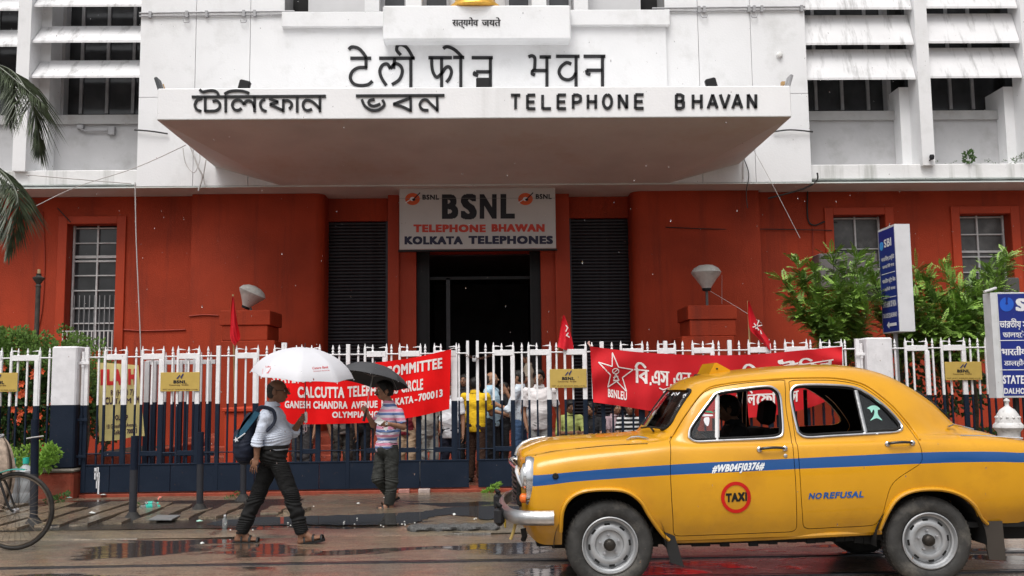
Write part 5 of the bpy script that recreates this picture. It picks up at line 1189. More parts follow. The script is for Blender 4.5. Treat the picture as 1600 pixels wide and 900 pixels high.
# sack on the bicycle side
# ============================================================ BICYCLE (front wheel in view at the left edge)
pb = G(22, 859.5, 0.0); RW_ = 58.3*pb.y/1500
bc = thing('bicycle', 'old black roadster bicycle with teal mudguard, only its front wheel in view', 'bicycle', tuple(pb), math.radians(0))
RUB = mat('tyre_rubber', (.022, .020, .018), .6, .3, 30, dirt=(.10, .07, .05), dirt_amt=.6, dirt_scale=9); RIM = mat('bike_rim', (.16, .13, .10), .35, .3, 20, metal=.7); TEAL = mat('teal_enamel', (.03, .22, .18), .35, .1, 6); BKF = mat('black_enamel', (.015, .015, .015), .35)
def ring(R, r, n=64, m=10, sy=1):
    mb = MB(); mb.grid(lambda a, b: ((R+r*math.cos(2*pi*b))*math.cos(2*pi*a), sy*r*math.sin(2*pi*b), (R+r*math.cos(2*pi*b))*math.sin(2*pi*a)), n, m); return mb
def bike_wheel(cx):
    M = Matrix.Translation((cx, 0, RW_))
    w = ring(RW_-.02, .02).xf(M).build('wheel', RUB, bc, True, world=False, fix=False)
    ring(RW_-.045, .011, sy=1.5).xf(M).build('rim', RIM, w, True, world=False, fix=False)
    MB().lathe([(.018, -.045), (.026, -.03), (.02, 0), (.026, .03), (.018, .045)], (cx, 0, RW_), 12, 'y').build('hub', STEELG, w, True, world=False)
    mb = MB()
    for k in range(32):
        a = 2*pi*k/32; b_ = a+(.5 if k % 2 else -.5); s_ = .035 if k % 4 < 2 else -.035
        mb.tube([(cx+.024*math.cos(b_), s_, RW_+.024*math.sin(b_)), (cx+(RW_-.05)*math.cos(a), 0, RW_+(RW_-.05)*math.sin(a))], .0016, 4, cap=False)
    mb.build('spokes', RIM, w, world=False)
bike_wheel(0); bike_wheel(-1.15)
for cx, a0, a1 in ((0, 78, 150), (-1.15, 20, 170)):
    mb = MB(); mb.grid(lambda a, b: (cx+(RW_+.022+.012*math.sin(pi*b))*math.cos(math.radians(a0+(a1-a0)*a)), (b-.5)*.075, RW_+(RW_+.022+.012*math.sin(pi*b))*math.sin(math.radians(a0+(a1-a0)*a))), 24, 6); mb.build('mudguard', TEAL, bc, 60, world=False, fix=False)
def bt(pts, r, n='frame_tube', m=BKF): MB().tube(pts, r, 10).build(n, m, bc, True, world=False)
hd0, hd1 = Vector((-.19, 0, RW_+.42)), Vector((-.25, 0, RW_+.62)); bb = Vector((-.72, 0, RW_-.05)); st = Vector((-.90, 0, RW_+.50)); ra = Vector((-1.15, 0, RW_))
for s_ in (-1, 1): bt(smooth_line([(0, s_*.052, RW_), (-.05, s_*.055, RW_+.06), (-.125, s_*.052, RW_+.25), tuple(hd0+Vector((0, s_*.03, -.04)))], 5), .012, 'fork_blade')
bt([hd0, hd1], .018, 'head_tube'); bt([hd0, bb], .015); bt([hd1-Vector((0, 0, .05)), st], .014); bt([bb, st], .015)
for s_ in (-1, 1): bt([bb+Vector((0, s_*.03, 0)), ra+Vector((0, s_*.055, 0))], .009); bt([st, ra+Vector((0, s_*.055, 0))], .008)
bt(smooth_line([(-.48, .3, RW_+.70), (-.30, .28, RW_+.74), (-.24, .1, RW_+.72), (-.24, -.1, RW_+.72), (-.30, -.28, RW_+.74), (-.48, -.3, RW_+.70)], 5), .011, 'handlebar', STEELG)
MB().bbox(-1.1, -.82, -.09, .09, RW_+.56, RW_+.64, .03).build('saddle', RUB, bc, world=False)
MB().lathe([(.09, -.003), (.09, .003)], tuple(bb+Vector((0, .05, 0))), 24, 'y').build('chainring', STEELG, bc, world=False)
sk = thing('sack', 'pale patterned sack at the left edge above the bicycle mudguard', 'sack', tuple(G(-6, 800, FZ)))
mb = MB(); mb.grid(lambda a, b: ((.19+.03*math.sin(a*30))*math.cos(2*pi*a)*math.sin(pi*min(.98, b*.93+.04))**.5, .16*math.sin(2*pi*a)*math.sin(pi*min(.98, b*.93+.04))**.5, b*.95), 28, 16); mb.build('bag', mat('sack_cloth', (.36, .28, .22), .8, .35, 14, bump=.5), sk, True, world=False, fix=False)

# ============================================================ PLANTS
def leafmat(name, c, v=.3): return mat(name, c, .38, v, 6, spec=.4)
LG1 = leafmat('leaf_bright', (.19, .32, .055), .45); LG2 = leafmat('leaf_dark', (.05, .10, .025), .45); LPALM = leafmat('palm_leaf', (.05, .066, .034), .6); BARK = mat('bark', (.07, .055, .04), .85, .3, 14, bump=.8)
def orth(d):
    a = d.cross(Vector((0, 0, 1)));
    if a.length < .1: a = d.cross(Vector((1, 0, 0)))
    a.normalize(); return a
def leaflet(mb, p, d, n, L_, W_):
    s = d.cross(n).normalized()*W_
    mb.add([p, p+d*L_*.45+s-n*W_*.25, p+d*L_, p+d*L_*.45-s-n*W_*.25, p+d*L_*.45], [(0, 1, 4), (1, 2, 4), (0, 4, 3), (4, 2, 3)])
def compound(mb, p, d, L_, pairs, ll, droop=.5):
    d = d.normalized(); side = orth(d); up = side.cross(d).normalized(); pos = Vector(p); step = L_/pairs
    roll = random.uniform(-.7, .7); side = (side*math.cos(roll)+up*math.sin(roll)).normalized()
    for k in range(pairs):
        d = (d+Vector((0, 0, -droop/pairs))).normalized(); n = side.cross(d).normalized(); n = n if n.z > 0 else -n; pos = pos+d*step
        f = math.sin(pi*(k+1.2)/(pairs+1.6))**.6
        for s in (-1, 1): leaflet(mb, pos, (side*s*.85+d*.55+Vector((0, 0, random.uniform(-.25, .1)))).normalized(), n, ll*f*random.uniform(.85, 1.1), ll*.24)
    leaflet(mb, pos, d, side.cross(d).normalized(), ll, ll*.2)
# right shrub: limbs from two stems, each twig carrying feathery leaves
tr = thing('shrub_tree', 'bushy green tree with feathery leaves growing behind the right railing and pillar', 'tree', (U(1400, 700, 15.9).x, 15.9, 0))
mbw, mbl, mbd = MB(), MB(), MB()
stems = [(U(1395, 720, 15.9), U(1405, 560, 15.9)), (U(1475, 730, 16.1), U(1470, 570, 16.1)), (U(1320, 720, 16.3), U(1315, 560, 16.2)), (U(1520, 730, 15.6), U(1515, 560, 15.6))]
for a, b in stems: mbw.tube(smooth_line([tuple(a), tuple(a.lerp(b, .5)+Vector((.08, 0, 0))), tuple(b)], 4), [.045]*8+[.03], 7)
tips = [(1222, 438, 15.6), (1246, 412, 15.9), (1270, 420, 16.3), (1300, 398, 15.9), (1338, 402, 16.0), (1352, 418, 15.5), (1232, 468, 15.6), (1262, 500, 15.8), (1280, 458, 15.4), (1310, 450, 15.3), (1330, 480, 15.4), (1300, 510, 15.4), (1290, 530, 15.9), (1345, 512, 15.6), (1362, 470, 15.3), (1255, 445, 15.9),
        (1375, 455, 16.2), (1432, 420, 16.2), (1448, 432, 15.7), (1478, 424, 16.2), (1500, 448, 15.6), (1432, 470, 15.3), (1462, 470, 15.3), (1490, 490, 15.2), (1520, 440, 15.8), (1545, 420, 15.9), (1575, 402, 15.9), (1560, 412, 15.8), (1512, 480, 15.2), (1540, 490, 15.0), (1562, 516, 14.6), (1545, 520, 14.7), (1500, 520, 14.9), (1518, 548, 14.8), (1470, 510, 15.0), (1445, 505, 15.2), (1430, 530, 15.4), (1480, 545, 15.1), (1535, 462, 15.6), (1590, 470, 15.9), (1460, 545, 15.6), (1405, 500, 16.2), (1560, 455, 15.9), (1245, 492, 15.7), (1320, 425, 16.2), (1280, 485, 15.5), (1350, 545, 15.9), (1450, 452, 15.6), (1475, 468, 15.5), (1420, 445, 16.0), (1402, 470, 16.0), (1388, 500, 15.9), (1425, 495, 15.5), (1458, 525, 15.2), (1490, 508, 15.2), (1515, 502, 15.1), (1402, 440, 16.3), (1365, 440, 15.8), (1345, 455, 15.5), (1310, 475, 15.6), (1500, 470, 15.5)]
for (u, v, y) in tips:
    T_ = U(u, v, y); b = min(stems, key=lambda s_: abs(s_[1].x-T_.x))[1]; b = b+Vector((0, 0, random.uniform(-.5, 0)))
    mid = b.lerp(T_, .5)+Vector((random.uniform(-.1, .1), random.uniform(-.1, .1), .10)); path = smooth_line([tuple(b), tuple(mid), tuple(T_)], 7)
    mbw.tube(path, [.016-.012*i/(len(path)-1) for i in range(len(path))], 5)
    for i in range(3, len(path)):
        pp = path[i]; dd = (path[i]-path[i-1]).normalized()
        for q in range(6 if i > 5 else 4):
            dr_ = (dd*random.uniform(.2, .8)+Vector((random.uniform(-1, 1), random.uniform(-1, .6), random.uniform(-.25, .8)))).normalized()
            compound(mbl if random.random() < .75 else mbd, pp, dr_, random.uniform(.18, .31), random.randint(7, 11), random.uniform(.048, .072), random.uniform(.2, .9))
mbw.build('trunk', BARK, tr, True); o = mbl.build('crown', LG1, tr, fix=False); mbd.build('crown', leafmat('leaf_mid', (.09, .17, .035), .4), tr, fix=False)
# leaf masses made of many single small leaves
def leafcloud(name, blobs, n, m, size, lab, cat, kind=None, flowers=None, parent=None, up=.3):
    mb = MB(); tot = sum(b[3]*b[4]*b[5] for b in blobs)
    for b in blobs:
        k = int(n*b[3]*b[4]*b[5]/tot)
        for _ in range(k):
            d = Vector((random.gauss(0, 1), random.gauss(0, 1), random.gauss(0, 1))).normalized(); rr = random.random()**.35
            c = Vector((b[0]+d.x*b[3]*rr, b[1]+d.y*b[4]*rr, b[2]+d.z*b[5]*rr)); c += Vector([.06*math.sin(c.y*19+c.z*11), 0, .05*math.sin(c.x*17)])
            dr_ = (d+Vector((random.uniform(-.8, .8), random.uniform(-.8, .8), random.uniform(-.5, .5)+up))).normalized()
            leaflet(mb, c, dr_, orth(dr_), size*random.uniform(.6, 1.2), size*.28)
    return mb.build(name, m, parent, fix=False)
def blob(u, v, y, ru, rv, ry=.4): c = U(u, v, y); return (c.x, c.y, c.z, ru*y/1500, ry, rv*y/1500)
sh = thing('shrub', 'leafy green shrub with orange flowers behind the left railing', 'shrub', (U(60, 700, 15.1).x, 15.1, 0))
leafcloud('foliage', [blob(20, 545, 15.2, 42, 30), blob(-20, 560, 15.2, 40, 40), blob(55, 535, 15.2, 20, 18), blob(95, 560, 15.3, 26, 30), blob(40, 560, 14.7, 24, 14, .2), blob(10, 530, 15.1, 20, 20), blob(115, 545, 15.6, 18, 25), blob(150, 575, 15.2, 12, 40), blob(105, 520, 17.5, 14, 10, .2)], 6500, leafmat('leaf_hedge', (.10, .18, .035), .55), .065, '', '', parent=sh)
leafcloud('foliage', [blob(20, 620, 15.4, 50, 60), blob(80, 620, 15.5, 45, 60), blob(130, 630, 15.8, 35, 50), blob(-20, 640, 15.4, 40, 70), blob(60, 690, 15.5, 60, 25), blob(100, 580, 15.8, 40, 30), blob(165, 640, 16.0, 14, 60)], 6500, LG2, .10, '', '', parent=sh)
ORF = mat('orange_flower', (.65, .10, .03), .6, .3, 12)
for (u, v) in ((54, 582), (52, 588), (66, 580), (34, 600), (36, 613), (30, 618), (38, 616), (20, 640), (30, 655), (33, 645), (62, 650), (48, 640), (118, 655), (6, 575), (140, 625)):
    c = U(u, v, 15.0); mb = MB()
    for k in range(6):
        a = k*pi/3; d = Vector((math.cos(a), -.4, math.sin(a))).normalized(); leaflet(mb, c, d, Vector((0, -1, 0)), .07, .022)
    mb.build('flower', ORF, sh, fix=False)
mbw = MB()
for (u, v, y) in ((20, 560, 15.2), (80, 575, 15.4), (130, 590, 15.6), (48, 560, 15.3), (160, 600, 15.8)):
    a = U(u+random.uniform(-15, 15), 740, y); mbw.tube(smooth_line([tuple(a), tuple(a.lerp(U(u, v, y), .5)+Vector((.1, 0, 0))), tuple(U(u, v, y))], 5), .018, 5)
mbw.build('stems', BARK, sh, True)
for nm, bl, n, m, sz, lab in (('weed', [blob(76, 712, 13.95, 12, 14, .12), blob(72, 732, 13.9, 9, 8, .1)], 420, leafmat('leaf_lime', (.16, .30, .04), .4), .07, 'lime green weed growing against the left pillar plinth'),
        ('weed', [blob(15, 712, 14.05, 26, 12, .15), blob(50, 715, 14.1, 30, 16, .15)], 600, leafmat('leaf_bright', (0, 0, 0)), .07, 'green weeds along the plinth behind the water jars'),
        ('weed', [blob(765, 764, 14.2, 11, 4, .08)], 160, leafmat('leaf_lime', (0, 0, 0)), .06, 'small bright green weed at the foot of the right gate leaf'),
        ('weed', [blob(1516, 243, 20.6, 7, 10, .08)], 90, LG2, .09, 'small fern sprouting on the right white ledge'),
        ('ledge_moss', [blob(1590, 247, 20.75, 14, 6, .08), blob(1480, 255, 20.7, 26, 1.5, .04), blob(1560, 254, 20.7, 26, 2, .04)], 220, LG2, .035, 'dark moss along the right white ledge'),
        ('weed', [blob(90, 775, 13.6, 14, 4, .2), blob(360, 776, 14.0, 14, 2, .1), blob(212, 790, 13.0, 6, 2, .1)], 190, LG2, .045, 'thin grass tufts at the edge of the footpath under the left gate'),
        ('shrub', [blob(1480, 690, 15.2, 30, 16, .3), blob(1540, 700, 15.4, 40, 30, .3), blob(1430, 700, 15.6, 40, 30, .3)], 1700, LG2, .09, 'low dark bush behind the right railing')):
    o = leafcloud(nm, bl, n, m, sz, lab, 'plant'); tag(o, lab, 'plant', kind='stuff' if nm == 'ledge_moss' or 'grass' in lab else None)
o = leafcloud('shrub', [blob(1470, 660, 15.0, 22, 12, .2), blob(1390, 640, 16.2, 60, 60, .4), blob(1480, 600, 16.4, 70, 50, .3)], 1500, LG2, .11, '', ''); tag(o, 'dark undergrowth under the feathery tree', 'plant')
# palm fronds at the upper left, hanging from a trunk outside the photo
pm = thing('palm_tree', 'palm whose dark drooping fronds hang into the upper left corner', 'tree', (-9.9, 15.6, 0))
MB().tube([(-.4, 0, 0), (-.3, 0, 3), (0, 0, 6.6)], [.16, .14, .11], 12).build('trunk', BARK, pm, True, world=False)
def frond(pts, y, n, ll, spread=1.0):
    path = smooth_line([tuple(U(u, v, yy)) for (u, v, yy) in pts], n); mb = MB()
    mb.tube(path, [.018-.013*i/(len(path)-1) for i in range(len(path))], 5)
    for i in range(2, len(path)-1):
        t = i/(len(path)-1); d = (path[i+1]-path[i-1]).normalized(); sd = orth(d)
        for s_ in (-1, 1):
            for q in range(3):
                dr_ = (sd*s_*spread*random.uniform(.6, 1.35)+d*random.uniform(.7, 1.1)+Vector((0, random.uniform(-.35, .35), -.55*t-.15))).normalized()
                L_ = ll*math.sin(pi*(.15+.8*t))*random.uniform(.7, 1.1); p0 = path[i].lerp(path[i+1], random.random()); W_ = .0085; nn = orth(dr_); s2_ = dr_.cross(Vector((0, 1, 0))).normalized()*W_
                tip = p0+dr_*L_+Vector((0, 0, -.25*L_)); m1 = p0+dr_*L_*.5
                mb.add([p0-s2_*.5, p0+s2_*.5, m1+s2_, m1-s2_, tip], [(0, 1, 2, 3), (3, 2, 4)])
    mb.build('frond', LPALM, pm, fix=False)
frond([(-60, 75, 15.6), (-20, 95, 15.4), (20, 112, 15.2), (45, 150, 15.0), (58, 200, 15.0), (62, 240, 15.0)], 15, 10, .85, 1.15)
frond([(-60, 90, 15.8), (-20, 100, 15.7), (5, 115, 15.6), (16, 150, 15.6), (14, 190, 15.6)], 15, 8, .7)
frond([(-60, 235, 15.6), (-25, 250, 15.4), (10, 275, 15.2), (28, 310, 15.0), (24, 350, 15.0), (12, 398, 15.0)], 15, 10, .68, .9)
frond([(-60, 240, 15.9), (-20, 262, 15.8), (12, 290, 15.7), (35, 330, 15.6), (30, 368, 15.6)], 15, 8, .42, .7)
frond([(-60, 85, 15.2), (-10, 100, 15.0), (30, 130, 14.9), (70, 165, 14.9)], 15, 7, .5)
frond([(-60, 255, 15.2), (-30, 280, 15.0), (-5, 320, 14.9), (5, 370, 14.9)], 15, 8, .5, .7)

# ============================================================ FALLING RAIN
RAIN = bpy.data.materials.new('rain_water'); RAIN.use_nodes = True; b_ = RAIN.node_tree.nodes['Principled BSDF']; b_.inputs['Transmission Weight'].default_value = 1; b_.inputs['IOR'].default_value = 1.33; b_.inputs['Roughness'].default_value = 0
R_ = random.Random(21); mb = MB()
for k in range(800):
    y = 2.2+13*R_.random()**.8; x = R_.uniform(-.56, .56)*y*1.05; z = CAMH+R_.uniform(-.28, .5)*y
    if z < .05: continue
    r = R_.uniform(.0009, .0019)*(1 if y < 6 else 1.5); mb.lathe([(0, -2.6*r), (r, -.8*r), (r, .8*r), (0, 2.6*r)], (x, y, z), 6)
tag(mb.build('rain', RAIN, smooth=True), 'fine falling raindrops in the air over the street', 'rain', kind='stuff')
# ============================================================ TAXI
TX = Vector((.91, 8.25, 0))
taxi = thing('taxi', 'rounded yellow saloon taxi with a blue side stripe and NO REFUSAL on its rear door', 'taxi', tuple(TX))
DG = bpy.context.evaluated_depsgraph_get
# control net: rows bottom edge -> roof centre; (x, half width, z) at each station
def S(r0, r1, r2, r3, r4, r5, r6, r7, r8): return [r0, r1, r2, r3, r4, r5, r6, r7, r8]
NET = [
 S((-.66, .42, .46), (-.66, .50, .54), (-.665, .53, .74), (-.665, .51, .92), (-.665, .46, .965), (-.67, .38, .972), (-.672, .30, .98), (-.675, .18, .985), (-.68, 0, .99)),
 S((-.60, .60, .39), (-.60, .72, .50), (-.602, .765, .75), (-.602, .735, .93), (-.615, .62, 1.0), (-.63, .46, 1.0), (-.64, .36, 1.02), (-.648, .22, 1.035), (-.655, 0, 1.04)),
 S((-.52, .66, .34), (-.50, .765, .50), (-.48, .80, .76), (-.48, .775, .955), (-.48, .665, 1.028), (-.48, .50, 1.03), (-.49, .40, 1.07), (-.50, .25, 1.095), (-.50, 0, 1.10)),
 S((-.36, .70, .34), (-.34, .785, .50), (-.30, .81, .78), (-.30, .79, .98), (-.30, .68, 1.055), (-.30, .52, 1.055), (-.31, .42, 1.095), (-.31, .27, 1.118), (-.31, 0, 1.125)),
 S((-.05, .72, .35), (-.05, .79, .52), (-.05, .815, .79), (-.05, .795, 1.0), (-.05, .69, 1.078), (-.05, .535, 1.076), (-.05, .435, 1.11), (-.05, .29, 1.13), (-.05, 0, 1.137)),
 S((.22, .73, .355), (.22, .79, .53), (.22, .815, .79), (.22, .795, 1.015), (.22, .70, 1.097), (.22, .56, 1.092), (.22, .46, 1.12), (.20, .31, 1.14), (.18, 0, 1.147)),
 S((.42, .735, .36), (.42, .79, .54), (.42, .812, .80), (.42, .79, 1.03), (.42, .715, 1.108), (.41, .63, 1.12), (.38, .52, 1.135), (.34, .34, 1.15), (.31, 0, 1.156)),
 S((.52, .738, .362), (.52, .79, .54), (.52, .81, .80), (.52, .785, 1.035), (.53, .722, 1.115), (.53, .66, 1.165), (.46, .57, 1.165), (.41, .36, 1.17), (.38, 0, 1.175)),
 S((.62, .738, .364), (.62, .79, .54), (.62, .81, .80), (.62, .785, 1.04), (.63, .728, 1.118), (.655, .668, 1.30), (.60, .59, 1.34), (.545, .37, 1.36), (.52, 0, 1.365)),
 S((.74, .738, .366), (.74, .79, .545), (.74, .81, .80), (.74, .785, 1.04), (.745, .732, 1.12), (.77, .668, 1.36), (.76, .595, 1.49), (.71, .38, 1.54), (.68, 0, 1.552)),
 S((.88, .74, .37), (.88, .79, .55), (.88, .81, .80), (.88, .785, 1.045), (.88, .735, 1.12), (.89, .668, 1.38), (.90, .605, 1.535), (.86, .41, 1.60), (.83, 0, 1.622)),
 S((1.1, .74, .375), (1.1, .79, .55), (1.1, .808, .80), (1.1, .785, 1.045), (1.1, .737, 1.12), (1.1, .672, 1.38), (1.1, .612, 1.562), (1.1, .42, 1.637), (1.1, 0, 1.664)),
 S((1.42, .74, .38), (1.42, .79, .55), (1.42, .808, .80), (1.42, .785, 1.05), (1.42, .737, 1.12), (1.42, .672, 1.38), (1.42, .615, 1.585), (1.42, .43, 1.665), (1.42, 0, 1.695)),
 S((1.75, .74, .39), (1.75, .79, .56), (1.75, .808, .81), (1.75, .785, 1.055), (1.75, .737, 1.125), (1.75, .672, 1.38), (1.78, .612, 1.588), (1.78, .43, 1.68), (1.78, 0, 1.712)),
 S((2.02, .74, .40), (2.02, .79, .57), (2.02, .81, .82), (2.02, .788, 1.06), (2.02, .735, 1.125), (2.03, .668, 1.36), (2.06, .60, 1.53), (2.08, .42, 1.665), (2.10, 0, 1.708)),
 S((2.22, .74, .41), (2.22, .79, .58), (2.22, .812, .83), (2.22, .79, 1.065), (2.22, .73, 1.128), (2.23, .662, 1.28), (2.26, .59, 1.43), (2.34, .40, 1.60), (2.38, 0, 1.655)),
 S((2.40, .74, .42), (2.40, .79, .59), (2.40, .815, .84), (2.40, .795, 1.065), (2.41, .725, 1.125), (2.41, .66, 1.18), (2.46, .575, 1.32), (2.56, .38, 1.49), (2.62, 0, 1.548)),
 S((2.56, .74, .43), (2.56, .79, .60), (2.56, .815, .84), (2.56, .797, 1.06), (2.57, .71, 1.125), (2.58, .64, 1.145), (2.64, .54, 1.20), (2.77, .35, 1.35), (2.83, 0, 1.395)),
 S((2.74, .735, .44), (2.74, .79, .60), (2.74, .81, .84), (2.74, .795, 1.055), (2.75, .695, 1.125), (2.76, .60, 1.13), (2.80, .50, 1.145), (2.93, .33, 1.20), (2.99, 0, 1.222)),
 S((2.95, .72, .45), (2.95, .785, .60), (2.95, .81, .83), (2.95, .79, 1.045), (2.95, .68, 1.118), (2.96, .57, 1.11), (2.98, .47, 1.12), (3.06, .31, 1.155), (3.10, 0, 1.172)),
 S((3.20, .70, .45), (3.20, .775, .60), (3.20, .80, .82), (3.20, .78, 1.03), (3.20, .665, 1.10), (3.20, .53, 1.08), (3.20, .44, 1.09), (3.24, .29, 1.118), (3.26, 0, 1.13)),
 S((3.42, .66, .45), (3.42, .75, .60), (3.42, .78, .81), (3.42, .755, .995), (3.42, .645, 1.06), (3.42, .50, 1.03), (3.42, .41, 1.03), (3.43, .27, 1.045), (3.44, 0, 1.052)),
 S((3.58, .60, .46), (3.59, .70, .60), (3.59, .73, .80), (3.58, .70, .94), (3.57, .60, .99), (3.57, .47, .96), (3.57, .38, .95), (3.57, .25, .955), (3.58, 0, .96)),
 S((3.66, .45, .52), (3.66, .55, .62), (3.66, .58, .76), (3.66, .55, .86), (3.65, .48, .89), (3.65, .38, .87), (3.65, .3, .865), (3.65, .2, .865), (3.66, 0, .866)),
]
def loft(NET, si, sj):
    P = np.array(NET, float)                       # stations x rows x 3
    def cr(A, n):
        A = np.concatenate([2*A[:1]-A[1:2], A, 2*A[-1:]-A[-2:-1]]); out = []
        for i in range(1, len(A)-2):
            a, b, c, d = A[i-1], A[i], A[i+1], A[i+2]
            # centripetal-like limiter keeps stations from overshooting
            for k in range(n):
                t = k/n; out.append(.5*(2*b+(c-a)*t+(2*a-5*b+4*c-d)*t*t+(3*b-a-3*c+d)*t**3))
        out.append(A[-2]); return np.array(out)
    Q = cr(P, si); Q = cr(Q.transpose(1, 0, 2), sj).transpose(1, 0, 2); Q[:, -1, 1] = 0
    return Q
Q = loft(NET, 6, 6); NI, NJ = Q.shape[:2]
mb = MB(); ring_ = 2*NJ-1
for i in range(NI):
    for j in range(NJ): mb.v.append((Q[i, j, 0], -Q[i, j, 1], Q[i, j, 2]))
    for j in range(NJ-2, -1, -1): mb.v.append((Q[i, j, 0], Q[i, j, 1], Q[i, j, 2]))
for i in range(NI-1):
    for j in range(ring_-1): mb.f.append((i*ring_+j, i*ring_+j+1, (i+1)*ring_+j+1, (i+1)*ring_+j))
def capring(i, s):
    base = [i*ring_+j for j in range(ring_)]; c = len(mb.v); a = np.mean([mb.v[k] for k in base], axis=0); a[0] += s*.01; mb.v.append(tuple(a))
    for j in range(ring_-1): mb.f.append((base[j], c, base[j+1]) if s > 0 else (base[j], base[j+1], c))
    mb.f.append((base[-1], c, base[0]) if s > 0 else (base[-1], base[0], c))
capring(0, -1); capring(NI-1, 1)
shell_me = mb.mesh('shell', 50)
_bm = bmesh.new(); _bm.from_mesh(shell_me); bvh = BVHTree.FromBMesh(_bm); _bm.free()
cam0 = Vector((0, 0, CAMH))-TX
def hit(u, v, off=0.0, fallback=-.70):
    d = ray(u, v).normalized(); r = bvh.ray_cast(cam0, d)
    if r[0] is None or r[0].y > .2:
        p = U(u, v, TX.y+fallback)-TX; return Vector(p), Vector((0, -1, 0))
    n = r[1] if r[1].dot(d) < 0 else -r[1]
    return r[0]+n*off, n
def H(u, v, off=0.0): return hit(u, v, off)[0]
def side_y(x, z):
    r = bvh.ray_cast(Vector((x, -2, z)), Vector((0, 1, 0))); return r[0].y if r[0] is not None else -.7
def apply_mods(me, mods):
    o = bpy.data.objects.new('temp', me); COL.objects.link(o)
    for t, kw in mods:
        m = o.modifiers.new('m', t)
        for k, v in kw.items(): setattr(m, k, v)
    bpy.context.view_layer.update(); r = bpy.data.meshes.new_from_object(o.evaluated_get(DG())); bpy.data.objects.remove(o); return r
def cutter(prisms):
    mb = MB()
    for poly, axis, d0, d1 in prisms:
        fn = (lambda a, b, d: (a, d, b)) if axis == 'y' else (lambda a, b, d: (d, a, b)); mb.prism(poly, fn, d0, d1)
    o = bpy.data.objects.new('cutter', mb.mesh('cutter')); COL.objects.link(o); return o
def boolean(me, prisms, op='DIFFERENCE'):
    c = cutter(prisms); r = apply_mods(me, [('BOOLEAN', dict(object=c, operation=op, solver='EXACT'))]); bpy.data.objects.remove(c); return r
shell_me.materials.append(None); shell_me.materials.append(None)
solid = apply_mods(shell_me, [('SOLIDIFY', dict(thickness=.028, offset=-1, use_quality_normals=True, material_offset=1))])
def out2(px_, n=5, closed=True):
    P = [H(*p) for p in px_]; P = [(p.x, p.z) for p in P]
    if closed: P = P+[P[0]]
    return [tuple(p) for p in (smooth_line(P, n)[:-1] if closed else smooth_line(P, n))]
FA = [(-.365, .20), (-.365, .45), (-.352, .60), (-.30, .69), (-.20, .742), (-.03, .755), (.12, .738), (.225, .665), (.285, .565), (.36, .455), (.43, .375), (.50, .34), (.50, .20)]
RA = [(2.085, .20), (2.10, .42), (2.15, .55), (2.225, .655), (2.35, .71), (2.54, .718), (2.69, .68), (2.80, .605), (2.87, .50), (2.93, .45), (2.95, .20)]
def arch(poly): return [poly[0]]+[tuple(p) for p in smooth_line(poly[1:-1], 4)]+[poly[-1]]
FWIN = out2([(1077, 683), (1079, 670), (1092, 650), (1110, 626), (1121, 614.5), (1150, 609.5), (1195, 604.5), (1210, 608), (1218, 620), (1221, 648), (1222, 674), (1216, 682), (1190, 685), (1120, 688), (1088, 689)], 4)
RWIN = out2([(1247, 675), (1241, 650), (1236, 622), (1238, 608), (1250, 602.5), (1290, 602), (1330, 605), (1352, 614), (1378, 632), (1398, 652), (1408, 666), (1402, 673.5), (1370, 676), (1300, 680), (1260, 682)], 4)
def rrect(w0, w1, z0, z1, r=.06, n=5):
    """windscreen outline in (y,z): half width w0 at z0, w1 at z1"""
    P = []
    for (sx, z, w, a0) in ((1, z0, w0, -90), (1, z1, w1, 0), (-1, z1, w1, 90), (-1, z0, w0, 180)):
        cx = sx*(w-r); cz = z+r if z == z0 else z-r
        P += [(cx+r*math.cos(math.radians(a0+90*k/n)), cz+r*math.sin(math.radians(a0+90*k/n))) for k in range(n+1)]
    return P
WS = rrect(.585, .53, 1.20, 1.512); RS = rrect(.34, .28, 1.25, 1.47, .08)
m1 = boolean(solid, [(arch(FA), 'y', -1.2, 1.2), (arch(RA), 'y', -1.2, 1.2), (FWIN, 'y', -1.2, 1.2), (RWIN, 'y', -1.2, 1.2), (WS, 'x', .2, .93), (RS, 'x', 2.5, 3.12)])
FD = out2([(1046, 690), (1056, 672), (1070, 650), (1092, 620), (1106, 609), (1120, 604.5), (1155, 599), (1190, 595.5), (1224, 593.5), (1227, 600), (1229, 640), (1236, 680), (1240, 705), (1243, 740), (1245, 790), (1245.5, 818), (1244, 827), (1236, 831.3), (1215, 832.5), (1150, 835), (1080, 837.5), (1062, 838), (1054, 836), (1051.5, 828), (1051, 810), (1049, 780), (1047, 735)], 4)
RD = out2([(1232, 597), (1240, 594), (1270, 593.5), (1300, 594), (1330, 598), (1352, 606), (1385, 630), (1408, 654), (1424, 674), (1434, 688), (1440, 702), (1441.5, 716), (1438, 725), (1425, 734), (1405, 747), (1393, 760), (1386, 780), (1380, 802), (1372, 816), (1358, 822), (1300, 825), (1272, 826.5), (1260, 826), (1254.5, 820), (1253, 800), (1251, 770), (1249, 735), (1243, 690), (1236, 640)], 4)
def shrink(poly, d):
    P = [Vector(p) for p in poly]; n = len(P); A = sum(P[i].x*P[(i+1) % n].y-P[(i+1) % n].x*P[i].y for i in range(n)); s = 1 if A > 0 else -1; out = []
    for i in range(n):
        t = (P[(i+1) % n]-P[i-1]).normalized(); out.append(tuple(P[i]+Vector((-t.y, t.x))*d*s))
    return out
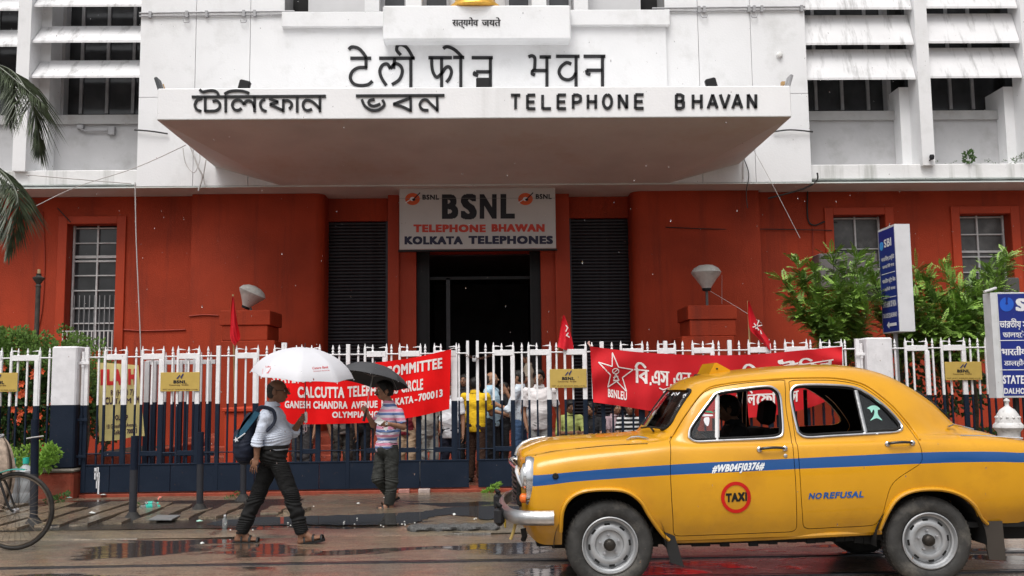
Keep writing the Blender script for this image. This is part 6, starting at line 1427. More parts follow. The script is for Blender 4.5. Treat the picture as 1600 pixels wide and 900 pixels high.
# deduplicate nearly equal neighbours
def clean(poly):
    out = []
    for p in poly:
        if not out or (Vector(p)-Vector(out[-1])).length > .004: out.append(p)
    return out
FD, RD = clean(FD), clean(RD)
body_me = boolean(m1, [(FD, 'y', -1.2, -.25), (RD, 'y', -1.2, -.25), (FD, 'y', .25, 1.2), (RD, 'y', .25, 1.2)])
fd_me = boolean(m1, [(shrink(FD, .0055), 'y', -1.2, -.26)], 'INTERSECT'); rd_me = boolean(m1, [(shrink(RD, .0055), 'y', -1.2, -.26)], 'INTERSECT')
for me in (body_me, fd_me, rd_me):
    me.polygons.foreach_set('use_smooth', [True]*len(me.polygons)); me.set_sharp_from_angle(angle=math.radians(38))
# paint: yellow with the blue stripe as a second coat, stripe edges follow the photo
YEL = mat('taxi_yellow', (.62, .295, .004), .34, .08, 2.2, bump=.2, coat=.65, dirt=(.40, .165, .006), dirt_amt=.6, dirt_scale=1.6, bscale=3.2)
nt = YEL.node_tree; L = nt.links.new; oldc = colour_in(YEL).links[0].from_socket
tcn = nd(nt, 'ShaderNodeTexCoord'); sp = nd(nt, 'ShaderNodeSeparateXYZ'); L(tcn.outputs['Object'], sp.inputs[0])
fac = nd(nt, 'ShaderNodeMapRange'); fac.inputs['From Min'].default_value = -.7; fac.inputs['From Max'].default_value = 3.7; L(sp.outputs['X'], fac.inputs['Value'])
def fcurve(pts):
    c = nd(nt, 'ShaderNodeFloatCurve'); cv = c.mapping.curves[0]
    pts = sorted(((x+.7)/4.4, (z-.7)/.5) for x, z in pts)
    cv.points[0].location = (0, pts[0][1]); cv.points[1].location = (1, pts[-1][1])
    for p in pts:
        if .001 < p[0] < .999: cv.points.new(*p)
    c.mapping.update(); L(fac.outputs[0], c.inputs['Value'])
    m_ = nd(nt, 'ShaderNodeMath', operation='MULTIPLY_ADD'); L(c.outputs[0], m_.inputs[0]); m_.inputs[1].default_value = .5; m_.inputs[2].default_value = .7; return m_.outputs[0]
TOPP = [(831, 742.5), (900, 737), (960, 732), (1044, 726.5), (1140, 721), (1240, 716.5), (1340, 711.5), (1440, 707), (1500, 705.8), (1560, 706), (1598, 707.5)]
BOTP = [(831, 759.5), (900, 752.5), (960, 748), (1044, 742.5), (1140, 738), (1240, 733), (1340, 729), (1440, 724.5), (1500, 722.5), (1560, 721.8), (1598, 722.5)]
tpp = [(H(*p).x, H(*p).z) for p in TOPP]; bpp = [(H(*p).x, H(*p).z) for p in BOTP]
tz, bz = fcurve(tpp), fcurve(bpp)
g1 = nd(nt, 'ShaderNodeMath', operation='LESS_THAN'); L(sp.outputs['Z'], g1.inputs[0]); L(tz, g1.inputs[1])
g2 = nd(nt, 'ShaderNodeMath', operation='GREATER_THAN'); L(sp.outputs['Z'], g2.inputs[0]); L(bz, g2.inputs[1])
g3 = nd(nt, 'ShaderNodeMath', operation='MULTIPLY'); L(g1.outputs[0], g3.inputs[0]); L(g2.outputs[0], g3.inputs[1])
ab = nd(nt, 'ShaderNodeMath', operation='ABSOLUTE'); L(sp.outputs['Y'], ab.inputs[0]); g4 = nd(nt, 'ShaderNodeMath', operation='GREATER_THAN'); L(ab.outputs[0], g4.inputs[0]); g4.inputs[1].default_value = .70
g5 = nd(nt, 'ShaderNodeMath', operation='MULTIPLY'); L(g3.outputs[0], g5.inputs[0]); L(g4.outputs[0], g5.inputs[1])
mxs = nd(nt, 'ShaderNodeMix', data_type='RGBA'); L(g5.outputs[0], mxs.inputs[0]); L(oldc, mxs.inputs[6]); mxs.inputs[7].default_value = (.010, .075, .25, 1); 
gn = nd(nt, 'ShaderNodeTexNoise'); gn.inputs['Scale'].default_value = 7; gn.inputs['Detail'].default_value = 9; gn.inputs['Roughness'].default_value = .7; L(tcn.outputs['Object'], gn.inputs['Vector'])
gz = nd(nt, 'ShaderNodeMapRange'); gz.inputs['From Min'].default_value = .72; gz.inputs['From Max'].default_value = .36; gz.inputs['To Max'].default_value = .55; L(sp.outputs['Z'], gz.inputs['Value'])  # sill grime, which also puts the road's dark reflection into the lower paint
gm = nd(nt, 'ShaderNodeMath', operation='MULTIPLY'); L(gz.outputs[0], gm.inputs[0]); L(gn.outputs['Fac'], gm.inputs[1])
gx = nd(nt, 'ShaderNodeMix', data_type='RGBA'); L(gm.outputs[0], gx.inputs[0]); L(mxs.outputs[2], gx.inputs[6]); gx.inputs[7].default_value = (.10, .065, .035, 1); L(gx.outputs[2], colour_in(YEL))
CABIN = mat('cabin_black', (.010, .010, .010), .85)
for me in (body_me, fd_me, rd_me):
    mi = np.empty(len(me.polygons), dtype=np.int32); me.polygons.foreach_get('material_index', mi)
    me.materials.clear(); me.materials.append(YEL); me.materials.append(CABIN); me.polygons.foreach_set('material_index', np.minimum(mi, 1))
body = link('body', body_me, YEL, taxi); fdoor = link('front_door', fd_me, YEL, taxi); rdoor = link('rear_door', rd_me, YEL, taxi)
def mirrored(me, name):
    m = me.copy(); co = np.empty(len(m.vertices)*3); m.vertices.foreach_get('co', co); co = co.reshape(-1, 3); co[:, 1] *= -1; m.vertices.foreach_set('co', co.ravel()); m.flip_normals(); m.update(); return link(name, m, YEL, taxi)
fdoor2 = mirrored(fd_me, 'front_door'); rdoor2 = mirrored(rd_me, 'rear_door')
CHR = mat('chrome', (.62, .62, .63), .16, .15, 14, metal=1.0); CHRD = mat('dull_chrome', (.50, .50, .50), .28, .2, 10, metal=.9, bump=.15); TYRE = mat('taxi_tyre', (.042, .041, .039), .62, .3, 12, dirt=(.19, .175, .15), dirt_amt=.9, dirt_scale=4, bump=.25)
STEEL = mat('wheel_steel', (.40, .41, .42), .42, .15, 14, metal=.45, dirt=(.16, .14, .12), dirt_amt=.6, dirt_scale=7); UND = mat('underbody_black', (.012, .012, .012), .8); INT = mat('cabin_black', (.010, .010, .010), .85)
def tb(pts, r, name, m, parent=None, n=8, closed=False, sy=1.0):
    P = [tuple(p) for p in pts]
    if closed: P = P+[P[0], P[1]]
    return MB().tube(P, r, n, cap=not closed, sy=sy).build(name, m, parent or taxi, True, world=False)
def on(pts, off, n=4, closed=False):
    P = [tuple(H(u, v, off)) for u, v in pts]
    if closed: P = P+[P[0]]
    Q_ = smooth_line(P, n); return Q_[:-1] if closed else Q_
# drip rail, window trims
tb(on([(1049, 683), (1060, 664), (1076, 640), (1094, 616), (1110, 604.5), (1130, 600), (1165, 595.5), (1225, 591.3), (1270, 590), (1302, 590.5), (1332, 595), (1356, 604), (1388, 628), (1412, 653), (1428, 674), (1437, 688)], .004), .008, 'drip_rail', YEL)
def on_poly(poly, off):
    return [(x, side_y(x, z)-off, z) for x, z in poly]
tb(on_poly(shrink(FWIN, -.004), .004), .0105, 'window_trim', CHR, fdoor, closed=True); tb(on_poly(shrink(RWIN, -.004), .004), .0105, 'window_trim', CHR, rdoor, closed=True)
tb(on_poly(shrink(FWIN, .012), -.012), .010, 'rubber_seal', UND, fdoor, closed=True); tb(on_poly(shrink(RWIN, .012), -.012), .010, 'rubber_seal', UND, rdoor, closed=True)
a, b = H(1121, 613.5, -.012), H(1121, 687, -.012)
MB().tube([a, b], .017, 4).build('vent_post', mat('white_plastic_post', (.72, .72, .72), .4), fdoor, world=False)
a, b = H(1338, 609, -.015), H(1353, 675, -.015); tb([a, b], .018, 'quarter_post', CHRD, rdoor)
# glass
def pane(poly, name, m, parent, off=.018, mirror=False):
    """thin curved glass behind an opening given as an (x,z) outline"""
    P = shrink(clean(poly), -.012); c = (sum(p[0] for p in P)/len(P), sum(p[1] for p in P)/len(P)); mb = MB(); n = len(P); s = -1 if mirror else 1
    rows = [1, .66, .33]; vs = []
    for t in (0, .004):
        for k in rows: vs += [(c[0]+(x-c[0])*k, s*(side_y(c[0]+(x-c[0])*k, c[1]+(z-c[1])*k)*(1 if k else 1)+off+t), c[1]+(z-c[1])*k) for x, z in P]
        vs.append((c[0], s*(side_y(*c)+off+t), c[1]))
    N = 3*n+1; fs = []
    for b in (0, N):
        for r in range(2): fs += [(b+r*n+i, b+r*n+(i+1) % n, b+(r+1)*n+(i+1) % n, b+(r+1)*n+i) for i in range(n)]
        fs += [(b+2*n+i, b+2*n+(i+1) % n, b+3*n) for i in range(n)]
    fs += [(i, N+i, N+(i+1) % n, (i+1) % n) for i in range(n)]
    mb.add(vs, fs); return mb.build(name, m, parent, True, world=False)
GL = bpy.data.materials.new('car_glass'); GL.use_nodes = True; b_ = GL.node_tree.nodes['Principled BSDF']; b_.inputs['Base Color'].default_value = (.75, .78, .77, 1); b_.inputs['Roughness'].default_value = .03; b_.inputs['Transmission Weight'].default_value = 1; b_.inputs['IOR'].default_value = 1.45; b_.inputs['Specular IOR Level'].default_value = 1.0
def clip_x(poly, x0, x1):
    """part of an outline between two slanted lines x=f(z)"""
    out = []; n = len(poly)
    for f, s in ((x0, 1), (x1, -1)):
        if f is None: continue
        src = poly if not out else out; res = []; m_ = len(src)
        for i in range(m_):
            p, q = src[i], src[(i+1) % m_]; dp, dq = s*(p[0]-f(p[1])), s*(q[0]-f(q[1]))
            if dp >= 0: res.append(p)
            if (dp >= 0) != (dq >= 0): t = dp/(dp-dq); res.append((p[0]+(q[0]-p[0])*t, p[1]+(q[1]-p[1])*t))
        out = res
    return out
pv = H(1121, 613.5), H(1121, 687); fv = lambda z: pv[0].x+(z-pv[0].z)/(pv[1].z-pv[0].z)*(pv[1].x-pv[0].x)
pq = H(1338, 609), H(1353, 675); fq = lambda z: pq[0].x+(z-pq[0].z)/(pq[1].z-pq[0].z)*(pq[1].x-pq[0].x)
pane(clip_x(FWIN, None, fv), 'vent_glass', GL, fdoor); pane(clip_x(RWIN, fq, None), 'quarter_glass', GL, rdoor)
pane(clip_x(FWIN, None, fv), 'vent_glass', GL, fdoor2, mirror=True); pane(clip_x(RWIN, fq, None), 'quarter_glass', GL, rdoor2, mirror=True)
tb([(x, -y, z) for x, y, z in (H(1338, 609, -.015), H(1353, 675, -.015))], .018, 'quarter_post', UND, rdoor2); tb([(x, -y, z) for x, y, z in (H(1121, 613.5, -.012), H(1121, 687, -.012))], .016, 'vent_post', UND, fdoor2)
def screen(name, w0, w1, z0, z1, xa, xdir):
    mb = MB(); nu, nv = 20, 8
    for t in (0, .005):
        vs = []
        for j in range(nv+1):
            z = z0+(z1-z0)*j/nv; w = w0+(w1-w0)*j/nv
            for i in range(nu+1):
                y = -w+2*w*i/nu; r = bvh.ray_cast(Vector((xa, y, z)), Vector((xdir, 0, 0))); x = r[0].x if r[0] is not None else xa+xdir*.5
                vs.append((x+xdir*(.022+t), y, z))
        mb.add(vs, [(j*(nu+1)+i, j*(nu+1)+i+1, (j+1)*(nu+1)+i+1, (j+1)*(nu+1)+i) for j in range(nv) for i in range(nu)])
    return mb.build(name, GL, taxi, True, world=False)
ws = screen('windscreen', .60, .545, 1.185, 1.525, -.3, 1); screen('rear_screen', .36, .30, 1.235, 1.485, 3.6, -1)
def seal3(poly, xa, xdir, name):
    P = []
    for y, z in poly:
        r = bvh.ray_cast(Vector((xa, y, z)), Vector((xdir, 0, 0))); P.append((r[0].x-xdir*.003 if r[0] is not None else xa+.5, y, z))
    return tb(P, .013, name, UND, ws, closed=True)
seal3(WS, -.3, 1, 'rubber_seal'); seal3(RS, 3.6, -1, 'rubber_seal')
# cabin: floor, dashboard, seats, wheel, lining
MB().box(.32, 3.3, -.70, .70, .42, .46).box(-.55, 3.5, -.52, .52, .30, .42).build('floor_pan', UND, taxi, world=False)
MB().bbox(.40, .72, -.66, .66, .85, 1.13, .05).build('dashboard', mat('dash_grey', (.09, .09, .092), .6, .2, 30), taxi, world=False)
MB().box(.34, .38, -.70, .70, .42, 1.08).build('firewall', UND, taxi, world=False)
def seat(x, y, w, top, headrest=True, n='front_seat'):
    mb = MB(); P = [(x-.48, .62), (x-.05, .60), (x+.02, .66), (x-.02, .78), (x-.46, .80), (x-.50, .72)]; mb.prism(P, lambda a, b, d: (a, d, b), y-w, y+w)
    P = [(x-.06, .70), (x+.08, .70), (x+.22, top-.03), (x+.17, top), (x+.10, top-.01)]; mb.prism(P, lambda a, b, d: (a, d, b), y-w, y+w)
    s = mb.build(n, INT, taxi, world=False)
    if headrest: MB().bbox(x+.13, x+.24, y-.14, y+.14, top+.02, top+.24, .04).xf(Matrix.Translation((x+.18, y, top)) @ Matrix.Rotation(.16, 4, 'Y') @ Matrix.Translation((-x-.18, -y, -top))).build('headrest', INT, s, world=False)
seat(1.36, .36, .27, 1.17); seat(1.36, -.36, .27, 1.06, False); seat(2.25, 0, .60, 1.08, False, 'rear_seat')
swm = ring(.19, .014, 40, 8).xf(Matrix.Translation((.86, .36, 1.12)) @ Matrix.Rotation(-1.05, 4, 'Y') @ Matrix.Rotation(pi/2, 4, 'X')); swm.build('steering_wheel', INT, taxi, True, world=False, fix=False)
for poly in (FD, RD):
    tb([(x, side_y(x, z)+.016, z) for x, z in poly], .007, 'door_gap_shade', UND, body, n=6, closed=True)  # black strip added behind the door gaps to stand for their shadow
# headlining: dark lining under the roof so the cabin reads black
lm = MB(); n0 = 8*6
for i in range(10*6, 17*6+1, 2):
    for j in range(36, NJ): lm.v.append((Q[i, j, 0], -Q[i, j, 1]*.96, Q[i, j, 2]-.034))
    for j in range(NJ-2, 35, -1): lm.v.append((Q[i, j, 0], Q[i, j, 1]*.96, Q[i, j, 2]-.034))
w_ = 2*(NJ-36)-1; ni = len(lm.v)//w_
lm.f = [(i*w_+j, i*w_+j+1, (i+1)*w_+j+1, (i+1)*w_+j) for i in range(ni-1) for j in range(w_-1)]; lm.build('headlining', INT, taxi, True, world=False)
for dr_, s_ in ((fdoor, -1), (rdoor, -1), (fdoor2, 1), (rdoor2, 1)):
    P = FD if dr_ in (fdoor, fdoor2) else RD; X0_, X1_ = min(p[0] for p in P)+.06, max(p[0] for p in P)-(.08 if P is FD else .30)
    MB().box(X0_, X1_, s_*.70, s_*.725, .50, 1.105).build('door_card', INT, dr_, world=False)
# wheel wells
for cx, cz in ((0, .36), (2.475, .345)):
    for s_ in (-1, 1):
        mb = MB(); mb.grid(lambda a, b: (cx+.43*math.cos(pi*(a*1.04-.02)), s_*(.79-.34*b), cz-.02+.41*math.sin(pi*(a*1.04-.02))), 24, 2)
        mb.prism(arc(cx, cz-.02, .43, .41, -10, 190, 20), lambda a, b, d: (a, d, b), s_*.44, s_*.43); mb.build('wheel_well', UND, taxi, world=False, fix=False)
# arch lips
def lip(poly, r): return [(x, side_y(x, z)-.004, z) for x, z in [tuple(p) for p in smooth_line(poly[1:-1], 4)] if z > .37]
tb(lip(shrink(FA, -.012), 0), .017, 'arch_lip', YEL, body, sy=1.5); tb(lip(shrink(RA, -.012), 0), .017, 'arch_lip', YEL, body, sy=1.5)
# sill: rolled rocker under the doors
tb([H(u, v, .0)+Vector((0, 0, 0)) for u, v in ((1050, 845), (1120, 843), (1200, 840), (1300, 835), (1376, 831))], .022, 'rocker', YEL, body)
# wheels
def wheel(cx, cz, s_):
    R = .335; y = s_*.77
    def Y(d): return y-s_*d          # d measured inwards from the outer face
    prof = [(.215, Y(.02)), (.235, Y(.004)), (.27, Y(-.002)), (.305, Y(.006)), (.322, Y(.018)), (.333, Y(.035)), (R, Y(.05)), (R, Y(.12)), (.33, Y(.145)), (.30, Y(.165)), (.22, Y(.165))]
    t = MB().lathe(prof, (cx, 0, cz), 72, 'y', cap=False).build('tyre', TYRE, None, 30, world=False); t.parent = taxi
    mb = MB()
    for k in range(60):
        a = 2*pi*k/60; ca, sa = math.cos(a), math.sin(a)
        for d0, d1 in ((.03, .055), (.075, .095), (.112, .14)):
            r0, r1 = R-.004, R+.004 if d0 > .04 else R-.0; t1 = a+.036
            mb.add([(cx+r*math.cos(q), Y(d), cz+r*math.sin(q)) for r in (r0, r1) for d in (d0, d1) for q in (a, t1)], [(0, 2, 3, 1), (4, 5, 7, 6), (0, 1, 5, 4), (2, 6, 7, 3), (0, 4, 6, 2), (1, 3, 7, 5)])
    o = mb.build('tread_blocks', TYRE, t, world=False); o['kind'] = 'stuff'
    rp = [(.213, Y(.018)), (.216, Y(.006)), (.208, Y(.002)), (.203, Y(.010)), (.196, Y(.030)), (.184, Y(.036)), (.181, Y(.060)), (.172, Y(.066)), (.165, Y(.050)), (.145, Y(.036)), (.128, Y(.030)), (.112, Y(.034)), (.104, Y(.052)), (.09, Y(.055)), (.055, Y(.052)), (.045, Y(.05))]
    rim = MB().lathe(rp, (cx, 0, cz), 56, 'y', cap=False).build('rim', STEEL, t, 40, world=False)
    hc = [(.046, Y(.055)), (.045, Y(.02)), (.040, Y(.006)), (.024, Y(-.004)), (0, Y(-.006))]
    MB().lathe(hc, (cx, 0, cz), 24, 'y').build('hub_cap', mat('hub_dark', (.04, .035, .03), .45, .3, 20, metal=.5), t, 40, world=False)
    for k in range(8):
        a = 2*pi*k/8+.1; q = MB(); q.bbox(-.022, .022, -.003, .004, -.009, .009, .003)
        q.xf(Matrix.Translation((cx+.155*math.cos(a), Y(.040), cz+.155*math.sin(a))) @ Matrix.Rotation(-(a+pi/2), 4, 'Y') @ Matrix.Rotation(0, 4, 'X')); q.build('vent_slot', UND, t, world=False)
    for k in range(5):
        a = 2*pi*k/5+.4; MB().lathe([(.010, Y(.055)), (.010, Y(.030)), (0, Y(.028))], (cx+.075*math.cos(a), 0, cz+.075*math.sin(a)), 6, 'y').build('wheel_nut', STEELG, t, world=False)
for s_ in (-1, 1): wheel(0, .337, s_); wheel(2.475, .333, s_)
MB().tube([(0, -.66, .33), (0, .66, .33)], .04, 8).tube([(2.475, -.66, .33), (2.475, .66, .33)], .05, 8).lathe([(.0, -.12), (.13, -.06), (.13, .06), (0, .12)], (2.475, 0, .33), 16, 'y').tube([(.6, .2, .33), (2.2, .2, .36), (3.3, .35, .34)], .025, 8).build('axles', UND, taxi, True, world=False)
# underside clutter
mb = MB(); R_ = random.Random(5)
for k in range(22): x = .5+k*.075; z = .355+.006*math.sin(k*2.1)-.0; mb.box(x, x+.07, -.66, -.62, z-.02-R_.random()*.035, z+.06)
mb.build('underbody_ridge', UND, taxi, world=False)
# mud flaps
MB().prism([(.40, .44), (.50, .40), (.565, .165), (.46, .20)], lambda a, b, d: (a, d, b), -.76, -.745).build('mud_flap', mat('flap_rubber', (.02, .02, .02), .6), taxi, world=False)
MB().prism([(2.90, .47), (3.06, .47), (3.07, .17), (2.94, .18)], lambda a, b, d: (a, d, b), -.74, -.72).build('mud_flap', mat('flap_brown', (.05, .042, .035), .7), taxi, world=False)
# bumpers
def sweep(path, sec, name, m, parent=None):
    """path in plan (x,y); sec: (outward, z) section"""
    P = [Vector(p) for p in smooth_line(path, 5)]; n = len(P); vs = []; k = len(sec)
    for i, p in enumerate(P):
        t = (P[min(i+1, n-1)]-P[max(i-1, 0)]).normalized(); o_ = Vector((t.y, -t.x)) if name == 'front_bumper' else Vector((-t.y, t.x))
        for (d, z) in sec: q = p+o_*d; vs.append((q.x, q.y, z))
    fs = [(i*k+j, i*k+(j+1) % k, (i+1)*k+(j+1) % k, (i+1)*k+j) for i in range(n-1) for j in range(k)]+[tuple(range(k)), tuple((n-1)*k+j for j in range(k-1, -1, -1))]
    return MB().add(vs, fs).build(name, m, parent or taxi, 40, world=False)
secb = [(.0, .50), (-.022, .508), (-.04, .53), (-.046, .556), (-.04, .582), (-.022, .604), (.0, .612), (.006, .60), (-.026, .556), (.006, .512)]
fb = sweep([(-.43, -.815), (-.60, -.80), (-.70, -.74), (-.755, -.60), (-.79, -.3), (-.80, 0), (-.79, .3), (-.755, .60), (-.70, .74), (-.60, .80), (-.43, .815)], secb, 'front_bumper', CHRD)
sweep([(3.35, -.80), (3.60, -.79), (3.74, -.68), (3.80, -.3), (3.81, 0), (3.80, .3), (3.74, .68), (3.60, .79), (3.35, .80)], [(d, z-.01) for d, z in secb], 'rear_bumper', CHRD)
for y in (-.50, .50):
    MB().bbox(-.885, -.80, y-.045, y+.045, .46, .61, .03).build('overrider', mat('black_rubber', (.02, .02, .022), .4, .2, 10), fb, world=False)
    tb([(-.84, y, .58), (-.86, y-.02, .64), (-.83, y-.06, .62)], .014, 'overrider_horn', UND, fb)
# number plate bracket and hanging strip under the bumper
MB().bbox(-.80, -.785, -.22, .22, .40, .50, .01).build('number_plate', mat('plate_yellow', (.55, .38, .05), .5), taxi, world=False)
tb([(-.72, -.66, .50), (-.735, -.67, .44), (-.76, -.675, .38)], .012, 'loose_strip', mat('straw', (.35, .25, .08), .8)); tb([(-.66, -.66, .46), (-.65, -.66, .40), (-.66, -.64, .37)], .022, 'tow_hook', UND)
# valance below the bumper (body colour, curved)
mb = MB(); mb.grid(lambda a, b: (-.60+.10*(1-math.cos(b*pi/2))+.06*(abs(a-.5)*2)**3+.02*b, (a-.5)*1.46*(1-.10*b), .54-.19*math.sin(b*pi/2)), 24, 8); mb.build('front_valance', YEL, taxi, True, world=False)
# grille
gt = MB(); gt.bbox(-.70, -.62, -.46, .46, .60, .90, .02).build('grille', UND, taxi, world=False)
gr_ = [o for o in taxi.children if o.name.startswith('grille')][0]
for k in range(7):
    z = .625+.04*k; pth = [(-.675-.045*(1-(y/.46)**2), y, z) for y in np.linspace(-.46, .46, 13)]; tb(pth, .011, 'grille_bar', mat('grille_black', (.03, .03, .03), .35), gr_)
pth = [(-.69-.05*(1-(y/.5)**2), y, .90+.03*(1-(y/.5)**2)) for y in np.linspace(-.5, .5, 15)]; tb(pth, .02, 'grille_top_bar', CHR, gr_)
tb([(-.70, -.50, .925), (-.70, -.53, .88), (-.68, -.56, .82), (-.66, -.58, .77)], [.012, .022, .02, .010], 'grille_wing', CHR, gr_); tb([(-.70, .50, .925), (-.70, .53, .88), (-.68, .56, .82), (-.66, .58, .77)], [.012, .022, .02, .010], 'grille_wing', CHR, gr_)
# headlamps with oval chrome housing, indicators under them
for s_ in (-1, 1):
    M = Matrix.Translation((.030, s_*.665, .825)) @ Matrix.Diagonal((1, .82, 1.30, 1))
    h = MB().lathe([(.135, -.595), (.143, -.62), (.146, -.645), (.140, -.665), (.125, -.668), (.12, -.655)], n=40, axis='x', cap=False).xf(M).build('headlamp', CHR, taxi, 40, world=False)
    MB().lathe([(.098, -.640), (.104, -.672), (.096, -.688), (.088, -.684)], n=32, axis='x', cap=False).xf(Matrix.Translation((.030, s_*.665, .86))).build('bezel', CHR, h, 40, world=False)
    MB().lathe([(.09, -.68), (.07, -.70), (.035, -.712), (0, -.708)], n=28, axis='x').xf(Matrix.Translation((.034, s_*.665, .86))).build('lens', mat('lamp_glass', (.5, .52, .53), .08, .1, 30), h, True, world=False)
    MB().lathe([(.13, -.60), (.13, -.655), (0, -.656)], n=32, axis='x').xf(M).build('housing', YEL, h, world=False)
    MB().lathe([(.036, -.64), (.036, -.672), (.02, -.685), (0, -.687)], n=16, axis='x').xf(Matrix.Translation((0, s_*.70, .695))).build('indicator', mat('amber_lens', (.75, .16, .03), .15, .1, 10), h, True, world=False)
# bonnet trim, badges and small fittings
tb([(-.69, 0, .975), (-.672, 0, 1.03), (-.63, 0, 1.075), (-.56, 0, 1.105), (-.44, 0, 1.128)], [.018, .02, .018, .015, .008], 'bonnet_trim', CHRD)
tb(on([(901, 701.5), (940, 697.5), (985, 694.5), (1012, 693.5)], .001), .0035, 'bonnet_seam', UND, body)
tb(on([(836, 712), (860, 706), (901, 701.5)], .001), .003, 'bonnet_seam', UND, body)
tb([H(u, v, .014) for u, v in ((979, 689.5), (986, 686.5), (998, 685.5), (1008, 686.5), (1014, 687.5))], [.003, .010, .012, .008, .003], 'cowl_badge', CHR, n=10)
tb([H(1006, 672, .03), H(1022, 671, .04), H(1042, 673, .03)], .007, 'wiper', UND); tb([H(1024, 676, .02), H(1022, 671, .04)], .008, 'wiper_arm', UND)
g = H(868, 744); MB().lathe([(.024, .0), (.024, -.008), (.015, -.014), (0, -.012)], tuple(g), 16, 'y').build('side_lamp', UND, taxi, True, world=False)
g = H(1227, 712); MB().lathe([(.015, .0), (.015, -.008), (.007, -.012), (0, -.012)], tuple(g), 14, 'y').build('lock', CHR, fdoor, True, world=False)
for (u0, u1, v, d) in ((1186, 1226, 700.5, fdoor), (1386, 1425, 692, rdoor)):
    a, b = H(u0, v+1.5), H(u1, v); h = MB()
    h.tube(smooth_line([tuple(a+Vector((.005, -.005, 0))), tuple(a+Vector((.02, -.035, .008))), tuple(a.lerp(b, .5)+Vector((0, -.045, .012))), tuple(b+Vector((-.03, -.035, .006))), tuple(b+Vector((-.005, -.005, 0)))], 4), .0105, 8)
    hd = h.build('door_handle', mat('handle_black', (.03, .03, .03), .25), d, True, world=False)
    for q in (a, b): MB().lathe([(.020, .004), (.020, -.014), (.012, -.020), (0, -.021)], tuple(q), 14, 'y').build('handle_base', CHR, hd, True, world=False)
# body crease along the doors and rear wing, chrome wing strip, boot hinge
tb(on([(1500, 681.5), (1540, 682), (1598, 685)], .003), .007, 'wing_strip', CHR, body)
tb([H(1478, 669, .02), H(1486, 667, .03), H(1505, 667, .03), H(1521, 671, .01)], .008, 'boot_hinge', CHR)
for s_ in (-1, 1):
    MB().lathe([(.05, 3.60), (.055, 3.66), (.04, 3.69), (0, 3.70)], n=20, axis='x').xf(Matrix.Translation((0, s_*.60, .80)) @ Matrix.Diagonal((1, .8, 1.6, 1))).build('tail_lamp', mat('red_lens', (.45, .01, .01), .15), taxi, True, world=False)
# roof sign: small yellow wedge box
tr_ = bvh.ray_cast(Vector((.92, -.12, 3)), Vector((0, 0, -1)))[0]; z0 = tr_.z-.035
A_, B_, C_ = U(1106, 584, 8.15)-TX, U(1119, 567, 8.15)-TX, U(1141, 577.5, 8.15)-TX
sgn = MB(); P = [(A_.x-.03, z0), (A_.x+.035, B_.z-.005), (B_.x+.01, B_.z), (C_.x+.015, C_.z-.018), (C_.x+.015, z0)]
sgn = MB(); sgn.prism([(A_.x-.005, A_.z-.03), (B_.x-.012, B_.z), (B_.x+.006, B_.z), (C_.x, C_.z-.004), (C_.x, C_.z-.05)], lambda a, b, d: (a+(.0 if d < 0 else -.0), d, b), -.10, .38); so = sgn.build('roof_sign', YEL, taxi, world=False)
MB().lathe([(.008, .0), (.008, -.006), (0, -.007)], (B_.x+.005, -.10, B_.z-.05), 8, 'y').build('screw', UND, so, world=False)
tb([(A_.x-.01, .08, A_.z-.02), (A_.x-.01, .36, A_.z-.01)], .014, 'sign_foot', UND, so)
# painted lettering on the sides
def on_side(name, items, m, parent, rows=30, bold=.03, off=.0035, slant=0.0):
    mb = MB()
    for it in items:
        mb = MB(); txt, xa, xb, base0, base1, cap = it
        F = lambda a, b: tuple(H(a+b*slant, base0+(base1-base0)*(a-xa)/(xb-xa)-b, off))
        lettering(mb, txt, F, xa, xb, 0, cap, rows, bold, maxseg=4); mb.build(name, m, parent, world=False, fix=False)
on_side('taxi_word', [('TAXI', 1134, 1167, 784, 781.5, 13.5)], mat('paint_black', (.012, .012, .012), .4), fdoor, 30, .055)
mb = MB(); stroke(mb, arc(1149.8, 777, 20.7, 21.8, 0, 360, 48), 5.4, lambda a, b, d: H(a, b, d), .003, .0045); mb.build('taxi_ring', mat('paint_red', (.52, .012, .008), .4), fdoor, world=False)
on_side('registration', [('#WB04FJ0376#', 1112, 1193, 738, 733, 12)], mat('paint_white', (.75, .78, .8), .5), fdoor, 26, .05, slant=.25)
on_side('no_refusal', [('NO', 1263, 1283, 779.5, 778.8, 9.5), ('REFUSAL', 1286, 1349, 778.6, 776.6, 9.8)], mat('paint_blue', (.015, .09, .30), .45), rdoor, 28, .04, slant=.2)
# stickers
MNT = mat('mint_sticker', (.30, .62, .52), .5); GRS = mat('green_sticker', (.02, .30, .17), .5)
def stick(pts, m, name, parent, off, sm=3):
    P = [tuple(p) for p in smooth_line(pts+[pts[0]], sm)[:-1]] if sm > 1 else pts
    Fg = lambda a, b, d: H(a, b, -.0175+d)
    mb = MB(); mb.prism(P, Fg, .0035, .0025); return mb.build(name, m, parent, world=False)
stick([(1356, 637), (1362, 633.5), (1370, 633), (1377, 638.5), (1373, 640), (1374, 648), (1380, 656), (1371, 652.5), (1361, 656.5), (1366, 650), (1368, 643), (1366, 639), (1363, 644), (1361, 639.5)], MNT, 'sticker', rdoor, 0, 3)
stick([(1100, 643), (1104, 641), (1112, 641.5), (1116, 645)], GRS, 'sticker', fdoor, 0, 1); stick([(1095, 648), (1098, 646), (1114, 647), (1115, 649.5), (1098, 650)], WHITEP, 'sticker', fdoor, 0, 1)
stick([(1101, 652), (1108, 651), (1109, 657), (1107, 665), (1103, 663), (1100, 656)], WHITEP, 'sticker', fdoor, 0, 2)
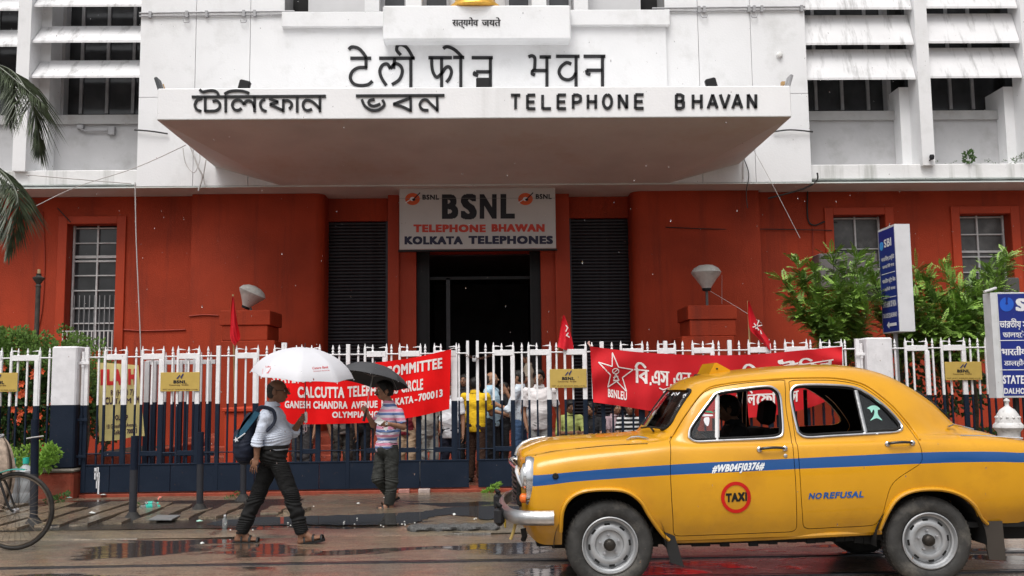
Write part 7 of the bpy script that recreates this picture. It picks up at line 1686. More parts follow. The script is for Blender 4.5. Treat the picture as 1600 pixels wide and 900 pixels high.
def wstick(pts, m, nm='sticker'):
    mb = MB(); P = [H(u, v, -.010) for u, v in pts]; n = len(P); mb.add(P+[p+Vector((-.001, -.001, .0)) for p in P], [tuple(range(n)), tuple(range(2*n-1, n-1, -1))]); return mb.build(nm, m, ws, world=False)
LBL = mat('pale_blue_sticker', (.30, .50, .58), .5)
for pts, m in (([(1061, 631), (1068, 634), (1065, 638), (1059, 634)], WHITEP), ([(1078, 626), (1085, 628), (1074, 644), (1067, 640)], LBL), ([(1067, 641), (1073, 643), (1070, 648), (1065, 645)], LBL), ([(1057, 650), (1062, 652), (1060, 656), (1056, 654)], LBL), ([(1046, 657), (1056, 660), (1052, 668), (1042, 665)], mat('grey_sticker', (.2, .2, .2), .5))): wstick(pts, m)
mb = MB()
for q in ([(1048, 617), (1052, 613), (1054, 617)], [(1055, 612), (1057, 616), (1061, 612)], [(1066, 617), (1070, 615), (1070, 621), (1066, 619)], [(1073, 617), (1079, 619), (1076, 624), (1073, 621)]): stroke(mb, q, 1.3, lambda a, b, d: H(a, b, -.008+d), .0, .001)
mb.build('scribble', WHITEP, ws, world=False)['kind'] = 'stuff'
# ============================================================ PEOPLE
def skinmat(n, c): return mat('skin_'+n, c, .48, .10, 14, bump=.04)
SK = {'dark': skinmat('dark', (.20, .10, .06)), 'mid': skinmat('mid', (.27, .14, .085)), 'tan': skinmat('tan', (.30, .165, .10))}
HAIR = mat('black_hair', (.010, .009, .008), .45, .3, 40, bump=.3)
def V3(*a): return Vector(a)
def frame(f):
    f = Vector(f).normalized(); up = Vector((0, 0, 1)); l = up.cross(f).normalized(); return f, l, up
def foldfn(seed, fx_=1.0):
    r = random.Random(seed); ph = [r.uniform(0, 6) for _ in range(6)]
    return lambda x, y, z: (np.sin(19*z+6*np.sin(9*x+ph[0]+3*z)+9*y*np.sin(5*z)+ph[1])*.45+np.sin(31*x*fx_+13*z+ph[2]+5*np.sin(7*z+ph[4]))*.4+np.sin(41*z-33*x+17*y+4*np.sin(11*z+ph[5])+ph[3])*.3*np.sin(6*z+ph[4]))
def head_prims(S_, c, hf, hl, hu, k, moust=False, neck_to=None):
    """face and skull around the head centre c; k = head height"""
    M = np.array([list(hl), list(hf), list(hu)]).T
    P = lambda a, b, d: c+hl*(a*k)+hf*(b*k)+hu*(d*k)
    S_.ell(P(0, -.06, .12), np.array((.33, .41, .37))*k, .01, M=M)
    S_.ell(P(0, .08, -.10), np.array((.27, .31, .36))*k, .03*k*4, M=M)
    S_.ell(P(0, .17, -.33), np.array((.17, .17, .13))*k, .06*k, M=M)             # chin and jaw
    S_.cone(P(-.2, -.02, -.22), P(.2, -.02, -.22), .13*k, .13*k, .08*k)          # jaw corners
    for s in (-1, 1):
        S_.ell(P(s*.17, .27, -.08), np.array((.10, .09, .09))*k, .05*k, M=M)    # cheek
        S_.ell(P(s*.345, -.04, -.03), np.array((.035, .10, .145))*k, .02*k, M=M)  # ear
        S_.ell(P(s*.14, .40, .035), np.array((.075, .06, .045))*k, .03*k, op='sub', M=M)  # eye socket
        S_.cone(P(s*.05, .39, .10), P(s*.22, .33, .11), .03*k, .025*k, .03*k)    # brow
    S_.cone(P(0, .38, .06), P(0, .50, -.09), .032*k, .055*k, .03*k)              # nose
    for s in (-1, 1): S_.ell(P(s*.05, .455, -.11), np.array((.035, .04, .03))*k, .02*k, M=M)
    S_.cone(P(-.09, .375, -.205), P(.09, .375, -.205), .026*k, .026*k, .015*k); S_.cone(P(-.075, .37, -.255), P(.075, .37, -.255), .03*k, .03*k, .015*k)
    return P
def hand_prims(S_, wrist, d, palm_n, h, curl=.35, thumb=1, spread=.12, grip=None):
    """palm, four unequal bent fingers and a thumb; d = direction of the hand, palm_n = way the palm faces"""
    d = Vector(d).normalized(); n = (Vector(palm_n)-d*d.dot(Vector(palm_n))).normalized(); s = d.cross(n).normalized()
    L_ = .105*h                        # hand length about .105 of body height
    pc = wrist+d*L_*.27; M = np.array([list(s), list(d), list(n)]).T
    S_.ell(pc, (L_*.215, L_*.30, L_*.10), .012*h/1.7, M=M); S_.cone(wrist-d*L_*.05, wrist+d*L_*.25, .0155*h, .0145*h, .01, flat=(n, .7))
    for i, (o, ln) in enumerate(((-.165, .40), (-.055, .46), (.055, .43), (.16, .34))):
        b = wrist+d*L_*.50+s*(o*L_)*thumb; dd = (d+s*o*spread*4*thumb).normalized(); seg = (ln*.46, ln*.30, ln*.24); ang = 0; p = b; r = .0047*h if h < 1.75 else .0052*h
        for q, sl in enumerate(seg):
            ang += curl*(.6 if q == 0 else 1.0); v = dd*math.cos(ang)+n*math.sin(ang); p2 = p+v*L_*sl
            S_.cone(p, p2, r*(1-.08*q), r*(1-.08*(q+1)), .004); p = p2
    b = wrist+d*L_*.12-s*L_*.17*thumb; v = (d*.75-s*.75*thumb+n*.45).normalized(); p2 = b+v*L_*.26; S_.cone(b, p2, .0068*h, .0056*h, .008)
    v2 = (d*.95-s*.15*thumb+n*(.4+curl*.5)).normalized(); S_.cone(p2, p2+v2*L_*.2, .0056*h, .0048*h, .004)
def make_person(name, label, J, f, h, vox, cvox, skin, shirt, trous, girth=1.0, sleeve='short', head=None, hair='short', hands=None, shoe='shoe', shirt_tail=.0, folds_=.006, hk=None, group=None, mous=False, collar=True, tucked=False, spec=False, belt=False):
    """J: joint positions in the world; f: facing of the trunk; h: height"""
    f, l, up = frame(f); hf = Vector(head or f).normalized(); hl = up.cross(hf).normalized(); hu = hf.cross(hl).normalized(); hk = hk or .132*h
    allp = list(J.values()); lo = Vector([min(p[i] for p in allp) for i in range(3)])-V3(.16, .16, .12); hi = Vector([max(p[i] for p in allp) for i in range(3)])+V3(.16, .16, .19)
    root = thing(name, label, 'person', (J['pelvis'].x, J['pelvis'].y, min(J['ankL'].z, J['ankR'].z)-.04*h), group=group)
    inv = wmat(root).inverted()
    def fin(me, nm, m, parent=root):
        me.transform(inv); return link(nm, me, m, parent)
    u_ = h
    # ---- body
    B_ = SDF(lo, hi, vox); hd = J['head']
    head_prims(B_, hd, hf, hl, hu, hk)
    B_.cone(J['neck'], hd-hu*hk*.25-hf*hk*.08, .034*u_, .031*u_, .02)
    M = np.array([list(l), list(f), list(up)]).T
    ch, be, pe = J['chest'], J['belly'], J['pelvis']
    B_.ell(ch, (.090*u_, .058*u_*girth, .095*u_), .03, M=M); B_.ell(be, (.082*u_*girth, .062*u_*girth, .085*u_), .04, M=M); B_.ell(pe, (.085*u_, .062*u_, .065*u_), .04, M=M)
    B_.cone(J['shL'], J['shR'], .028*u_, .028*u_, .03); B_.cone(J['neck'], ch, .035*u_, .05*u_, .04)
    for s in 'LR':
        B_.cone(J['sh'+s], J['el'+s], .029*u_, .0235*u_, .02); B_.cone(J['el'+s], J['wr'+s], .0235*u_, .0155*u_, .012)
        B_.cone(J['hip'+s], J['kn'+s], .046*u_, .031*u_, .03); B_.cone(J['kn'+s], J['ank'+s], .031*u_, .020*u_, .015)
        a, t = J['ank'+s], J['toe'+s]; fd_ = (t-a); fd_.z = 0; fd_ = fd_.normalized() if fd_.length > 0 else f
        heel = J.get('heel'+s, a-fd_*.022*u_-V3(0, 0, .028*u_)); B_.cone(a, heel, .020*u_, .018*u_, .015); B_.cone(heel, t, .017*u_, .014*u_, .012)
        B_.cone(a, t.lerp(heel, .35), .021*u_, .020*u_, .02)
        sd = up.cross((t-heel).normalized()).normalized()
        for q in range(5): B_.cone(t.lerp(heel, .22)+sd*(q-2)*.0085*u_, t+(t-heel).normalized()*(.012-.002*abs(q-1))*u_+sd*(q-2)*.0085*u_, .0062*u_, .0052*u_, .005)
        hp = (hands or {}).get(s)
        if hp is None: d_ = (J['wr'+s]-J['el'+s]).normalized(); hp = dict(d=d_, n=(l*(-1 if s == 'L' else 1)), curl=.35, thumb=(1 if s == 'R' else -1))
        hand_prims(B_, J['wr'+s], hp['d'], hp['n'], u_, hp.get('curl', .35), hp.get('thumb', 1), hp.get('spread', .1))
    fin(B_.mesh('body'), 'body', SK[skin])
    # ---- shirt
    T_ = SDF(lo, hi, cvox); e = .011
    T_.ell(ch+f*.004, (.100*u_+e*.3, .066*u_*girth+e, .100*u_), .03, M=M); T_.ell(be, (.091*u_*girth+e, .072*u_*girth+e, .095*u_), .05, M=M)
    T_.cone(J['shL'], J['shR'], .034*u_+e*.3, .034*u_+e*.3, .035); T_.cone(J['neck']-up*.012*u_, ch, .042*u_, .06*u_, .04)
    hem = pe.z+(.02 if tucked else -.03)*u_-shirt_tail
    T_.ell(pe+up*.012*u_, (.090*u_*(girth*.5+.5)+e, .068*u_*girth+e, .085*u_+shirt_tail*2.2), .045, M=M)
    for s in 'LR':
        a, b, w = J['sh'+s], J['el'+s], J['wr'+s]
        if sleeve == 'short': q = a.lerp(b, .78); T_.cone(a, q, .034*u_+e*.3, .034*u_+e*.2, .022); cutp, cutd = a.lerp(b, .74), (b-a)
        else:
            q = b.lerp(w, .32 if sleeve == 'rolled' else .92); T_.cone(a, b, .035*u_+e*.3, .030*u_+e*.3, .022); T_.cone(b, q, .031*u_+e*.3, (.029 if sleeve == 'rolled' else .022)*u_+e*.2, .012); cutp, cutd = b.lerp(w, .28 if sleeve == 'rolled' else .88), (w-b)
            if sleeve == 'rolled': T_.cone(b.lerp(w, .12), b.lerp(w, .27), .033*u_+e*.3, .033*u_+e*.3, .004)
        T_.cut_local(q, .075*u_, cutp, cutd)
    T_.folds(folds_, foldfn(sum(map(ord, label)) % 97))
    T_.cut_local(J['neck']+up*.04*u_, .062*u_, J['neck']+up*.010*u_, up+f*.25)
    T_.cut((0, 0, hem), (0, 0, -1))
    sh_o = fin(T_.mesh('shirt'), 'shirt', shirt)
    if collar:
        mb = MB(); ck = J['neck']+up*.016*u_
        mb.grid(lambda a, b: tuple(inv @ (ck+(l*math.sin(2*pi*a)+f*math.cos(2*pi*a)*.95)*(.042+.010*b*(1+.4*math.cos(2*pi*a)))*u_+up*((.018-.030*b)*u_+.004*math.cos(4*pi*a)))), 28, 4); co = mb.build('collar', shirt, sh_o, True, world=False, fix=False); co.parent = root
    # ---- trousers
    R_ = SDF((lo.x, lo.y, lo.z), (hi.x, hi.y, pe.z+.12*u_), cvox)
    R_.ell(pe, (.094*u_*(girth*.6+.4)+.006, .072*u_*(girth*.7+.3)+.006, .085*u_), .03, M=M)
    for s in 'LR':
        a, k_, b = J['hip'+s], J['kn'+s], J['ank'+s]
        R_.cone(a, k_, .057*u_, .047*u_, .028); b2 = b+(k_-b)*.02; R_.cone(k_, b2, .047*u_, .041*u_, .02); R_.cut_local(b2, .060*u_, b2-(k_-b).normalized()*.012*u_, b-k_)
    R_.folds(folds_*1.25, foldfn(sum(map(ord, label)) % 89+3, .6))
    R_.cut((0, 0, pe.z+.055*u_), (0, 0, 1))
    fin(R_.mesh('trousers'), 'trousers', trous)
    if belt:
        mb = MB(); zc = pe.z+.040*u_
        mb.grid(lambda a, b: tuple(inv @ (V3(pe.x, pe.y, zc+.036*(b-.5))+l*math.cos(2*pi*a)*(.097*u_*(girth*.6+.4)+.010)+f*math.sin(2*pi*a)*(.077*u_*girth+.008))), 40, 2); mb.build('belt', mat('black_leather', (.012, .012, .012), .35), root, True, world=False, fix=False)
    # ---- hair
    if hair:
        c = hd; P = lambda a, b, d: c+hl*(a*hk)+hf*(b*hk)+hu*(d*hk); Mh = np.array([list(hl), list(hf), list(hu)]).T
        Hs = SDF(P(0, 0, .1)-V3(.17, .17, .17), P(0, 0, .1)+V3(.17, .17, .17), min(cvox, .008) if vox > .008 else .006)
        g = {'short': .045, 'full': .085, 'stubble': .012}[hair]
        Hs.ell(P(0, -.06, .12), np.array((.33+g, .41+g, .37+g))*hk, .01, M=Mh)
        if hair == 'full': Hs.ell(P(0, .1, .36), np.array((.28, .30, .16))*hk, .03, M=Mh)
        Hs.ell(P(0, -.15, -.1), np.array((.31+g*.6, .31+g*.6, .32))*hk, .02, M=Mh)
        Hs.folds(.004, lambda x, y, z: np.sin(140*x+3*np.sin(60*z))*np.sin(120*y+90*z))
        Hs.cut(P(0, .17, .0), hf*1.0-hu*(.62 if hair != 'stubble' else .05)); Hs.cut(P(0, 0, -.30), -hu)
        if hair == 'stubble': Hs.cut(P(0, 0, .12), hu*1.0+hf*.6)
        for s in (-1, 1): Hs.ell(P(s*.345, -.02, -.03), np.array((.07, .12, .17))*hk, 0, op='sub', M=Mh)
        fin(Hs.mesh('hair'), 'hair', HAIR if hair != 'stubble' else mat('cropped_hair', (.035, .027, .022), .7, .4, 60))
    P = lambda a, b, d: hd+hl*(a*hk)+hf*(b*hk)+hu*(d*hk)
    eyw = mat('eye_white', (.55, .52, .48), .25); dk = mat('eye_dark', (.01, .008, .006), .2)
    for s in (-1, 1):
        c = P(s*.14, .335, .035); e_ = MB().lathe([(0, -.05*hk), (.035*hk, -.035*hk), (.05*hk, 0), (.035*hk, .035*hk), (0, .05*hk)], tuple(c), 12).build('eye', eyw, root, True)
        c2_ = c+hf*.038*hk; MB().lathe([(0, -.026*hk), (.02*hk, -.015*hk), (.026*hk, 0), (.02*hk, .015*hk), (0, .026*hk)], tuple(c2_), 8).build('iris', dk, e_, True)
        MB().tube([P(s*.06, .415, .125), P(s*.15, .405, .15), P(s*.24, .345, .115)], [.010*hk, .018*hk, .006*hk], 6).build('eyebrow', HAIR, root, True)
    if mous: MB().tube([P(-.13, .37, -.20), P(-.06, .43, -.155), P(0, .445, -.15), P(.06, .43, -.155), P(.13, .37, -.20)], [.012*hk, .034*hk, .036*hk, .034*hk, .012*hk], 8).build('moustache', HAIR, root, True)
    if spec:
        gm = mat('spectacle_frame', (.015, .015, .015), .3)
        for s in (-1, 1):
            g_ = MB().tube([P(s*(.155+.10*math.cos(a)), .43-.02*abs(math.cos(a)), .03+.075*math.sin(a)) for a in np.linspace(0, 2*pi, 15)], .011*hk, 5).build('spectacle_rim', gm, root, True)
            MB().tube([P(s*.25, .42, .05), P(s*.355, .20, .05), P(s*.36, -.02, .03)], .011*hk, 5).build('temple', gm, g_, True)
        MB().tube([P(-.05, .445, .05), P(.05, .445, .05)], .010*hk, 5).build('bridge', gm, root, True)
    # ---- footwear
    for s in 'LR':
        a, t = J['ank'+s], J['toe'+s]; fd_ = (t-a); fd_.z = 0; fd_ = fd_.normalized() if fd_.length > 0 else f
        heel = J.get('heel'+s, a-fd_*.022*u_-V3(0, 0, .028*u_)); ax = (t-heel).normalized(); sd = up.cross(ax).normalized(); nu = ax.cross(sd).normalized()
        if nu.z < 0: nu = -nu
        BL = mat('sandal_black', (.015, .015, .015), .5)
        if shoe == 'sandal':
            LZ = (t-heel).length+.045*u_; prof = [(-.02, .55), (.02, .8), (.25, .78), (.5, .85), (.75, 1), (.92, .85), (1.0, .45)]
            poly = [(x, w) for x, w in prof]+[(x, -w) for x, w in prof[::-1]]
            mb = MB(); mb.prism(poly, lambda a_, b_, d_: heel-ax*.02*u_+ax*a_*LZ+sd*b_*.027*u_+nu*d_, -.030*u_/1.7*1.55, -.012*u_); so = mb.build('sandal', BL, root)
            for (k0, hh, rr) in ((.18, .030, .008), (.50, .028, .011), (.80, .018, .010)):
                c = heel+ax*LZ*k0; MB().tube([c+sd*math.cos(q)*.026*u_+nu*(-.012*u_+(math.sin(q))*(hh+.008)*u_) for q in np.linspace(0, pi, 9)], rr*u_*.7, 6, sy=.4).build('strap', BL, so, True)
            c = a+up*.0; MB().tube([c+ax*math.cos(q)*.027*u_+sd*math.sin(q)*.026*u_-up*.012*u_ for q in np.linspace(0, 2*pi, 13)], .006*u_, 6).build('strap', BL, so, True)
        else:
            Sh = SDF(Vector(np.minimum(heel, t))-V3(.1, .1, .06), Vector(np.maximum(heel, t))+V3(.1, .1, .14), cvox)
            Sh.cone(heel+up*.006, t, .024*u_, .021*u_, .02); Sh.cone(a-up*.01*u_, heel.lerp(t, .3), .026*u_, .026*u_, .02); Sh.cut((0, 0, min(heel.z, t.z)-.021*u_), (0, 0, -1)); fin(Sh.mesh('shoe'), 'shoe', BL)
    return root
def clothm(n, c, v=.06):
    c = tuple(min(.78, q*1.18) for q in c); return mat('cloth_'+n, c, .8, v, 5, bump=.15, spec=.12)
# ---- the man walking right under the white umbrella
YM = 10.07
def q1(u, v, dy=0.0): return U(u, v, YM+dy)
J = dict(head=q1(434.5, 611.5), neck=q1(425, 636), chest=q1(424, 660), belly=q1(431, 682), pelvis=q1(427, 708), shR=q1(416, 652, -.155), shL=q1(430, 652, .155), elR=q1(402, 691, -.20), wrR=q1(401, 715, -.20),
         elL=q1(458, 676, .17), wrL=q1(470.5, 655.5, .05), hipR=q1(432, 717, -.075), hipL=q1(424, 717, .075), knR=q1(454, 770, -.085), ankR=q1(471, 830, -.07), toeR=q1(500, 839.5, -.09), heelR=q1(469.5, 846, -.07),
         knL=q1(402, 776, .085), ankL=q1(377, 829, .08), toeL=q1(399, 843, .08), heelL=q1(371, 842.5, .08))
DOTS = clothm('pale_blue_dotted', (.47, .51, .59), .05)
nt = DOTS.node_tree; L = nt.links.new; oc = colour_in(DOTS).links[0].from_socket; vo = nd(nt, 'ShaderNodeTexVoronoi'); vo.inputs['Scale'].default_value = 16; tc_ = nd(nt, 'ShaderNodeTexCoord'); L(tc_.outputs['Object'], vo.inputs['Vector'])
lt = nd(nt, 'ShaderNodeMath', operation='LESS_THAN'); lt.inputs[1].default_value = .085; L(vo.outputs['Distance'], lt.inputs[0]); mx = nd(nt, 'ShaderNodeMix', data_type='RGBA'); L(lt.outputs[0], mx.inputs[0]); L(oc, mx.inputs[6]); mx.inputs[7].default_value = (.12, .14, .22, 1); L(mx.outputs[2], colour_in(DOTS))
man1 = make_person('person', 'man in dotted pale shirt and black trousers walking right under a white umbrella', J, (1, -.05, 0), 1.69, .0062, .0068, 'dark', DOTS, clothm('black_trousers', (.013, .013, .013)), girth=1.22, sleeve='rolled', head=(1, -.12, -.02), hair='stubble', shoe='sandal', spec=True, tucked=True, belt=True, folds_=.009, hk=.243,
    hands={'R': dict(d=(-.25, -.1, -1), n=(.3, .9, 0), curl=.28, thumb=1, spread=.25), 'L': dict(d=(.55, -.75, .25), n=(-.6, -.5, 0), curl=1.05, thumb=-1)})
root = man1
MB().tube([q1(470.5, 655.5, .05)+Vector((.022*math.cos(a), .022*math.sin(a), .010*math.cos(a))) for a in np.linspace(0, 2*pi, 13)], .006, 6).build('watch_strap', mat('steel_strap', (.3, .3, .3), .3, metal=.7), man1, True)
# collar line and placket
# backpack
bp = thing('backpack', 'navy and teal backpack on the back of the man with the white umbrella', 'backpack', tuple(q1(384, 722)))
S_ = SDF(q1(355, 735, -.3), q1(420, 630, .3), .008)
Sx = lambda u, v, dy, r, s, k=.05: S_.ell(q1(u, v, dy), r, k)
S_.ell(q1(387, 690, -.02), (.105, .17, .20), .02); S_.ell(q1(383, 705, -.02), (.115, .165, .14), .05); S_.ell(q1(391, 665, -.02), (.075, .14, .14), .05); S_.ell(q1(372, 690, -.02), (.05, .11, .12), .04)
S_.folds(.005, foldfn(12)); me = S_.mesh('sack'); me.transform(wmat(bp).inverted())
BPN = mat('backpack_navy', (.010, .014, .028), .6, .15, 6, bump=.2); link('sack', me, BPN, bp)
TEALC = mat('backpack_teal', (.02, .085, .14), .55, .25, 8, bump=.2)
mb = MB(); mb.grid(lambda a, b: tuple(q1(396-26*b-8*math.sin(pi*b)*.6, 641+42*b, -.185+.30*a-.02*math.sin(pi*a)-.02*math.sin(b*9))), 8, 14); n0 = len(mb.v); mb.add([(x+.008, y, z-.008) for x, y, z in mb.v], [tuple(reversed(f_)) for f_ in mb.f]); mb.build('teal_flap', TEALC, bp, True, fix=False)
mb = MB(); mb.grid(lambda a, b: tuple(q1(398-30*b+(8*a), 642+40*b+4*a, -.195+.012*math.sin(3*b))), 6, 12); mb.add([(x, y+.02, z) for x, y, z in mb.v], [tuple(reversed(f_)) for f_ in mb.f]); mb.build('side_flap', TEALC, bp, True, fix=False)
MB().tube(smooth_line([tuple(q1(399, 655, -.14)), tuple(q1(405, 632+6, -.15)), tuple(q1(416, 633+4, -.165)), tuple(q1(427, 642, -.185)), tuple(q1(430, 654, -.19)), tuple(q1(426, 664, -.20)), tuple(q1(416, 674, -.205))], 5), .022, 8, sy=.45).build('shoulder_strap', BPN, bp, True)
MB().tube([q1(369.5, 687, -.19), q1(383, 677, -.21)], .006, 6).build('white_tab', WHITEP, bp, True)
mb = MB(); c = q1(369, 687, -.2); mb.prism([(math.cos(a)*(.028 if k % 2 else .012), math.sin(a)*(.028 if k % 2 else .012)) for k, a in enumerate(np.linspace(0, 2*pi, 11)[:-1])], lambda a, b, d: (c.x+a, c.y+d, c.z+b), -.006, .006); mb.build('star_charm', WHITEP, bp)
# umbrellas
def umbrella(name, label, c, ax, R_, Hd, canopy_m, ribs=8, handle_to=None, rot=0.0, drop=.30, shaft_m=None, handle_m=None):
    ax = Vector(ax).normalized(); s = orth(ax); t = ax.cross(s).normalized(); r = thing(name, label, 'umbrella', tuple(handle_to)); inv = wmat(r).inverted()
    def pt(a, b, off=0.0):
        """a angle 0..ribs, b 0 centre..1 rim"""
        k = a-math.floor(a); ang = 2*pi*a/ribs+rot; sag = 4*k*(1-k)
        rad = R_*math.sin(b*1.25)/math.sin(1.25)*(1-.07*sag*b*b); hh = Hd*(math.cos(b*1.25)-math.cos(1.25))/(1-math.cos(1.25)); hh += -.018*sag*b*math.sin(pi*b)+.010*sag*b**4
        return tuple(inv @ (c+s*math.cos(ang)*(rad)+t*math.sin(ang)*rad+ax*(hh+off)))
    mb = MB(); nu, nv = ribs*10, 16
    mb.grid(lambda a, b: pt(a*ribs, max(b, .01)), nu, nv); mb.add([pt(i/nu*ribs, max(j/nv, .01), -.003) for j in range(nv+1) for i in range(nu+1)], [tuple(reversed(f_)) for f_ in mb.f])
    cn = mb.build('canopy', canopy_m, r, 50, world=False, fix=False)
    sm = shaft_m or mat('umbrella_steel', (.08, .08, .08), .35, metal=.6)
    for k in range(ribs):
        MB().tube([pt(k, b, -.007) for b in np.linspace(.02, 1.0, 9)]+[pt(k, 1.01, -.007)], .0028, 5).build('rib', sm, r, True, world=False)
        q = Vector(pt(k, .5, -.01)); e0 = inv @ (c+ax*(Hd*.25)); MB().tube([e0, q], .0022, 4).build('stretcher', sm, r, True, world=False)
        MB().lathe([(0, -.008), (.005, -.004), (.005, .004), (0, .008)], pt(k, 1.01, -.006), 6).build('tip', WHITEP if canopy_m.name == 'white_umbrella' else sm, r, world=False)
    top = inv @ (c+ax*(Hd+.045)); bot = inv @ Vector(handle_to); MB().tube([top, inv @ (c+ax*Hd), bot], [.004, .005, .005], 8).build('shaft', sm, r, True, world=False)
    return r, pt, (bot-top).normalized()
WU = mat('white_umbrella', (.58, .58, .61), .55, .03, 4, bump=.05); b_ = WU.node_tree.nodes['Principled BSDF']
hand1 = q1(477.5, 645, -.02); cu = q1(473.5, 586, -.02)
u1, pt1, dn = umbrella('umbrella', 'white umbrella with small red lettering held by the man in the dotted shirt', cu+Vector((0, -.03, 0)), (.10, -.13, 1), .525, .285, WU, 8, hand1+Vector((0, 0, -.02)), rot=.25)
hb = hand1+Vector((.002, 0, -.06)); MB().lathe([(.0, -.045), (.016, -.04), (.019, 0), (.017, .05), (.012, .07), (.0, .072)], tuple(hb), 14).build('handle', mat('white_handle', (.7, .68, .66), .4), u1, True)
MB().tube(smooth_line([tuple(hb+V3(0, 0, -.04)), tuple(hb+V3(-.014, 0, -.07)), tuple(hb+V3(-.012, 0, -.12)), tuple(hb+V3(.008, 0, -.13)), tuple(hb+V3(.012, 0, -.10)), tuple(hb+V3(0, 0, -.05))], 4), .0028, 5).build('wrist_loop', mat('pink_cord', (.75, .5, .5), .7), u1, True)
iw = wmat(u1)
_um = bpy.data.meshes.new('umb'); cano = [o for o in u1.children if o.name.startswith('canopy')][0]; bmx = bmesh.new(); bmx.from_mesh(cano.data); bmx.transform(iw); bvu = BVHTree.FromBMesh(bmx); bmx.free()
def UH(u, v, off=.003):
    d = ray(u, v).normalized(); r = bvu.ray_cast(Vector((0, 0, CAMH)), d)
    return tuple((r[0]-d*off) if r[0] is not None else U(u, v, YM-.4))
REDL = mat('umbrella_red_print', (.5, .03, .04), .6); mb = MB()
lettering(mb, 'Canara Bank', lambda a, b: UH(a, 577+(a-488)*-.08-b), 488, 513, 0, 3.8, 16, .03); lettering(mb, 'insurance', lambda a, b: UH(a, 580.5+(a-490)*-.06-b), 490, 515, 0, 1.6, 10, .03); mb.build('red_print', REDL, u1, fix=False)
mb = MB(); 
for k in range(4): stroke(mb, [(409.5+k*.3, 583.5-k*2.2), (420+k*1.1, 582.3-k*2.1)], 1.5, lambda a, b, d: UH(a, b, .003+d), 0, .001)
lettering(mb, 'Life', lambda a, b: UH(a, 574-b), 415, 423, 0, 2.6, 12, .03); mb.build('red_badge', REDL, u1, fix=False)
# ---- the man in the striped polo shirt under the dark umbrella
YM2 = 12.62
def q2(u, v, dy=0.0): return U(u, v, YM2+dy)
J = dict(head=q2(600, 610.5), neck=q2(608, 633), chest=q2(609, 650), belly=q2(606, 673), pelvis=q2(604, 700), shL=q2(622, 645, -.15), shR=q2(599, 645, .16), elL=q2(630, 667, -.16), wrL=q2(607.5, 662.5, -.30), elR=q2(583, 664, .10), wrR=q2(574.5, 648, -.02),
         hipL=q2(612, 708, -.07), hipR=q2(597, 708, .08), knL=q2(612.5, 752, -.09), ankL=q2(607.5, 786, -.05), toeL=q2(593, 795.5, -.09), heelL=q2(611, 792.5, -.05),
         knR=q2(590, 747, -.02), ankR=q2(611, 774, .16), toeR=q2(601, 786.5, .12), heelR=q2(618, 776, .18))
STR = clothm('striped_polo', (.6, .6, .62), .03); nt = STR.node_tree; L = nt.links.new
g = nd(nt, 'ShaderNodeTexCoord'); sp = nd(nt, 'ShaderNodeSeparateXYZ'); L(g.outputs['Object'], sp.inputs[0])
ns = nd(nt, 'ShaderNodeTexNoise'); ns.inputs['Scale'].default_value = 5; L(g.outputs['Object'], ns.inputs['Vector']); wz = nd(nt, 'ShaderNodeMath', operation='MULTIPLY_ADD'); L(ns.outputs['Fac'], wz.inputs[0]); wz.inputs[1].default_value = .03; L(sp.outputs['Z'], wz.inputs[2])
mm = nd(nt, 'ShaderNodeMath', operation='MULTIPLY'); L(wz.outputs[0], mm.inputs[0]); mm.inputs[1].default_value = 1/.108; fr = nd(nt, 'ShaderNodeMath', operation='FRACT'); L(mm.outputs[0], fr.inputs[0])
cr = nd(nt, 'ShaderNodeValToRGB'); cr.color_ramp.interpolation = 'CONSTANT'; L(fr.outputs[0], cr.inputs[0]); els = cr.color_ramp.elements
cols_ = [(0, (.62, .58, .66)), (.14, (.13, .20, .40)), (.42, (.60, .56, .64)), (.54, (.68, .27, .38)), (.84, (.62, .58, .66))]
els[0].position = 0; els[0].color = (*cols_[0][1], 1); els[1].position = .14; els[1].color = (*cols_[1][1], 1)
for p_, c_ in cols_[2:]: e_ = els.new(p_); e_.color = (*c_, 1)
L(cr.outputs[0], colour_in(STR))
GTR = clothm('grey_trousers', (.036, .037, .034), .08)
man2 = make_person('person', 'moustached man in pink and blue striped polo shirt holding papers and a dark umbrella', J, (-.85, -.5, 0), 1.68, .0066, .0072, 'mid', STR, GTR, girth=1.15, sleeve='short', head=(-.90, -.42, -.08), hair='full', shoe='sandal', mous=True, folds_=.009, hk=.245, spec=False,
    hands={'L': dict(d=(-1, -.1, .05), n=(.1, .9, .3), curl=.7, thumb=-1), 'R': dict(d=(-.35, -.5, .75), n=(-.7, .4, .1), curl=1.05, thumb=1)})
c = q2(604.5, 661.8, -.29); MB().lathe([(0, -.008), (.018, -.008), (.018, .004), (0, .004)], tuple(c+V3(0, -.034, 0)), 14, 'y').build('watch', mat('watch_steel', (.6, .6, .58), .2, metal=.5), man2, True)
MB().tube([c+V3(0, .036*math.cos(a), .034*math.sin(a)) for a in np.linspace(0, 2*pi, 15)], .008, 6).build('watch_strap', mat('black_leather', (0, 0, 0)), man2, True)
pp = thing('papers', 'folded white papers in the hand of the striped shirt man', 'papers', tuple(q2(594, 657, -.33)))
for pts, dy in (([(585, 659), (590.5, 651), (601, 657.5), (594, 664)], 0), ([(599, 668), (607, 667), (603.5, 674), (601, 672)], .02)):
    P = [q2(u, v, -.34+dy) for u, v in pts]; P[1].y -= .02; MB().add(P+[p+V3(0, .012, 0) for p in P], [(0, 1, 2, 3), (7, 6, 5, 4), (0, 4, 5, 1), (1, 5, 6, 2), (2, 6, 7, 3), (3, 7, 4, 0)]).build('sheet', mat('white_paper', (.72, .71, .70), .7), pp)
DU = mat('dark_umbrella', (.055, .056, .060), .7, .12, 5, bump=.08)
hand2 = q2(569.5, 652, -.06)
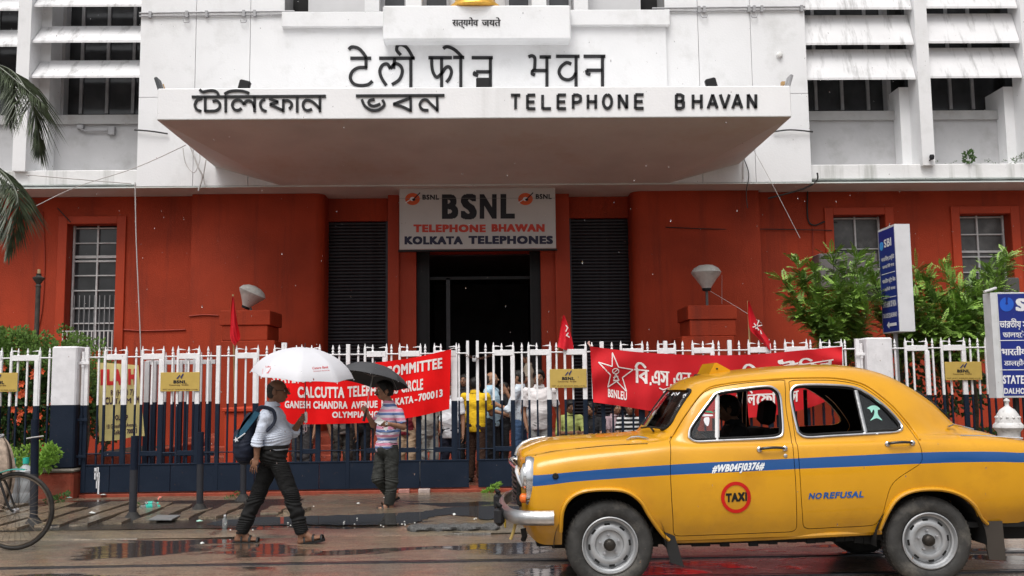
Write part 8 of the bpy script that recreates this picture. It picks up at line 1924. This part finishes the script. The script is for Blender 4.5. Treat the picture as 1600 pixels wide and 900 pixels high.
u2, pt2, dn = umbrella('umbrella', 'dark grey umbrella tilted over the man in the striped polo shirt', q2(579.5, 594.5, 0), (.20, .20, 1), .50, .22, DU, 8, hand2, rot=.1, shaft_m=mat('bright_shaft', (.35, .35, .36), .3, metal=.8))
MB().tube([hand2+V3(.018, 0, .10), hand2+V3(.008, 0, .03), hand2+V3(-.012, 0, -.05)], [.012, .018, .019], 12).build('handle', mat('black_rubber', (.02, .02, .022)), u2, True)

# ---- people in the yard behind the gates
def standing(u, Y, zt, facing, shirt, trous, label, skin='mid', sleeve='short', arms=None, girth=1.05, z0=.02, group=None, head=None, hair='short', lean=0.0, shoe='shoe', tail=.05, mous=False):
    """zt: top-of-head photo row; facing angle in degrees, 0 = right, 90 = away, -90 = to the camera"""
    x = U(u, 650, Y).x; top = U(u, zt, Y).z; h = top-z0; a = math.radians(facing); f = V3(math.cos(a), math.sin(a), 0); l = V3(-math.sin(a), math.cos(a), 0); b = V3(x, Y, z0)
    P = lambda fo, si, upp: b+f*(fo*h)+l*(si*h)+V3(lean*upp*h, 0, upp*h)
    J = dict(head=P(.012, 0, .925), neck=P(-.01, 0, .835), chest=P(0, 0, .735), belly=P(.012, 0, .625), pelvis=P(0, 0, .535), hipL=P(0, .05, .50), hipR=P(0, -.05, .50), knL=P(.02, .055, .28), knR=P(.0, -.055, .28), ankL=P(-.01, .058, .042), ankR=P(-.03, -.058, .042), toeL=P(.07, .066, .014), toeR=P(.05, -.066, .014))
    df = dict(L=((.0, .03, -.175), (.05, .02, -.325)), R=((.0, .03, -.175), (.05, .02, -.325))); df.update(arms or {})
    for s, sg in (('L', 1), ('R', -1)):
        sh = P(0, sg*.112, .805); J['sh'+s] = sh; e, w = df[s]; J['el'+s] = sh+f*(e[0]*h)+l*(sg*e[1]*h)+V3(0, 0, e[2]*h); J['wr'+s] = sh+f*(w[0]*h)+l*(sg*w[1]*h)+V3(0, 0, w[2]*h)
    return make_person('person', label, J, f, h, .0112, .0125, skin, shirt, trous, girth=girth, sleeve=sleeve, head=head, hair=hair, shoe=shoe, shirt_tail=tail, group=group, folds_=.006, mous=mous)
BENT = ((.06, .03, -.165), (.18, -.03, -.12)); BENTUP = ((.07, .04, -.15), (.15, .02, -.01)); HIP = ((-.02, .07, -.16), (.09, -.02, -.22))
G_ = None
standing(743, 15.95, 588, 75, clothm('mustard_shirt', (.62, .40, .02)), clothm('brown_trousers', (.045, .025, .018)), 'man in mustard yellow shirt seen from behind in the gap between the gates', 'dark', arms={'L': BENT, 'R': BENT}, girth=1.15, tail=.06, head=(.6, .8, 0))
standing(768, 16.7, 580, -20, clothm('sky_shirt', (.36, .52, .62)), clothm('black_slacks', (.02, .02, .022)), 'grey haired man in light blue shirt facing right beside the mustard shirt', 'tan', arms={'R': ((.03, .03, -.17), (.14, .0, -.20))}, hair='stubble', girth=1.1)
standing(727, 17.3, 583, -110, clothm('charcoal_shirt', (.02, .02, .022)), clothm('black_slacks', (0, 0, 0)), 'dark clothed man with his face just left of the mustard shirt', 'dark')
standing(704, 15.7, 596, -80, clothm('white_tshirt', (.62, .63, .66)), clothm('ink_trousers', (.02, .022, .035)), 'man in loose white shirt behind the right end of the red committee banner', 'mid', lean=-.02, tail=.10, girth=1.15, arms={'R': ((-.02, .06, -.16), (.06, .05, -.28))})
standing(812, 15.7, 577, 165, clothm('pale_print_shirt', (.48, .53, .58), .16), clothm('blue_jeans', (.05, .09, .17), .3), 'man in pale patterned shirt and jeans turned to the left behind the right gate', 'mid', sleeve='rolled', arms={'L': BENT, 'R': BENTUP}, tail=.07)
standing(843, 15.25, 577, -95, clothm('offwhite_polo', (.60, .57, .57), .05), clothm('light_grey_trousers', (.25, .25, .24)), 'man in off white polo shirt facing the street behind the right gate', 'mid', girth=1.18, arms={'L': ((-.02, .05, -.17), (.03, .06, -.32)), 'R': ((-.02, .03, -.17), (.03, .0, -.30))}, hair='full', tail=.05, mous=False)
standing(826, 19.35, 551, 170, clothm('khaki_shirt', (.27, .23, .18)), clothm('dark_slacks2', (.05, .045, .04)), 'man in khaki shirt standing high on the entrance steps in the doorway', 'dark', z0=.66, arms={'R': HIP, 'L': HIP})
standing(787, 17.0, 596, 5, clothm('black_tee', (.015, .015, .017)), clothm('black_slacks', (0, 0, 0)), 'man in black raising his hand between two gate pickets right of the mustard shirt', 'dark', arms={'R': BENTUP, 'L': BENT})
standing(473, 15.7, 592, -100, clothm('grey_check', (.2, .2, .22)), clothm('charcoal_trousers', (.05, .048, .05)), 'man in dark grey trousers standing behind the left end of the committee banner', 'mid')
standing(534, 15.9, 594, -60, clothm('dull_shirt', (.18, .16, .15)), clothm('dark_slacks2', (0, 0, 0)), 'man whose dark creased trousers show below the word OLYMPIA', 'dark')
standing(563, 16.6, 596, 90, clothm('black_tee', (0, 0, 0)), clothm('black_slacks', (0, 0, 0)), 'man in black trousers behind the gate between the dark umbrella and the banner foot', 'dark')
standing(669, 15.6, 600, -70, clothm('putty_shirt', (.26, .25, .23)), clothm('stone_trousers', (.27, .27, .25), .12), 'man in pale grey trousers behind the lower right part of the committee banner', 'mid', arms={'R': ((0, .03, -.17), (.06, .01, -.31)), 'L': ((0, .02, -.17), (.12, -.02, -.26))})
standing(635, 16.2, 600, -95, clothm('maroon_shirt', (.16, .02, .03)), clothm('beige_trousers', (.38, .28, .19)), 'person in beige trousers partly hidden behind the striped shirt man', 'mid')
def sitting(u, Y, zt, facing, shirt, trous, label, skin='mid', seat=.34, arms=None, hair='short', head=None, sleeve='short', girth=1.0):
    x = U(u, 650, Y).x; top = U(u, zt, Y).z; h = (top-seat)/.50; h = min(max(h, 1.5), 1.75); a = math.radians(facing); f = V3(math.cos(a), math.sin(a), 0); l = V3(-math.sin(a), math.cos(a), 0); b = V3(x, Y, top-.50*h)
    P = lambda fo, si, upp: b+f*(fo*h)+l*(si*h)+V3(0, 0, upp*h)
    zf = .05-b.z
    J = dict(head=P(.07, 0, .425), neck=P(.03, 0, .335), chest=P(.02, 0, .235), belly=P(.015, 0, .13), pelvis=P(0, 0, .05), hipL=P(.02, .055, .035), hipR=P(.02, -.055, .035), knL=P(.24, .075, .10), knR=P(.24, -.075, .10), ankL=P(.25, .07, zf/h+.035), ankR=P(.25, -.07, zf/h+.035), toeL=P(.33, .075, zf/h+.01), toeR=P(.33, -.075, zf/h+.01))
    for s, sg in (('L', 1), ('R', -1)):
        sh = P(.03, sg*.108, .305); J['sh'+s] = sh; e, w = (arms or ((.07, .035, -.15), (.20, -.05, -.14))); J['el'+s] = sh+f*(e[0]*h)+l*(sg*e[1]*h)+V3(0, 0, e[2]*h); J['wr'+s] = sh+f*(w[0]*h)+l*(sg*w[1]*h)+V3(0, 0, w[2]*h)
    return make_person('person', label, J, f, h, .0112, .0125, skin, shirt, trous, girth=girth, sleeve=sleeve, head=head, hair=hair, folds_=.006)
sitting(889, 17.55, 624, -80, clothm('olive_shirt', (.27, .30, .10), .12), clothm('teal_cloth', (.05, .17, .17)), 'seated man in olive green shirt on the entrance steps below the yellow plate', 'dark', hair='full', head=(.25, -.9, -.25), girth=1.15, sleeve='rolled')
sitting(930, 17.5, 627, -130, clothm('black_kurta', (.018, .018, .02)), clothm('slate_trousers', (.06, .065, .08)), 'seated woman in black looking left at the corner of the star banner', 'mid', hair='full', head=(-.9, -.4, 0))
sitting(957, 17.7, 626, -60, clothm('mauve_shirt', (.30, .22, .24)), clothm('denim_blue', (.06, .09, .14)), 'seated person in mauve shirt behind the lower edge of the star banner', 'mid')
BWS = clothm('black_white_stripe', (.5, .5, .5)); nt = BWS.node_tree; L = nt.links.new; g = nd(nt, 'ShaderNodeTexCoord'); wv_ = nd(nt, 'ShaderNodeTexWave', bands_direction='Z'); wv_.inputs['Scale'].default_value = 4.2; wv_.inputs['Distortion'].default_value = 1.2; L(g.outputs['Object'], wv_.inputs['Vector']); cr = nd(nt, 'ShaderNodeValToRGB'); cr.color_ramp.interpolation = 'CONSTANT'; cr.color_ramp.elements[0].color = (.015, .015, .015, 1); cr.color_ramp.elements[1].position = .62; cr.color_ramp.elements[1].color = (.55, .55, .55, 1); L(wv_.outputs['Fac'], cr.inputs[0]); L(cr.outputs[0], colour_in(BWS))
sitting(985, 17.35, 626, -95, BWS, clothm('black_slacks', (0, 0, 0)), 'seated person in black and white striped top under the star banner', 'dark')
sitting(1018, 17.7, 628, -80, clothm('frost_shirt', (.42, .50, .56)), clothm('slate_trousers', (0, 0, 0)), 'seated person in pale blue shirt seen just left of the taxi windscreen', 'mid')
# ---- taxi driver
xd = TX+V3(1.27, .36, 0)
P = lambda a, b, c: xd+V3(-a, b, c)
J = dict(head=P(.06, 0, 1.335), neck=P(0, 0, 1.19), chest=P(-.02, 0, 1.05), belly=P(-.01, 0, .90), pelvis=P(0, 0, .80), shL=P(0, -.17, 1.14), shR=P(0, .17, 1.14), elL=P(.14, -.22, .95), elR=P(.14, .22, .95), wrL=P(.34, -.14, 1.10), wrR=P(.34, .14, 1.10),
         hipL=P(.05, -.08, .78), hipR=P(.05, .08, .78), knL=P(.46, -.1, .80), knR=P(.46, .1, .80), ankL=P(.70, -.1, .56), ankR=P(.70, .1, .56), toeL=P(.84, -.1, .56), toeR=P(.84, .1, .56))
make_person('person', 'taxi driver in dark clothes sitting at the wheel inside the yellow taxi', J, (-1, 0, 0), 1.68, .011, .012, 'dark', clothm('black_tee', (0, 0, 0)), clothm('black_slacks', (0, 0, 0)), hair='full', girth=1.1)
